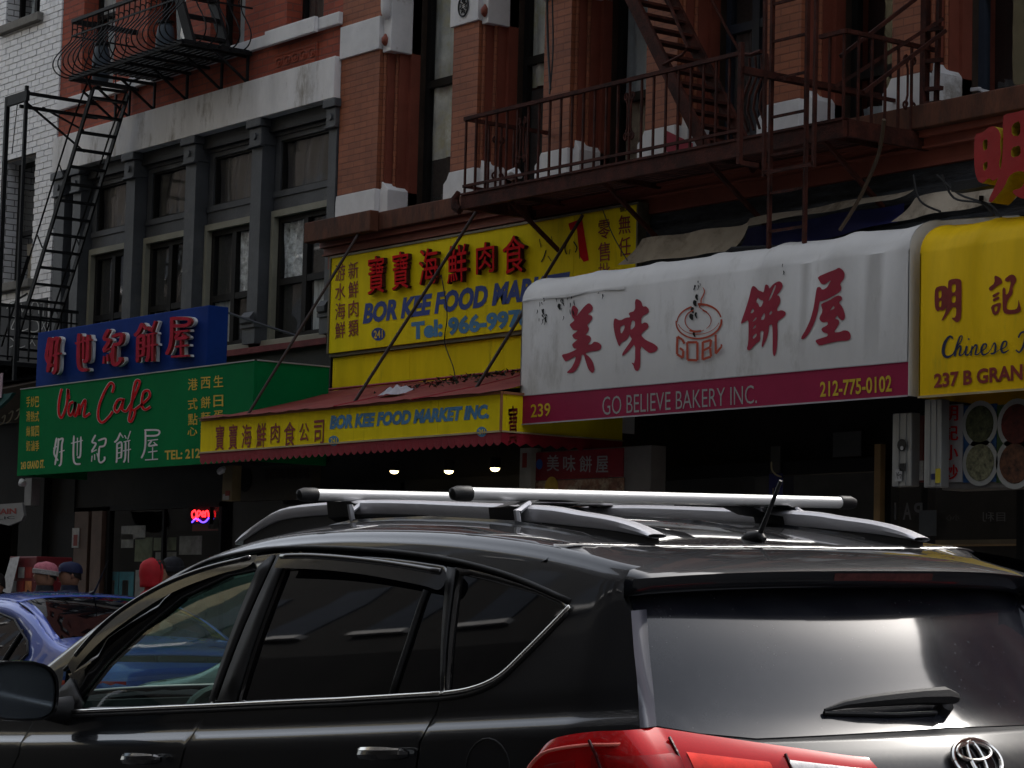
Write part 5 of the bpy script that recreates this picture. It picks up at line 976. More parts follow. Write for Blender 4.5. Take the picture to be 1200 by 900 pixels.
# dark brown awning below it, teal awning at the frame edge
da = thing('brown_canopy', 'dark brown canopy with a faded beige scribble under the graffiti at far left', 'awning', P(10, 495, 12.4))
zt1, zb1 = PZ(15, 440, 12.6), PZ(15, 492, 11.9); xr_ = PX(26, 470, 12.2)
obj('slope', MB().add([(xr_, 12.95, zt1), (xr_-4, 12.95, zt1), (xr_-4, 11.95, zb1+.35), (xr_, 11.95, zb1+.35), (xr_, 11.95, zb1), (xr_-4, 11.95, zb1), (xr_, 12.95, zb1)], [(0, 1, 2, 3), (3, 2, 5, 4), (0, 3, 4, 6)]), mat('dark_brown_canvas', (.045, .032, .022), .8, var=.3), da, recalc=False)
strokes('scribble', [[(2, 492, 1.6), (6, 489, 1.8), (4, 497, 1.6), (0, 500, 1.2)], [(10, 487, 1.6), (15, 484, 1.8), (12, 494, 1.6), (7, 498, 1.2)], [(19, 484, 1.6), (24, 481, 1.8), (21, 490, 1.6), (17, 494, 1.2)]], (0, -2), 1, 11.945, mat('faded_beige_print', (.16, .13, .08), .7), da)
ta = thing('teal_canopy', 'corner of a teal canopy at the left edge above the brown canopy', 'awning', P(0, 475, 12.0)); obj('canvas', MB().prism([(PX(a, b, 11.8), PZ(a, b, 11.8)) for a, b in ((-40, 470), (15, 460), (10, 467), (-2, 478), (-40, 500))], 'Y', 11.8, 11.84), mat('teal_canvas', (.01, .07, .065), .7), ta)
obj('strip', MB().prism([(PX(a, b, 11.79), PZ(a, b, 11.79)) for a, b in ((-10, 440), (4, 437), (2, 466), (-10, 470))], 'Y', 11.78, 11.79), mat('pinkish_strip', (.35, .25, .28), .6), ta)
# ================================================================== vehicles: a body is a smooth surface through cross sections; panels, glass and trim are cut from it
def lerpt(tab, x):
    if x <= tab[0][0]: return tab[0][1]
    for (a, p), (b, q) in zip(tab, tab[1:]):
        if x <= b: t = (x-a)/(b-a); t2 = t*t*(3-2*t)*.35+t*.65; return p+(q-p)*t2
    return tab[-1][1]
class Smooth:
    def __init__(s, tab):
        s.x = [a for a, b in tab]; s.y = [b for a, b in tab]; n = len(tab); d = [(s.y[i+1]-s.y[i])/(s.x[i+1]-s.x[i]) for i in range(n-1)]
        m = [d[0]]+[0 if d[i-1]*d[i] <= 0 else 2*d[i-1]*d[i]/(d[i-1]+d[i]) for i in range(1, n-1)]+[d[-1]]; s.m = m
    def __call__(s, x):
        X = s.x
        if x <= X[0]: return s.y[0]
        if x >= X[-1]: return s.y[-1]
        i = 0
        while x > X[i+1]: i += 1
        h = X[i+1]-X[i]; t = (x-X[i])/h; y0, y1, m0, m1 = s.y[i], s.y[i+1], s.m[i]*h, s.m[i+1]*h
        return (2*t**3-3*t*t+1)*y0+(t**3-2*t*t+t)*m0+(-2*t**3+3*t*t)*y1+(t**3-t*t)*m1
class Body:
    def __init__(s, vm, we, belt, crown):
        f = lambda q: q if callable(q) else Smooth(q)
        s.vm, w0, s.belt, s.crown = f(vm), f(we), f(belt), f(crown); s.cache = {}
        s.we = lambda u: sum(w0(u+d_) for d_ in (-.12, -.06, 0, .06, .12))/5
    def sec(s, u):
        k = round(u, 4)
        if k in s.cache: return s.cache[k]
        vm = s.vm(u); we = s.we(u); b0 = s.belt(u); b = min(b0, we-.05); sh = b-.075; c = s.crown(u)
        G = lambda w: vm-.046-.27*(w-b0)-.22*max(0, w-b0)**2
        ve = G(we-.02)
        p = [(vm-.10, sh-.80), (vm-.045, sh-.62), (vm-.012, sh-.42), (vm, sh-.22), (vm-.003, sh-.07), (vm-.010, sh-.020), (vm-.036, sh+.012), (vm-.046, b), (G(b+(we-.06-b)*.5), b+(we-.06-b)*.5), (G(we-.055), we-.055), (ve-.008, we-.018), (ve-.055, we+.010), (ve-.20, we+.012+c*.55), (ve*.36, we+c*.95+.01), (0, we+c+.012)]
        s.cache[k] = p; return p
    def S(s, u, t):
        """t 0..14 from sill to roof centre"""
        p = s.sec(u); n = len(p); t = max(0, min(n-1-1e-6, t)); i = int(t); f = t-i
        a = p[max(i-1, 0)]; b = p[i]; c = p[i+1]; d = p[min(i+2, n-1)]
        if i+2 > n-1: d = (-p[n-2][0], p[n-2][1])
        h = lambda k: .5*((2*b[k])+(-a[k]+c[k])*f+(2*a[k]-5*b[k]+4*c[k]-d[k])*f*f+(-a[k]+3*b[k]-3*c[k]+d[k])*f**3)
        return Vector((u, h(0), h(1)))
    def T(s, u, w):
        lo, hi = 0, 11.6
        for _ in range(26):
            m = (lo+hi)/2
            if s.S(u, m).z < w: lo = m
            else: hi = m
        return (lo+hi)/2
    def N(s, u, t):
        e = 1e-3; a = s.S(u+e, t)-s.S(u-e, t); b = s.S(u, t+e*8)-s.S(u, t-e*8); n = a.cross(b).normalized()
        return n if n.y > -1e-3 and (n.y > .02 or n.z > 0) else -n
    def side(s, u, w, off=0):
        t = s.T(u, w); return s.S(u, t)+s.N(u, t)*off
def inpoly(p, poly):
    x, y = p; c = False
    for i in range(len(poly)):
        x0, y0 = poly[i]; x1, y1 = poly[i-1]
        if (y0 > y) != (y1 > y) and x < (x1-x0)*(y-y0)/(y1-y0)+x0: c = not c
    return c
def dens(l, d, closed=True):
    o = []; n = len(l)
    for i in range(n if closed else n-1):
        a, b = l[i], l[(i+1) % n]; L = math.hypot(a[0]-b[0], a[1]-b[1]); k = max(1, int(L/d+.5))
        o += [(a[0]+(b[0]-a[0])*j/k, a[1]+(b[1]-a[1])*j/k) for j in range(k)]
    if not closed: o.append(l[-1])
    return o
def patch(outline, holes, f, d=.05, conv=None, jit=True):
    """triangulated piece of a surface: outline/holes in the domain, f(domain point)->3D (list of two: outer side function)"""
    loops = [dens(l, d) for l in [outline]+holes]
    if conv: loops = [[conv(p) for p in l] for l in loops]
    vs, es = [], []
    for l in loops: k = len(vs); vs += l; es += [(k+i, k+(i+1) % len(l)) for i in range(len(l))]
    O = loops[0]; x0, x1 = min(p[0] for p in O), max(p[0] for p in O); y0, y1 = min(p[1] for p in O), max(p[1] for p in O)
    near = d*.45
    nx, ny = int((x1-x0)/d)+1, int((y1-y0)/d)+1
    for i in range(nx+1):
        for j in range(ny+1):
            p = (x0+(i+.5*(j % 2))*d, y0+j*d)
            if inpoly(p, O) and not any(inpoly(p, h) for h in loops[1:]) and all((p[0]-q[0])**2+(p[1]-q[1])**2 > near*near for l in loops for q in l): vs.append(p)
    r = geometry.delaunay_2d_cdt([Vector(p) for p in vs], es, [], 0, 1e-6)
    V = [(v.x, v.y) for v in r[0]]; F = []
    for t in r[2]:
        c = (sum(V[i][0] for i in t)/3, sum(V[i][1] for i in t)/3)
        if inpoly(c, O) and not any(inpoly(c, h) for h in loops[1:]): F.append(tuple(t))
    LASTDOM[:] = V
    return [f(p) for p in V], F
LASTDOM = []
SC = .12
def body_patch(B, outline, holes=(), off=0, d=.05, right=False):
    conv = lambda p: (p[0], B.T(p[0], p[1])*SC)
    f = lambda p: B.S(p[0], p[1]/SC)+(B.N(p[0], p[1]/SC)*off if off else Vector((0, 0, 0)))
    V, F = patch(list(outline), [list(h) for h in holes], f, d, conv)
    # orient outward
    out = []
    for t in F:
        a, b, c = [V[i] for i in t]; n = (b-a).cross(c-a); out.append(t if n.y+n.z*.3 > 0 else t[::-1])
    NN = [B.N(q[0], q[1]/SC) for q in LASTDOM]
    if right: V = [Vector((p.x, -p.y, p.z)) for p in V]; out = [t[::-1] for t in out]; NN = [Vector((p.x, -p.y, p.z)) for p in NN]
    m_ = MB().add(V, out); m_.n = NN; return m_
def panel(name, mb, m, parent, th=.012, sub=False):
    o = obj(name, mb, m, parent, smooth=True, angle=None, recalc=False)
    if getattr(mb, 'n', None): o.data.normals_split_custom_set_from_vertices(mb.n)
    if th: s = o.modifiers.new('shell', 'SOLIDIFY'); s.thickness = th; s.offset = -1
    return o
def surf_tube(B, pts, r, off, n=6, d=.04, right=False, flat=1):
    l = dens(pts, d, False); P3 = [B.side(u, w, off) for u, w in l]
    if right: P3 = [Vector((p.x, -p.y, p.z)) for p in P3]
    return MB().tube(P3, r, n)
# ------------------------------------------------------------------ paints
def carpaint(name, col, flake=.25):
    m = mat(name, col, .42, metal=.0, var=.04, vscale=2, bump=0, coat=1.0, spec=.08)
    return m
M_paint = carpaint('dark_grey_metallic_paint', (.0105, .0115, .0145)); M_paint.node_tree.nodes['Principled BSDF'].inputs['Metallic'].default_value = .06
bp_ = M_paint.node_tree.nodes['Principled BSDF']; bp_.inputs['Coat Roughness'].default_value = .04
M_bpaint = carpaint('blue_metallic_paint', (.060, .105, .40)); M_bpaint.node_tree.nodes['Principled BSDF'].inputs['Metallic'].default_value = .5
M_spaint = carpaint('silver_paint', (.40, .42, .42))
M_gblack = mat('gloss_black_trim', (.010, .010, .011), .12, var=.05, bump=0, coat=.5)
M_mblack = mat('matt_black_plastic', (.014, .014, .015), .55, var=.2, vscale=10, bump=.1, bscale=200)
M_pglass = mat('privacy_glass', (.003, .003, .004), .025, var=.05, bump=0, spec=.40)
M_chrome = mat('chrome_strip', (.72, .70, .66), .16, metal=1, var=.05, bump=0)
M_railm = mat('silver_roof_rail', (.50, .50, .53), .34, metal=.35, var=.05, vscale=6, bump=.02)
M_bar = mat('satin_aluminium_bar', (.74, .74, .73), .38, metal=.35, var=.03, bump=.02)
M_cglass = glassmat('green_tinted_car_glass', (.62, .82, .76), .01, 1.52)
M_rglass = mat('dusty_rear_glass', (.010, .011, .016), .065, var=.3, vscale=2.5, bump=0, spec=.5, dirt=(.030, .031, .036), dscale=7, dlo=.45, dhi=.85)
M_rb = M_rglass.node_tree; _b = M_rb.nodes['Principled BSDF']; _b.inputs['Coat Weight'].default_value = .15; _b.inputs['Coat Roughness'].default_value = .22
def specks(m, scale, thr, col, amt=1):
    t = m.node_tree; b = t.nodes['Principled BSDF']; l = b.inputs['Base Color'].links[0]; src = l.from_socket
    tc = nn(t, 'ShaderNodeTexCoord'); v = nn(t, 'ShaderNodeTexVoronoi', inputs={'Scale': scale}); t.links.new(tc.outputs['Object'], v.inputs['Vector'])
    no = nn(t, 'ShaderNodeTexNoise', inputs={'Scale': 9, 'Detail': 2}); t.links.new(tc.outputs['Object'], no.inputs['Vector'])
    r = nn(t, 'ShaderNodeMapRange', inputs={1: thr, 2: thr*.4, 3: 0, 4: amt}); t.links.new(v.outputs['Distance'], r.inputs[0])
    r2 = nn(t, 'ShaderNodeMapRange', inputs={1: .48, 2: .6, 3: 0, 4: 1}); t.links.new(no.outputs['Fac'], r2.inputs[0])
    ml = nn(t, 'ShaderNodeMath', operation='MULTIPLY'); t.links.new(r.outputs[0], ml.inputs[0]); t.links.new(r2.outputs[0], ml.inputs[1])
    mx = nn(t, 'ShaderNodeMix', data_type='RGBA'); t.links.new(ml.outputs[0], mx.inputs[0]); t.links.new(src, mx.inputs[6]); mx.inputs[7].default_value = c4(col); t.links.new(mx.outputs[2], b.inputs['Base Color'])
specks(M_rglass, 60, .12, (.16, .16, .155), .7); specks(M_paint, 75, .08, (.07, .07, .07), .6)
M_lens = mat('red_lamp_lens', (.52, .004, .007), .05, var=.1, bump=0, coat=0, spec=.32)
M_lens.node_tree.nodes['Principled BSDF'].inputs['Transmission Weight'].default_value = .0
M_lensd = mat('deep_red_reflector', (.36, .003, .005), .12, var=.3, vscale=14, bump=0)
M_lensb = mat('bright_red_lamp_insert', (.95, .04, .02), .2, var=.3, vscale=14, bump=0)
M_lensc = mat('clear_lamp_lens', (.66, .64, .64), .15, var=.3, vscale=60, bump=.12, bscale=260, stretch=(1, 1, .2), coat=1)
M_inner = mat('dark_car_interior', (.012, .013, .014), .8, var=.2)
M_dash = mat('grey_green_dashboard', (.055, .075, .072), .55, var=.2)
M_tyre = mat('tyre_rubber', (.02, .02, .02), .8); M_alloy = mat('alloy_rim', (.3, .3, .31), .3, metal=.8)
# ================================================================== the dark grey SUV
CX, CY, CZ, CRX = -4.20, 4.60, .027, .030
CM = Matrix.Translation((CX, CY, CZ)) @ Matrix.Rotation(CRX, 4, 'X') @ Matrix.Rotation(math.pi, 4, 'Z'); CMI = CM.inverted()
suv = thing('suv_car', 'dark grey SUV with silver roof rails and two crossbars parked in the foreground', 'car', (0, 0, 0))
SB = Body(vm=lambda u: .922-.018*((u-2.3)/1.7)**4-2.2*max(0, .48-u)**2,
          we=[(0, 1.46), (.2, 1.52), (.55, 1.595), (.9, 1.637), (1.3, 1.662), (1.7, 1.669), (2.06, 1.658), (2.46, 1.597), (2.885, 1.447), (3.187, 1.297), (3.55, 1.135), (4.0, 1.04), (4.57, .86)],
          belt=lambda u: 1.259-.0735*(u-1)+.0035*(u-1)**2,
          crown=[(0, -.02), (.5, -.012), (.8, .004), (1.2, .028), (1.8, .045), (2.4, .052), (3.0, .07), (3.8, .06), (4.5, .04)])
def lray(x, y):
    o = CMI @ CO; d = (CMI.to_3x3() @ ray(x, y)); return o, d
def sp(x, y, B=None):
    """photograph point -> (u, w) on the car side"""
    B = B or SB; o, d = lray(x, y); v = .85
    for _ in range(12):
        t = (v-o.y)/d.y; p = o+d*t; w = min(p.z, B.we(p.x)+.005); v = v*.4+.6*B.side(p.x, w).y
    return (p.x, p.z)
def spl(pts): return [sp(*p) for p in pts]
def sps(pts, n=4): return [sp(*p) for p in cspline(pts, n)]
def RU(v, w):
    return RUs(w)+.25*v*v+.10*abs(v)**6
RUs = Smooth([(.25, .04), (.45, -.05), (.70, -.08), (.80, -.07), (.86, -.04), (.98, -.01), (1.06, .01), (1.12, .042), (1.175, .10), (1.21, .142), (1.4, .295), (1.56, .445), (1.7, .56)])
def RN(v, w):
    e = 1e-3; n = Vector((-1, (RU(v+e, w)-RU(v-e, w))/(2*e), (RU(v, w+e)-RU(v, w-e))/(2*e))); return n.normalized()
def rp(x, y):
    o, d = lray(x, y); u = .3
    for _ in range(20): t = (u-o.x)/d.x; p = o+d*t; u = u*.5+.5*RU(p.y, p.z)
    return (p.y, p.z)
def rpl(pts): return [rp(*p) for p in pts]
def rear_patch(outline, holes=(), off=0, d=.04, mirror=False):
    f = lambda p: Vector((RU(*p), p[0], p[1]))+RN(*p)*off
    V, F = patch(list(outline), [list(h) for h in holes], f, d); out = []
    for t in F:
        a, b, c = [V[i] for i in t]; out.append(t if (b-a).cross(c-a).x < 0 else t[::-1])
    if mirror: V = [Vector((p.x, -p.y, p.z)) for p in V]; out = [t[::-1] for t in out]
    return MB().add(V, out)
# ---- outlines traced on the side
S_seam = sps([(75, 785), (130, 735), (215, 672), (270, 650), (345, 641), (450, 645), (530, 656), (600, 675), (668, 704)])
S_belt = spl([(83, 834), (160, 831), (248, 827), (330, 823), (400, 820), (517, 813)])
S_kink = sps([(517, 813), (545, 809), (570, 801), (590, 789), (610, 770), (640, 740), (668, 711)])
bF, bB, bC = S_belt[0], S_belt[2], S_belt[-1]; tip = S_kink[-1]
Bs = spl([(248, 827), (228, 858), (216, 880), (211, 899)]); Cs = spl([(517, 813), (511, 836), (492, 870), (488, 899)])
Fs = spl([(45, 838), (34, 855), (22, 885), (15, 899)])
arch = lambda c, r=.40: [(c+r*math.cos(a), .34+r*math.sin(a)) for a in [math.pi*k/10 for k in range(11)]]
r_edge = spl([(750, 664), (738, 668), (731, 682), (731, 700), (739, 718), (743, 760), (747, 800), (750, 852)])
edge = [(.60+.05*i, SB.we(.60+.05*i)+.004) for i in range(59)]
bodyframe = edge+[(3.53, SB.belt(3.53)+.02), (bF[0]+.1, bF[1]+.03)]+S_seam+[tip]+S_kink[::-1]+[(p[0]-.004, p[1]) for p in Cs[1:]]+[(Cs[-1][0]-.004, .62)]+[(p[0], p[1]) for p in arch(.95, .38) if p[0] < Cs[-1][0]-.03]+[(.58, .34), (.57, 1.0)]+r_edge[::-1]
fdoor = [(p[0]-.003, p[1]-.004) for p in S_belt[:3]]; fdoor = [(S_belt[0][0]+.16, S_belt[0][1]-.004)]+fdoor+[(p[0]+.004, p[1]) for p in Bs[1:]]+[(Bs[-1][0]+.004, .34), (Fs[-1][0]-.20, .34)]+[(p[0]-.004, p[1]) for p in Fs[::-1]]
rdoor = [(p[0], p[1]-.004) for p in S_belt[2:]]+[(p[0]+.004, p[1]) for p in Cs[1:]]+[(Cs[-1][0]+.004, .75), (1.4, .34), (Bs[-1][0]-.004, .34)]+[(p[0]-.004, p[1]) for p in Bs[1:][::-1]]
fender = [(Fs[0][0]+.01, Fs[0][1]+.01)]+[(p[0]+.004, p[1]) for p in Fs[1:]]+[(Fs[-1][0]+.004, .6)]+[(p[0], p[1]) for p in arch(3.62, .38)[::-1] if p[0] > Fs[-1][0]+.05]+[(4.1, .5), (4.5, .55), (4.5, .82), (4.2, .93), (3.9, 1.04), (3.6, 1.10)]
wF = spl([(84, 828), (92, 812), (120, 776), (160, 738), (208, 698), (262, 672), (300, 664), (296, 676), (244, 823), (160, 827)])
wR = spl([(330, 666), (380, 661), (450, 663), (522, 676), (516, 809), (400, 816), (277, 820)])
wQ = spl([(536, 671), (575, 680), (625, 694), (662, 711), (636, 741), (606, 771), (587, 788), (566, 799), (544, 806), (521, 809)])
frame_out = [(bF[0]+.08, bF[1])]+[S_seam[0]]+[(p[0]-.002, p[1]-.004) for p in S_seam]+[tip]+S_kink[::-1][1:]+S_belt[::-1][1:]
PR = [False, True]
for rt_ in PR:
    panel('body_side', body_patch(SB, bodyframe, right=rt_, d=.035), M_paint, suv, th=0)
    d_ = panel('front_door', body_patch(SB, fdoor, right=rt_), M_paint, suv, th=0); d2 = panel('rear_door', body_patch(SB, rdoor, right=rt_), M_paint, suv, th=0); panel('fender', body_patch(SB, fender, right=rt_), M_paint, suv, th=0)
    panel('inner_panel', body_patch(SB, [(.5, .36), (4.3, .36), (4.2, .9), (3.5, 1.08), (2.97, 1.12), (1.0, 1.24), (.5, 1.24)], off=-.03, right=rt_, d=.12), M_mblack, suv)
    panel('window_frame', body_patch(SB, frame_out, [wF, wR, wQ], off=-.008, right=rt_, d=.05), M_gblack, suv, th=.03)
    panel('front_window', body_patch(SB, wF, off=-.018, right=rt_), M_cglass, suv, th=0); panel('rear_window', body_patch(SB, wR, off=-.016, right=rt_), M_pglass, suv, th=0); panel('quarter_window', body_patch(SB, wQ, off=-.014, right=rt_), M_pglass, suv, th=0)
    v1 = sps([(86, 781), (96, 768), (122, 739), (155, 712), (200, 686), (250, 667), (300, 655), (308, 656), (296, 668), (262, 677), (210, 697), (165, 724), (130, 750), (104, 776), (92, 793)])
    v2 = sps([(336, 652), (372, 651.5), (420, 655), (470, 661), (527, 670), (524, 694), (500, 689), (435, 677), (380, 671), (328, 669)])
    mb = body_patch(SB, v1, off=.022, right=rt_, d=.025); panel('window_visor', mb, M_gblack, suv, th=0); mb = body_patch(SB, v2, off=.022, right=rt_, d=.025); panel('window_visor', mb, M_gblack, suv, th=0)
    for tp_ in (sps([(96, 768), (122, 739), (155, 712), (200, 686), (250, 667), (300, 655)]), sps([(338, 653), (372, 652.5), (420, 656), (470, 662), (524, 671)])): panel('visor_highlight_tube', surf_tube(SB, [(a_, b_-.006) for a_, b_ in tp_], .009, .020, right=rt_, n=8), M_gblack, suv, th=0)  # gloss tube added along the visor top to catch a sky highlight
    panel('belt_moulding', surf_tube(SB, S_belt, .0065, .003, right=rt_), M_chrome, suv, th=0); panel('belt_moulding', surf_tube(SB, [(a-.004, b) for a, b in S_kink], .0065, .003, right=rt_), M_chrome, suv, th=0)
    panel('rubber_seal', surf_tube(SB, [(a, b-.013) for a, b in S_belt+S_kink[1:]], .006, .001, right=rt_), M_mblack, suv, th=0)
    panel('drip_seal', surf_tube(SB, S_seam, .007, -.002, right=rt_), M_mblack, suv, th=0)
    panel('window_divider', surf_tube(SB, spl([(495, 690), (475, 750), (454, 814)]), .008, -.012, right=rt_), M_mblack, suv, th=0)
    panel('pillar_trim', body_patch(SB, spl([(524, 664), (534, 666), (519, 809), (516, 809)]), off=.001, right=rt_), M_mblack, suv, th=.004)
    panel('pillar_trim', body_patch(SB, spl([(297, 676), (302, 664), (318, 650), (322, 650), (250, 822), (244, 822)]), off=.0, right=rt_), M_mblack, suv, th=.004); panel('pillar_trim', body_patch(SB, spl([(325, 650), (333, 650), (329, 668), (276, 821), (254, 822)]), off=.0, right=rt_), M_mblack, suv, th=.004)
    # handles
    for dd, (hx, hy) in ((d_, (172, 890)), (d2, (455, 884))):
        u, w_ = sp(hx, hy); s = -1 if rt_ else 1; L = .105
        pts = [SB.side(u+L*k, w_-.006*k, .012+.030*(1-abs(k)**3)) for k in (-1, -.85, -.5, 0, .5, .85, 1)]; pts = [Vector((p.x, s*p.y, p.z)) for p in pts]
        h = obj('handle', MB().tube(pts, [.008, .014, .017, .017, .017, .014, .008], 8), M_gblack, dd, smooth=True); obj('handle_strip', MB().tube([p+Vector((0, s*.006, .011)) for p in pts[1:-1]], [.004, .008, .009, .008, .004], 6), M_chrome, h, smooth=True)
# fuel flap
u, w_ = sp(572, 893); panel('fuel_flap', surf_tube(SB, [(u+.085*math.cos(a*.314), w_-.02+.075*math.sin(a*.314)) for a in range(21)], .003, -.0005), M_mblack, suv, th=0)
# roof, windscreen, bonnet
def top_patch(outline, holes=(), off=0, d=.06, crown_t=9.6):
    # domain (u, q) q = signed arc: q>0 left
    def f(p):
        t = 14-abs(p[1]); P_ = SB.S(p[0], t)
        if off: n = SB.N(p[0], t); P_ = P_+n*off
        return Vector((P_.x, P_.y if p[1] >= 0 else -P_.y, P_.z))
    g = lambda p: f((p[0], p[1]/.35))
    V, F = patch(list(outline), [list(h) for h in holes], g, d); out = []
    for t in F:
        a, b, c = [V[i] for i in t]; out.append(t if (b-a).cross(c-a).z > 0 else t[::-1])
    return MB().add(V, out)
Q = .35; q0 = 3.3*Q
def qe(u): return (14-SB.T(u, SB.we(u)+.002))*Q
def strip(us): return [(u, qe(u)) for u in us]+[(u, -qe(u)) for u in reversed(us)]
panel('roof', top_patch(strip([.70, .9, 1.2, 1.6, 2.0, 2.4, 2.62])), M_paint, suv)
ws = [2.66, 2.9, 3.2, 3.5, 3.72]; panel('windscreen', top_patch([(u, (qe(u)-.10)) for u in ws]+[(u, -(qe(u)-.10)) for u in reversed(ws)], off=-.004), M_cglass, suv, th=0)
pa = [2.6, 2.9, 3.2, 3.5, 3.74]
for s in (1, -1): panel('windscreen_pillar', top_patch([(u, s*qe(u)) for u in pa]+[(u, s*(qe(u)-.12)) for u in reversed(pa)]), M_paint, suv)
bn = [3.75, 3.95, 4.2, 4.45, 4.56]; panel('bonnet', top_patch(strip(bn)), M_paint, suv)
obj('cowl', MB().box((3.70, -.66, 1.0), (3.76, .66, 1.12)), M_mblack, suv)
obj('front_bumper', MB().grid([[(4.57-.5*(abs(v)/.9)**3+.03*math.sin(k), v, .3+.14*k) for k in range(5)] for v in [-.9+.1*i for i in range(19)]]), M_paint, suv, smooth=True)
# roof ribs
for v in (.30, -.30, .10, -.10): obj('roof_rib', MB().tube([SB.S(u, 14-(abs(v)/.695*4.2))*1 if v > 0 else Vector((u, -SB.S(u, 14-(abs(v)/.695*4.2)).y, SB.S(u, 14-(abs(v)/.695*4.2)).z)) for u in (.85, .9, 1.2, 1.6, 2.0, 2.4, 2.45)], [.001, .008, .010, .010, .010, .008, .001], 6), M_paint, suv, smooth=True)
# ---- rear
gl = rpl([(757, 730), (763, 790), (768, 851), (820, 860), (886, 866)]); 
gv, gw = zip(*gl)
cen = rp(1045, 856)
glass = [(gl[0][0]-.01, 1.555), (gl[1][0], gl[1][1]), gl[2], gl[3], gl[4], (cen[0]*0, cen[1])]; glass = glass+[(-p[0], p[1]) for p in glass[::-1][1:]]
panel('rear_window', rear_patch(glass, off=.002, d=.03), M_rglass, suv, th=0)
tg = [(gl[0][0]+.008, 1.565), (gl[1][0]+.008, gl[1][1]), (gl[2][0]+.01, 1.19), (.60, 1.17), (.40, 1.05), (.66, 1.03), (.66, .80)]; tg = tg+[(-p[0], p[1]) for p in tg[::-1]]
M_dpaint = mat('dusty_dark_paint', (.022, .023, .026), .42, var=.2, vscale=5, bump=0, coat=.35, spec=.2, dirt=(.045, .044, .042), dscale=6); M_dpaint.node_tree.nodes['Principled BSDF'].inputs['Coat Roughness'].default_value = .12
panel('tailgate', rear_patch(tg, [glass], d=.016), M_dpaint, suv)
panel('tailgate_lower', rear_patch([(.84, 1.02), (-.84, 1.02), (-.84, .80), (.84, .80)], off=-.012, d=.06), M_mblack, suv)
panel('rear_bumper', rear_patch([(.88, .795), (-.88, .795), (-.86, .28), (.86, .28)], off=.015, d=.06), M_paint, suv)
for s in (1, -1):
    ca = [SB.side(*sp(*p), .002) for p in cspline([(740, 716), (743, 760), (747, 800), (750, 853)], 4)]; cb = []
    for p in cspline([(757, 716), (760, 760), (764, 800), (769, 853)], 4): v_, w_ = rp(*p); cb.append(Vector((RU(v_, w_), v_, w_))+RN(v_, w_)*.006)
    rws = [[a_.lerp(b_, k/5)+Vector((-.012, .012, 0))*math.sin(math.pi*k/5) for k in range(6)] for a_, b_ in zip(ca, cb)]
    panel('corner_trim', MB().grid([[(p.x, s*p.y, p.z) for p in r] for r in rws]), mat('satin_grey_trim', (.085, .088, .11), .35, var=.05, bump=0, coat=.6), suv, th=0)
# lamps: a side half on the wing and a rear half on the tailgate, wrapping round the corner
lsd = sps([(631, 895), (634, 884), (650, 867), (676, 860), (706, 856.5)], 3); lrr = [rp(*p) for p in cspline([(768, 852), (800, 857), (860, 866), (930, 876), (985, 884), (1014, 887)], 3)]
edge_pts = []
for u, w_ in lsd: p = SB.side(u, w_); edge_pts.append((Vector((p.x, p.y, 0)), Vector((0, 1, 0)), w_))
c0 = edge_pts[-1]; cv, cw = lrr[0]; c1 = (Vector((RU(cv, cw), cv, 0)), Vector((-1, .35, 0)).normalized(), cw)
for t in (.2, .4, .6, .8):
    corner = Vector((c1[0].x-.02, c0[0].y+.0, 0)); p = c0[0]*(1-t)**2+corner*2*t*(1-t)+c1[0]*t*t; n = (c0[1]*(1-t)+c1[1]*t).normalized(); edge_pts.append((p, n, c0[2]*(1-t)+c1[2]*t))
for v, w_ in lrr: n = RN(v, w_); edge_pts.append((Vector((RU(v, w_), v, 0)), Vector((n.x, n.y, 0)).normalized(), w_))
NL = len(edge_pts)
def lamp_grid(i0, i1, off, top, bot, s, rows=6, endfade=True):
    R = []
    for i in range(i0, i1+1):
        p, n, w_ = edge_pts[i]; row = []
        lo = 1.03 if i > 2 else 1.06
        for k in range(rows):
            f_ = k/(rows-1); z = w_-top-(w_-top-lo-bot)*f_ if bot is not None else w_-top-.1*f_; z = min(z, w_)
            bl = off*(1 if 0 < k else .35); q = p+n*bl
            if i > NL-20: q.x += (RUs(z)-RUs(w_))*.75
            row.append((q.x, s*q.y, z))
        R.append(row)
    return MB().grid(R)
for s in (1, -1):
    t = obj('tail_lamp', lamp_grid(0, NL-1, .006, 0, 0, s), M_lensd, suv, smooth=True)
    panel('lens', lamp_grid(0, NL-1, .030, .0, 0, s), M_lens, t, th=0)
    panel('clear_lens', lamp_grid(NL-8, NL-2, .034, .016, .03, s), M_lensc, t, th=0)
    panel('inner_lamp', lamp_grid(NL-14, NL-9, .034, .022, .0, s), M_lensb, t, th=0)
    panel('inner_lamp', lamp_grid(NL-21, NL-15, .034, .030, .0, s), M_lensd, t, th=0)
    panel('inner_lamp', lamp_grid(6, NL-23, .033, .040, .0, s), M_lensd, t, th=0)
    rr_ = MB().tube([Vector((p.x+n.x*.036, s*(p.y+n.y*.036), w_-.030)) for p, n, w_ in edge_pts[2:NL-8]], .0045, 6); panel('lamp_rib', rr_, mat('pale_red_lamp_rib', (.95, .22, .17), .25, var=.2, bump=0), t, th=0)
    for ix in (NL-8, NL-15, NL-22):
        p, n, w_ = edge_pts[ix]; obj('lamp_divider', MB().tube([(p.x+n.x*.033+(RUs(z)-RUs(w_))*.7, s*(p.y+n.y*.033), z) for z in (w_-.018, w_-.05, w_-.10)], .004, 6), mat('dark_lamp_divider', (.05, .004, .005), .3), t)
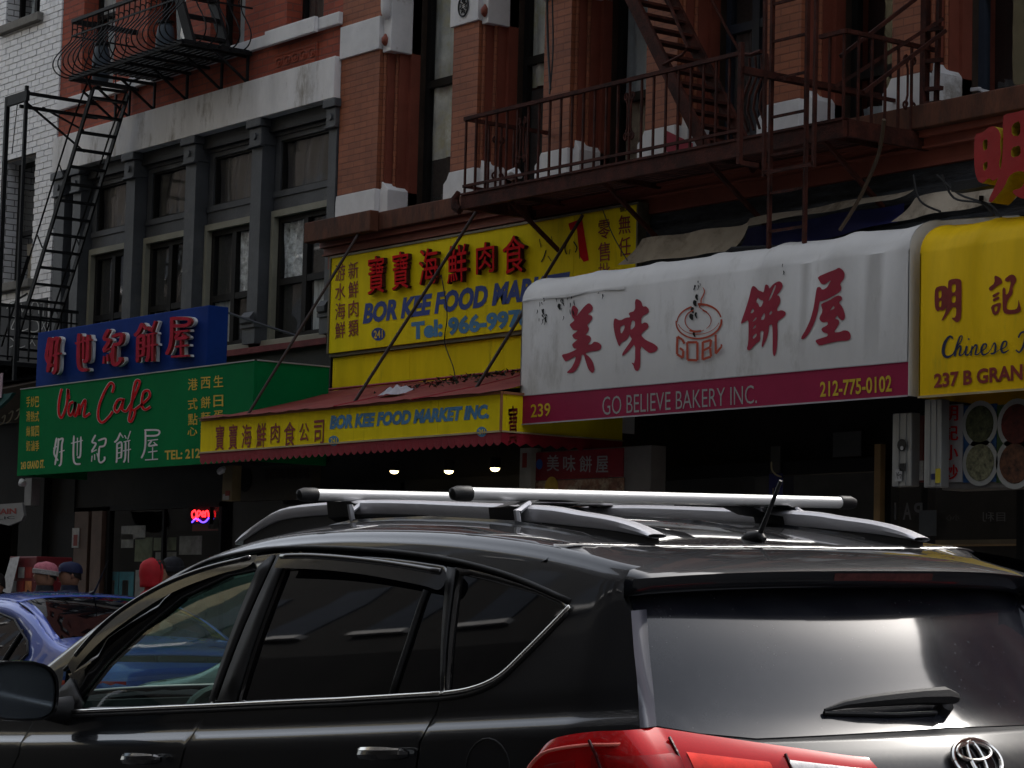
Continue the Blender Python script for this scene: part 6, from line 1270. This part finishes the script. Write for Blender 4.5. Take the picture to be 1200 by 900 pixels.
# spoiler
def roofz(u, v):
    lo, hi = 10.5, 14
    for _ in range(24):
        m = (lo+hi)/2
        if SB.S(u, m).y > v: lo = m
        else: hi = m
    return SB.S(u, lo).z
def spo(v, k):
    a = abs(v); e_ = max(0, (a-.70)/.06); te = .32+.28*a*a+.15*e_; wt = 1.568-.026*(a/.76)**3-.035*e_; rs = Vector((.715, v, roofz(.715, min(a, .70))-.001-.6*max(0, a-.70)))
    pts = [rs, Vector((te+.20, v, wt+.048)), Vector((te+.02, v, wt+.008)), Vector((te-.002, v, wt-.004)), Vector((te+.004, v, wt-.034)), Vector((te+.02, v, wt-.044)), Vector((te+.10, v, wt-.050)), Vector((.70, v, 1.51))]
    return pts[k]
vs_ = [-.76, -.745, -.73, -.715]+[-.70+.70*i/16 for i in range(33)]+[.715, .73, .745, .76]
sp_ = obj('spoiler', MB().grid([[spo(v, k) for k in range(8)] for v in vs_]).add([spo(.76, k) for k in range(8)], [tuple(range(8))]).add([spo(-.76, k) for k in range(8)], [tuple(range(8))[::-1]]), M_paint, suv, smooth=True, angle=50)
obj('brake_light', MB().grid([[Vector((spo(v, 4).x-.0065+.005*k, v, spo(v, 4).z+.024-.018*k)) for k in range(2)] for v in [-.17+.017*i for i in range(21)]]), mat('dark_red_brake_lens', (.09, .03, .028), .25, var=.4, vscale=60), sp_, smooth=True)
obj('spoiler_seam', MB().tube([spo(v, 0)+Vector((.004, 0, .001)) for v in vs_ if abs(v) < .69], .004, 5), M_mblack, suv)
obj('spoiler_seam', MB().tube([Vector((.735, .66, SB.we(.735)-.01)), Vector((.72, .705, 1.57)), Vector((.69, .735, 1.53)), Vector((.62, .765, 1.50)), Vector((.55, .785, 1.46))], .004, 5), M_railm, suv)
for s in (1, -1): obj('spoiler_fin', MB().grid([[(.72, s*.70, 1.585), (.58, s*.755, 1.53), (.66, s*.765, 1.53)], [(.66, s*.735, 1.535), (.55, s*.765, 1.50), (.60, s*.775, 1.48)], [(.60, s*.755, 1.49), (.535, s*.772, 1.455), (.56, s*.785, 1.44)]]), M_paint, suv, smooth=True)
# wiper
def rw(x, y, off): v, w_ = rp(x, y); return Vector((RU(v, w_), v, w_))+RN(v, w_)*off
wp = [rw(x, y, o) for x, y, o in ((964, 836, .012), (985, 832, .020), (1010, 830, .026), (1040, 828, .030), (1070, 826, .032), (1098, 826, .034), (1112, 827, .03))]
obj('wiper', MB().tube(wp, [.004, .010, .014, .017, .019, .023, .014], 8), M_mblack, suv, smooth=True); obj('wiper_blade', MB().tube([rw(x, y, .008) for x, y in ((964, 838), (1000, 839), (1050, 840), (1095, 838))], .006, 6), M_mblack, suv)
obj('wiper_pivot', MB().tube([rw(1103, 833, .0), rw(1103, 833, .025), rw(1103, 833, .032)], [.022, .02, .01], 10), M_mblack, suv, smooth=True)
# emblem: three interlaced ovals
ev, ew = rp(1142, 889); ev = 0.0; rx, ry = .078, .054
ew -= .008; eN = RN(ev, ew-.01); eT = eN.cross(Vector((0, 1, 0))).normalized(); eT = eT if eT.z > 0 else -eT; eC = Vector((RU(ev, ew), ev, ew))+eN*.012
def ell(cx_, cy_, a, b, r, n=32): return MB().tube([eC+Vector((0, 1, 0))*(cx_+a*math.cos(t))+eT*(cy_+b*math.sin(t)) for t in [2*math.pi*k/n for k in range(n+1)]], r, 8)
em = obj('emblem', ell(0, 0, rx, ry, .0065), M_chrome, suv, smooth=True); obj('emblem_oval', ell(0, .021, rx*.72, ry*.42, .0055), M_chrome, em, smooth=True); obj('emblem_oval', ell(0, -.0, rx*.27, ry*.93, .0055), M_chrome, em, smooth=True)
obj('emblem_backing', MB().add([eC-eN*.006+Vector((0, 1, 0))*rx*math.cos(a*.26)+eT*ry*math.sin(a*.26) for a in range(24)], [tuple(range(24))]), M_gblack, em)
obj('handle_bar', MB().tube([Vector((RU(v, ew-.085)-.012, v, ew-.085)) for v in [-.45+.05*i for i in range(19)]], .016, 8), M_chrome, suv, smooth=True)
# ---- roof rails, feet and crossbars
rail = [(2.70, 1.660, .010), (2.64, 1.684, .019), (2.46, 1.738, .025), (2.22, 1.752, .026), (1.90, 1.752, .027), (1.45, 1.733, .028), (1.14, 1.717, .030), (1.0, 1.704, .026), (.86, 1.690, .022), (.76, 1.674, .015), (.70, 1.660, .006)]
VR = .47; VO = -.05; BO = -.09
for s in (1, -1):
    mb = MB(); rows = []
    for u, z, h in [cs for cs in cspline(rail, 4)]:
        rows.append([(u, VO+s*(VR+.030*math.cos(a)), z-.010+h*math.copysign(abs(math.sin(a))**.7, math.sin(a))*.92) for a in [2*math.pi*k/12 for k in range(12)]])
    r = obj('roof_rail', mb.grid(rows, close=True), M_railm, suv, smooth=True)
    def zr_(u): return roofz(u, abs(VO+s*VR))
    def foot(u0, u1, slant=0):
        f_ = [[(u, s*(VR+.024), z), (u, s*(VR-.024), z)] for u, z in ((u0, zr_(u0)-.02), (u1, zr_(u1)-.02))]
        g = MB(); a, b = u0, u1
        zt = lambda u: [q for q in cspline(rail, 8) if q[0] <= u][0][1]-.012
        n = 8; rows = []
        for i in range(n+1):
            u = a+(b-a)*i/n; us = u; zb_2 = zr_(u)-.02; zt2 = zt(max(.72, min(2.68, u))); rows.append([(us, VO+s*(VR-.026), zb_2), (us, VO+s*(VR+.028), zb_2), (us, VO+s*(VR+.022), zt2), (us, VO+s*(VR-.022), zt2)])
        g.grid(rows, close=True); g.add(rows[0], [(0, 1, 2, 3)]); g.add(rows[-1], [(3, 2, 1, 0)]); return obj('rail_foot', g, M_mblack, r)
    foot(.72, 1.14); foot(2.66, 2.10)
for ub, zb_2 in ((1.27, 1.766), (2.07, 1.782)):
    BO = -.09 if ub < 2 else -.12
    t = obj('crossbar', MB().tube([(ub, .675+BO, zb_2-.0), (ub, -.675+BO, zb_2+.0)], .0172, 16), M_bar, suv, smooth=True)
    for s in (1, -1):
        obj('end_cap', MB().tube([(ub, BO+s*.674, zb_2), (ub, BO+s*.68, zb_2), (ub, BO+s*.715, zb_2), (ub, BO+s*.732, zb_2-.002), (ub, BO+s*.738, zb_2-.004)], [.020, .021, .0205, .016, .006], 14), M_mblack, t, smooth=True)
        zr2 = [q for q in cspline(rail, 8) if q[0] <= ub][0][1]
        ft = obj('clamp', MB().grid([[(ub+du, VO+s*v, z) for du in (-.062, -.052, .052, .062)] for v, z in ((VR-.16, zb_2-.020), (VR-.10, zb_2-.040), (VR-.04, zb_2-.046), (VR-.035, zr2-.02), (VR-.03, zr2-.045), (VR+.02, zr2-.050), (VR+.052, zr2-.035), (VR+.058, zr2+.01), (VR+.03, zb_2-.03), (VR-.02, zb_2-.014), (VR-.10, zb_2-.014), (VR-.16, zb_2-.016))]), M_mblack, t, smooth=True, angle=50)
        obj('clamp_plate', MB().tube([(ub-.062, VO+s*(VR+.012), zb_2-.022), (ub-.066, VO+s*(VR+.052), zb_2-.045), (ub-.066, VO+s*(VR+.060), zr2), (ub-.066, VO+s*(VR+.052), zr2-.045), (ub-.062, VO+s*(VR+.02), zr2-.058)], [.006, .009, .009, .009, .006], 6), M_railm, ft, smooth=True)
        obj('clamp_cover', MB().grid([[(ub-.048+.03*k, VO+s*(VR-.14+.19*j/5), zb_2-.0225-.010*(j/5)**2+.003*math.sin(k*1.5)) for k in range(4)] for j in range(6)]), M_railm, ft, smooth=True)
# antenna
def roofp(x, y):
    o, d = lray(x, y); w_ = 1.65
    for _ in range(10):
        t = (w_-o.z)/d.z
        p = o+d*((.0-o.y)/d.y); w_ = 1.6
    return p
ab = Vector((.80, 0, SB.S(.80, 14).z))
obj('antenna', MB().tube([ab+Vector((.06, 0, -.005)), ab+Vector((.02, 0, .008)), ab+Vector((-.02, 0, .012)), ab+Vector((-.035, 0, .002))], [.008, .018, .014, .008], 10).tube([ab+Vector((-.02, 0, .02)), ab+Vector((-.05, .0, .07)), ab+Vector((-.10, .0, .155))], [.008, .006, .005], 8), M_mblack, suv, smooth=True)
# mirrors
for s in (1, -1):
    mu, mv, mw = 2.93, 1.055, 1.198
    def me_(k, a): # superellipse ring k from glass face forward
        du, sc_2 = ((.0, .93), (.0, 1.0), (.03, 1.03), (.08, .98), (.13, .78), (.16, .45), (.165, .1))[k]
        c, sn = math.cos(a), math.sin(a); e = .62; x = math.copysign(abs(c)**e, c)*.125*sc_2; z = math.copysign(abs(sn)**e, sn)*.090*sc_2
        return (mu+du+.05*x/.135*0, s*(mv+x), mw+z+.010*(c if s > 0 else c))
    ms_ = obj('mirror', MB().grid([[me_(k, 2*math.pi*i/28) for i in range(28)] for k in range(7)], close=True), M_gblack, suv, smooth=True)
    obj('mirror_glass', MB().add([Vector(me_(0, 2*math.pi*i/28))+Vector((.012, 0, 0)) for i in range(28)], [tuple(range(28))]), mat('mirror_glass', (.17, .20, .23), .08, metal=.8, var=.1, bump=0), ms_)
    obj('mirror_arm', MB().tube([(mu+.05, s*.86, 1.13), (mu+.06, s*.93, 1.135), (mu+.06, s*1.0, 1.15)], [.05, .035, .035], 10), M_mblack, ms_, smooth=True)
    mb = body_patch(SB, [(bF[0]+.06, bF[1]+.0), (bF[0]-.06, bF[1]+.005), (bF[0]-.06, bF[1]+.03), (bF[0]+.06, bF[1]+.10), (bF[0]+.16, bF[1]+.03)], off=.003, right=s < 0, d=.04); panel('mirror_sail', mb, M_mblack, ms_)
# ---- inside
obj('floor', MB().box((.3, -.82, .30), (4.1, .82, .36)), M_inner, suv); obj('dashboard', MB().prism([(3.05, .55), (3.02, 1.02), (3.12, 1.085), (3.45, 1.10), (3.72, 1.06), (3.72, .55)], 'Y', -.74, .74), M_dash, suv)
obj('dashboard_pad', MB().prism([(3.0, .95), (2.99, 1.07), (3.08, 1.125), (3.25, 1.11), (3.2, .95)], 'Y', .12, .62), M_inner, suv)
sw = obj('steering_wheel', MB().tube([(2.83+.07*math.sin(a), .37+.185*math.cos(a), 1.02+.17*math.sin(a)) for a in [2*math.pi*k/28 for k in range(29)]], .016, 8), M_mblack, suv, smooth=True); obj('spoke', MB().bar((2.83, .20, 1.02), (2.83, .54, 1.02), .05, .02).bar((2.83, .37, 1.02), (2.80, .37, .86), .05, .02), M_inner, sw)
obj('centre_display', MB().box((2.99, -.14, .98), (3.04, .14, 1.10)), M_gblack, suv)
for u, vs2 in ((2.15, (.37, -.37)), (1.3, (.40, -.40))):
    for v in vs2:
        st = obj('seat', MB().box((u-.12, v-.24, .50), (u+.42, v+.24, .66)), M_inner, suv, bevel=.05); obj('seat_back', MB().prism([(u-.12, .60), (u-.28, 1.18), (u-.17, 1.20), (u+.02, .64)], 'Y', v-.23, v+.23), M_inner, st, bevel=.03); obj('headrest', MB().box((u-.30, v-.13, 1.22), (u-.19, v+.13, 1.42)), M_inner, st, bevel=.04)
obj('luggage_wall', MB().box((.62, -.74, .36), (.66, .74, 1.15)), M_inner, suv); obj('headlining', top_patch([(u, q) for u, q in strip([.75, 1.2, 2.0, 2.6])], off=-.05, d=.15), M_inner, suv)
# wheels
def wheels(root, us, hw, r):
    for u in us:
        for s in (1, -1):
            w_ = obj('wheel', MB().cyl((u, s*(hw-.21) if s > 0 else -hw, r), r, .21, 28, 'Y'), M_tyre, root, bevel=.03); o = MB().cyl((u, s*(hw+.002)-.005, r), r*.66, .01, 24, 'Y')
            for k in range(5): a = k*1.2566; o.bar((u, s*(hw+.006), r), (u+r*.64*math.cos(a), s*(hw+.006), r+r*.64*math.sin(a)), .05, .02)
            obj('rim', o, M_alloy, w_)
wheels(suv, (.95, 3.62), .90, .345)
suv.matrix_world = CM
# ================================================================== saloon cars at the far kerb
def saloon(label, X0, Y0, paint, ang=0, L=4.6, group='cars parked along the far kerb', detail=True, zs=1.0):
    t = thing('saloon_car', label, 'car', (0, 0, 0), group)
    B = Body(vm=lambda u: .89-.03*((u-2.3)/1.7)**4,
             we=[(0, .95*zs), (.12, 1.06*zs), (.35, 1.085*zs), (.62, 1.13*zs), (.85, 1.235*zs), (1.15, 1.345*zs), (1.5, 1.405*zs), (1.9, 1.415*zs), (2.3, 1.385*zs), (2.7, 1.27*zs), (3.1, 1.09*zs), (3.4, 1.0*zs), (4.1, .92*zs), (4.6, .70*zs)],
             belt=lambda u: .955-.012*(u-1)-.009*(u-1)**2, crown=[(0, .02), (1, .045), (2, .05), (3, .04), (4.6, .03)])
    us = [.12, .4, .7, 1.0, 1.4, 1.8, 2.2, 2.6, 3.0, 3.3]
    q = [(2.86, .93), (2.60, 1.16*zs), (2.2, 1.31*zs), (1.7, 1.335*zs), (1.25, 1.27*zs), (.93, 1.13*zs), (.86, 1.05*zs), (.98, .985), (1.5, .965)]
    for rt_ in (False, True):
        top = [(u, B.we(u)+.004) for u in us]; pl = top+[(4.0, B.we(4.0)-.0), (4.45, .70), (4.45, .4)]+[(p[0], p[1]-.02) for p in arch(3.75, .33)[:0]]+[(.15, .35), (.10, .7)]
        panel('body_side', body_patch(B, pl, [q], right=rt_, d=.07), paint, t)
        panel('side_window', body_patch(B, q, off=-.01, right=rt_, d=.06), M_pglass if paint is not M_spaint else M_cglass, t, th=0)
        panel('window_rim', surf_tube(B, q+[q[0]], .009, .003, right=rt_), M_mblack, t, th=0)
        panel('pillar_trim', surf_tube(B, [(1.22, .975), (1.06, 1.205*zs)], .012, .0, right=rt_), M_mblack, t, th=0); panel('pillar_trim', surf_tube(B, [(1.95, .965), (1.85, 1.33*zs)], .02, .0, right=rt_), M_mblack, t, th=0)
    def tp(outline, off=0, d=.08):
        def f(p):
            tt = 14-abs(p[1])/.35; P_ = B.S(p[0], tt)+(B.N(p[0], tt)*off if off else Vector((0, 0, 0))); return Vector((P_.x, P_.y if p[1] >= 0 else -P_.y, P_.z))
        V, F = patch(outline, [], f, d); out = []
        for g in F: a, b, c = [V[i] for i in g]; out.append(g if (b-a).cross(c-a).z > 0 else g[::-1])
        return MB().add(V, out)
    def qq(u): return (14-B.T(u, B.we(u)+.002))*.35
    def st(us): return [(u, qq(u)) for u in us]+[(u, -qq(u)) for u in reversed(us)]
    panel('roof', tp(st([1.36, 1.6, 2.0, 2.3])), paint, t); panel('boot_lid', tp(st([.13, .3, .5, .62])), paint, t); panel('bonnet', tp(st([3.2, 3.6, 4.1, 4.45])), paint, t)
    for nm, us2, m in (('rear_window', [.63, .9, 1.1, 1.35], M_pglass), ('windscreen', [2.31, 2.6, 2.9, 3.19], M_cglass)):
        panel(nm, tp([(u, qq(u)-.20) for u in us2]+[(u, -(qq(u)-.20)) for u in reversed(us2)], off=-.003), m, t, th=0)
        for s in (1, -1): panel('roof_pillar', tp([(u, s*qq(u)) for u in us2]+[(u, s*(qq(u)-.205)) for u in reversed(us2)], d=.05), paint, t)
    rr = MB().grid([[(.10-.10*math.sin((z-.3)/.75*math.pi)*.6+.45*abs(v)**4, v, z) for z in (.3, .45, .6, .75, .88, .97, 1.05)] for v in [-.86+.086*i for i in range(21)]]); panel('tail_panel', rr, paint, t)
    for s in (1, -1): panel('tail_lamp', MB().grid([[(.085+.45*abs(v)**4-.02, s*v, z) for z in (.80, .86, .92)] for v in (.45, .55, .65, .75, .83)]), M_lens, t, th=.01)
    obj('floor', MB().box((.2, -.8, .28), (4.2, .8, .33)), M_inner, t)
    panel('door_seam', surf_tube(B, [(1.95, .955), (1.95, .5)], .004, 0), M_mblack, t, th=0); panel('door_seam', surf_tube(B, [(1.0, .97), (1.15, .6)], .004, 0), M_mblack, t, th=0)
    obj('antenna', MB().tube([(1.5, 0, B.S(1.5, 14).z), (1.44, 0, B.S(1.5, 14).z+.02), (1.25, 0, B.S(1.5, 14).z+.24)], [.02, .008, .004], 6), M_mblack, t, smooth=True)
    wheels(t, (.95, 3.7), .87, .32)
    t.matrix_world = Matrix.Translation((X0, Y0, road_z(Y0))) @ Matrix.Rotation(math.pi+ang, 4, 'Z')
    return t
# ================================================================== cars at the far kerb
saloon('bright blue saloon car parked at the far kerb behind the mirror of the SUV', PX(150, 720, 8.6)+.65, 8.75, M_bpaint, zs=1.03)
saloon('pale silver saloon car behind the blue one, seen through the SUV front window', PX(150, 720, 8.6)+5.4, 8.75, M_spaint)
# ================================================================== people on the far pavement
M_skin = mat('warm_skin', (.27, .14, .09), .6, var=.15, vscale=20, bump=.05); M_hair = mat('black_hair', (.012, .010, .009), .6, var=.3, vscale=30, bump=.3)
M_coat = mat('black_winter_coat', (.012, .013, .018), .8, var=.4, vscale=8, bump=.5, bscale=20); M_navyc = mat('navy_winter_coat', (.010, .014, .035), .8, var=.4, vscale=8, bump=.5, bscale=20); M_redj = mat('red_hooded_jacket', (.42, .012, .020), .7, var=.35, vscale=6, bump=.8, bscale=14)
M_trou = mat('dark_trousers', (.02, .02, .025), .85, var=.3); M_shoe = mat('dark_shoes', (.02, .018, .016), .5); M_pink = mat('pink_wool_hat', (.50, .16, .20), .9, var=.2, vscale=30, bump=.8, bscale=60); M_greyb = mat('grey_wool_band', (.30, .29, .28), .9, var=.2, vscale=30, bump=.8, bscale=60)
def ring(cx_, cy_, z, rx, ry, n=18): return [(cx_+rx*math.cos(2*math.pi*k/n), cy_+ry*math.sin(2*math.pi*k/n), z) for k in range(n)]
def person(label, X, Y, h, face, coat, hat=None, hatm=None, look=0, group=None, scarf=None, phase=0):
    """face: heading of the face in degrees from +X; a continuous clothed figure with a modelled head, hands and shoes"""
    t = thing('person', label, 'person', (0, 0, 0), group); k = h/1.70
    # body by skinned skeleton: one continuous surface
    J = {'pel': (0, 0, .93, .15), 'waist': (0, 0, 1.06, .145), 'chest': (.01, 0, 1.27, .175), 'sh': (0, 0, 1.41, .15), 'neck': (0, 0, 1.47, .06), 'nk2': (.01, 0, 1.53, .055),
         'hl': (0, .09, .88, .11), 'kl': (.02+.06*phase, .10, .48, .075), 'al': (-.02+.02*phase, .10, .10, .05), 'fl': (.10, .11, .05, .045),
         'hr': (0, -.09, .88, .11), 'kr': (.03-.05*phase, -.10, .48, .075), 'ar': (-.02-.12*phase, -.10, .10, .05), 'fr': (.10-.12*phase, -.11, .05, .045),
         'sl': (0, .19, 1.41, .105), 'el': (-.02, .26, 1.12, .075), 'wl': (.10, .24, .90, .045), 'pl': (.14, .235, .83, .035),
         'sr': (0, -.19, 1.41, .105), 'er': (-.02, -.26, 1.12, .075), 'wr': (.10, -.24, .90, .045), 'pr': (.14, -.235, .83, .035)}
    E_ = [('pel', 'waist'), ('waist', 'chest'), ('chest', 'sh'), ('sh', 'neck'), ('neck', 'nk2'), ('pel', 'hl'), ('hl', 'kl'), ('kl', 'al'), ('al', 'fl'), ('pel', 'hr'), ('hr', 'kr'), ('kr', 'ar'), ('ar', 'fr'), ('sh', 'sl'), ('sl', 'el'), ('el', 'wl'), ('wl', 'pl'), ('sh', 'sr'), ('sr', 'er'), ('er', 'wr'), ('wr', 'pr')]
    nm = list(J); me = bpy.data.meshes.new('body'); me.from_pydata([Vector(J[n_][:3])*k for n_ in nm], [(nm.index(a), nm.index(b)) for a, b in E_], []); o = link(bpy.data.objects.new('body', me)); o.parent = t
    sk = o.modifiers.new('skin', 'SKIN')
    for i, n_ in enumerate(nm):
        r = J[n_][3]*k; me.skin_vertices[0].data[i].radius = (r, r*(1.25 if n_ in ('waist', 'chest', 'pel') else 1)); me.skin_vertices[0].data[i].use_root = (n_ == 'pel')
    sk.use_smooth_shade = True; sb = o.modifiers.new('sub', 'SUBSURF'); sb.levels = sb.render_levels = 2
    bpy.context.view_layer.update(); m2 = bpy.data.meshes.new_from_object(o.evaluated_get(bpy.context.evaluated_depsgraph_get())); o.modifiers.clear(); o.data = m2
    m2.materials.clear(); m2.materials.append(coat); m2.materials.append(M_trou); m2.materials.append(M_shoe); m2.materials.append(M_skin)
    for p in m2.polygons:
        z = p.center.z/k; p.use_smooth = True; p.material_index = 2 if z < .12 else 1 if (z < .80 and abs(p.center.y/k) < .20) else 3 if z > 1.50 or (z < .88 and abs(p.center.y/k) >= .20) else 0
    # head with face
    Hd = MB(); hz = 1.50*k; hh = .235*k; rows = []; n = 20
    prof = [(0, .42), (.06, .62), (.16, .80), (.30, .93), (.45, 1.0), (.62, 1.0), (.78, .92), (.90, .72), (.97, .42), (1, .05)]
    for f_, r in prof:
        row = []
        for j in range(n):
            a = 2*math.pi*j/n; x = math.cos(a)*.098*r*k; y = math.sin(a)*.076*r*k; fr = max(0, math.cos(a))**10; z = hz+hh*f_
            x += fr*k*(.022*math.exp(-((f_-.42)/.07)**2)-.007*math.exp(-((f_-.54)/.05)**2)+.006*math.exp(-((f_-.24)/.05)**2)+.008*math.exp(-((f_-.06)/.06)**2))
            row.append((x+.012*k, y, z))
        rows.append(row)
    Hd.grid(rows, close=True); hd = obj('head', Hd, M_skin, None, smooth=True)
    loc = hd.location.copy(); hd.data.transform(Matrix.Translation(loc)); hd.location = (0, 0, 0); hd.parent = t; hd.rotation_euler = (0, 0, math.radians(look))
    def sub(nm_, mb, m, par=hd):
        o_ = obj(nm_, mb, m, None, smooth=True); l = o_.location.copy(); o_.data.transform(Matrix.Translation(l)); o_.location = (0, 0, 0); o_.parent = par; return o_
    for s in (1, -1):
        sub('ear', MB().tube([(.0, s*.076*k, hz+hh*.36), (-.004, s*.086*k, hz+hh*.42), (-.006, s*.088*k, hz+hh*.52), (.0, s*.078*k, hz+hh*.56)], [.006*k, .011*k, .012*k, .006*k], 8), M_skin)
        sub('eye', MB().tube([(.092*k, s*.030*k, hz+hh*.52), (.100*k, s*.030*k, hz+hh*.52)], [.012*k, .005*k], 8), mat('dark_eye', (.03, .02, .02), .3))
    sub('mouth', MB().tube([(.104*k, -.022*k, hz+hh*.235), (.113*k, 0, hz+hh*.23), (.104*k, .022*k, hz+hh*.235)], [.002*k, .005*k, .002*k], 6), mat('lips', (.25, .08, .07), .5))
    def cap(f0, rs, m, nm_, back=0, fz=0):
        rows = []
        for i in range(8):
            q = i/7; f_ = f0+(1.07-f0)*q; r = rs*(1-q**3.2)**.5 if q < 1 else .03
            rows.append([(math.cos(2*math.pi*j/n)*.104*r*k+.008*k-back*(1-q)*.0, math.sin(2*math.pi*j/n)*.084*r*k, hz+hh*(f_+(fz*math.cos(2*math.pi*j/n)*(1-q)))) for j in range(n)])
        return sub(nm_, MB().grid(rows, close=True), m)
    cap(.52, 1.02, M_hair, 'hair', fz=.22)
    if hat == 'beanie': cap(.60, 1.16, hatm[0], 'hat', fz=.05); cap2 = [[(math.cos(2*math.pi*j/n)*.108*r*k+.008*k, math.sin(2*math.pi*j/n)*.09*r*k, hz+hh*(.52+.20*q+.06*math.cos(2*math.pi*j/n))) for j in range(n)] for q, r in ((0, 1.08), (.1, 1.17), (.9, 1.17), (1, 1.1))]; sub('hat_band', MB().grid(cap2, close=True), hatm[1])
    if hat == 'cap':
        cap(.62, 1.12, hatm[0], 'cap', fz=.04)
        br_ = [[(.095*k+.075*k*q*math.cos(a)*1.0, .075*k*math.sin(a)*(1-.15*q), hz+hh*.68-.016*k*q-.02*k*abs(math.sin(a))*q) for a in [-1.2+.24*i for i in range(11)]] for q in (0, .4, .8, 1)]
        sub('cap_peak', MB().grid(br_), hatm[0]); sub('cap_badge', MB().tube([(.112*k, 0, hz+hh*.82), (.118*k, 0, hz+hh*.82)], [.016*k, .012*k], 8), mat('white_badge', (.5, .5, .55), .6))
    if hat == 'hood':
        rows = []
        for i in range(9):
            q = i/8; f_ = -.02+1.12*q; r = 1.06*math.sqrt(max(.02, 1-(max(0, q-.5)/.505)**2.4))*(1-.22*max(0, .5-q)**.8)+.02*math.sin(i*2.3)
            rows.append([(-.016*k+math.cos(a)*.105*r*k, math.sin(a)*.098*r*k, hz+hh*f_) for a in [math.pi*.22+(2*math.pi-.44*math.pi)*j/n for j in range(n+1)]])
        hdm = sub('hood', MB().grid(rows), hatm[0]); sd = hdm.modifiers.new('thick', 'SOLIDIFY'); sd.thickness = .012; sub('hood_rim', MB().tube([r[0] for r in rows[:-1]]+[r[-1] for r in rows[:-1]][::-1], .012*k, 6), hatm[0])
    sub('collar', MB().grid([[(.012+math.cos(2*math.pi*j/n)*r*k, math.sin(2*math.pi*j/n)*r*k, z*k) for j in range(n)] for z, r in ((1.42, .115), (1.47, .088), (1.52, .080), (1.525, .070), (1.46, .068))], close=True), scarf or coat, t)
    for s in (1, -1):     # gloved or bare hands: palm, four fingers and a thumb
        pm = Vector((.15*k, s*.235*k, .80*k)); hnd = sub('hand', MB().tube([pm+Vector((-.01, 0, .03))*k, pm, pm+Vector((.01, 0, -.045))*k], [.026*k, .036*k, .030*k], 10), M_skin, t)
        for q in range(4): b_ = pm+Vector((.02-.018*q, 0, -.045))*k; sub('finger', MB().tube([b_, b_+Vector((.006, -s*.004, -.035+.004*abs(q-1)))*k, b_+Vector((.002, -s*.018, -.062+.006*abs(q-1)))*k], [.009*k, .0085*k, .006*k], 6), M_skin, hnd) if False else None
        fg = MB()
        for q in range(4): b_ = pm+Vector((.024-.016*q, 0, -.045))*k; fg.tube([b_, b_+Vector((.006, -s*.004, -.035+.004*abs(q-1)))*k, b_+Vector((.002, -s*.018, -.062+.006*abs(q-1)))*k], [.009*k, .0085*k, .006*k], 6)
        fg.tube([pm+Vector((.03, 0, .0))*k, pm+Vector((.05, -s*.01, -.025))*k, pm+Vector((.05, -s*.014, -.05))*k], [.011*k, .010*k, .007*k], 6); sub('fingers', fg, M_skin, hnd)
    t.matrix_world = Matrix.Translation((X, Y, .136)) @ Matrix.Rotation(math.radians(face), 4, 'Z')
    return t
def head_at(px, py, Y, **k):
    """stand a figure so that the top of its head is at a photograph point"""
    p = P(px, py, Y); return dict(X=p.x, Y=Y, h=(p.z-.136)/1.015)
a = head_at(55, 661, 11.0); person('person in a pink and grey wool hat walking beside the blue car', a['X'], 11.0, a['h'], -98, M_coat, 'beanie', (M_pink, M_greyb), look=-10, phase=.4)
a = head_at(84, 661, 11.3); person('person in a navy peaked cap and black coat facing the person in the pink hat', a['X'], 11.3, a['h'], -112, M_navyc, 'cap', (mat('navy_cap', (.012, .018, .06), .7, var=.2),), look=0)
a = head_at(180, 658, 11.2); person('person in a bright red hooded jacket seen from behind at the cafe window', a['X'], 11.2, a['h'], 70, M_redj, 'hood', (M_redj,))
a = head_at(203, 655, 11.6); person('person in a black hat and scarf just right of the red hooded jacket', a['X'], 11.6, a['h'], 150, M_coat, 'beanie', (M_coat, M_coat), scarf=M_greyb)
a = head_at(1190, 690, 10.9); person('person in a black hat and dark coat behind the right rear corner of the SUV', a['X'], 10.9, a['h'], -110, M_coat, 'beanie', (M_coat, M_coat))
a = head_at(-4, 672, 10.8); person('person in a dark coat cut by the left edge of the photograph', a['X'], 10.8, a['h'], -100, M_coat)
# ================================================================== red poster stand at the left
nx, ny = P(26, 700, 11.7).x, 11.7
ns_ = thing('poster_stand', 'red news stand covered with small posters and a pale sloping panel at far left', 'stand', (nx, ny, .14))
zt_ = PZ(26, 652, ny); x0, x1 = PX(10, 680, ny), PX(42, 680, ny)
obj('cabinet', MB().box((x0, ny, .14), (x1, ny+.4, zt_)), mat('dark_red_enamel', (.14, .012, .016), .5, var=.3), ns_, bevel=.01)
rg = random.Random(21)
for i in range(3):
    for j in range(4):
        a_, b_ = x0+.05+(x1-x0-.1)*i/3, zt_-.08-.14*(j+1)
        obj('poster', MB().box((a_, ny-.006, b_), (a_+(x1-x0)/3-.07, ny-.001, b_+.11)), (M_pwh, M_redd, M_dark, M_pgrey, M_pcard)[rg.randrange(5)], ns_)
obj('sloping_panel', MB().add([P(1, 692, ny-.1), P(12, 697, ny-.1), P(23, 652, ny-.05), P(12, 654, ny-.05), P(1, 692, ny-.07), P(12, 697, ny-.07), P(23, 652, ny-.02), P(12, 654, ny-.02)], [(0, 1, 2, 3), (7, 6, 5, 4), (0, 4, 5, 1), (1, 5, 6, 2), (2, 6, 7, 3), (3, 7, 4, 0)]), M_pwh, ns_)
lettering('lettering', 'SLXR', q4(15, 33, 699, 698, 694, 693), ny-.012, M_pgrey, ns_, bold=.03)
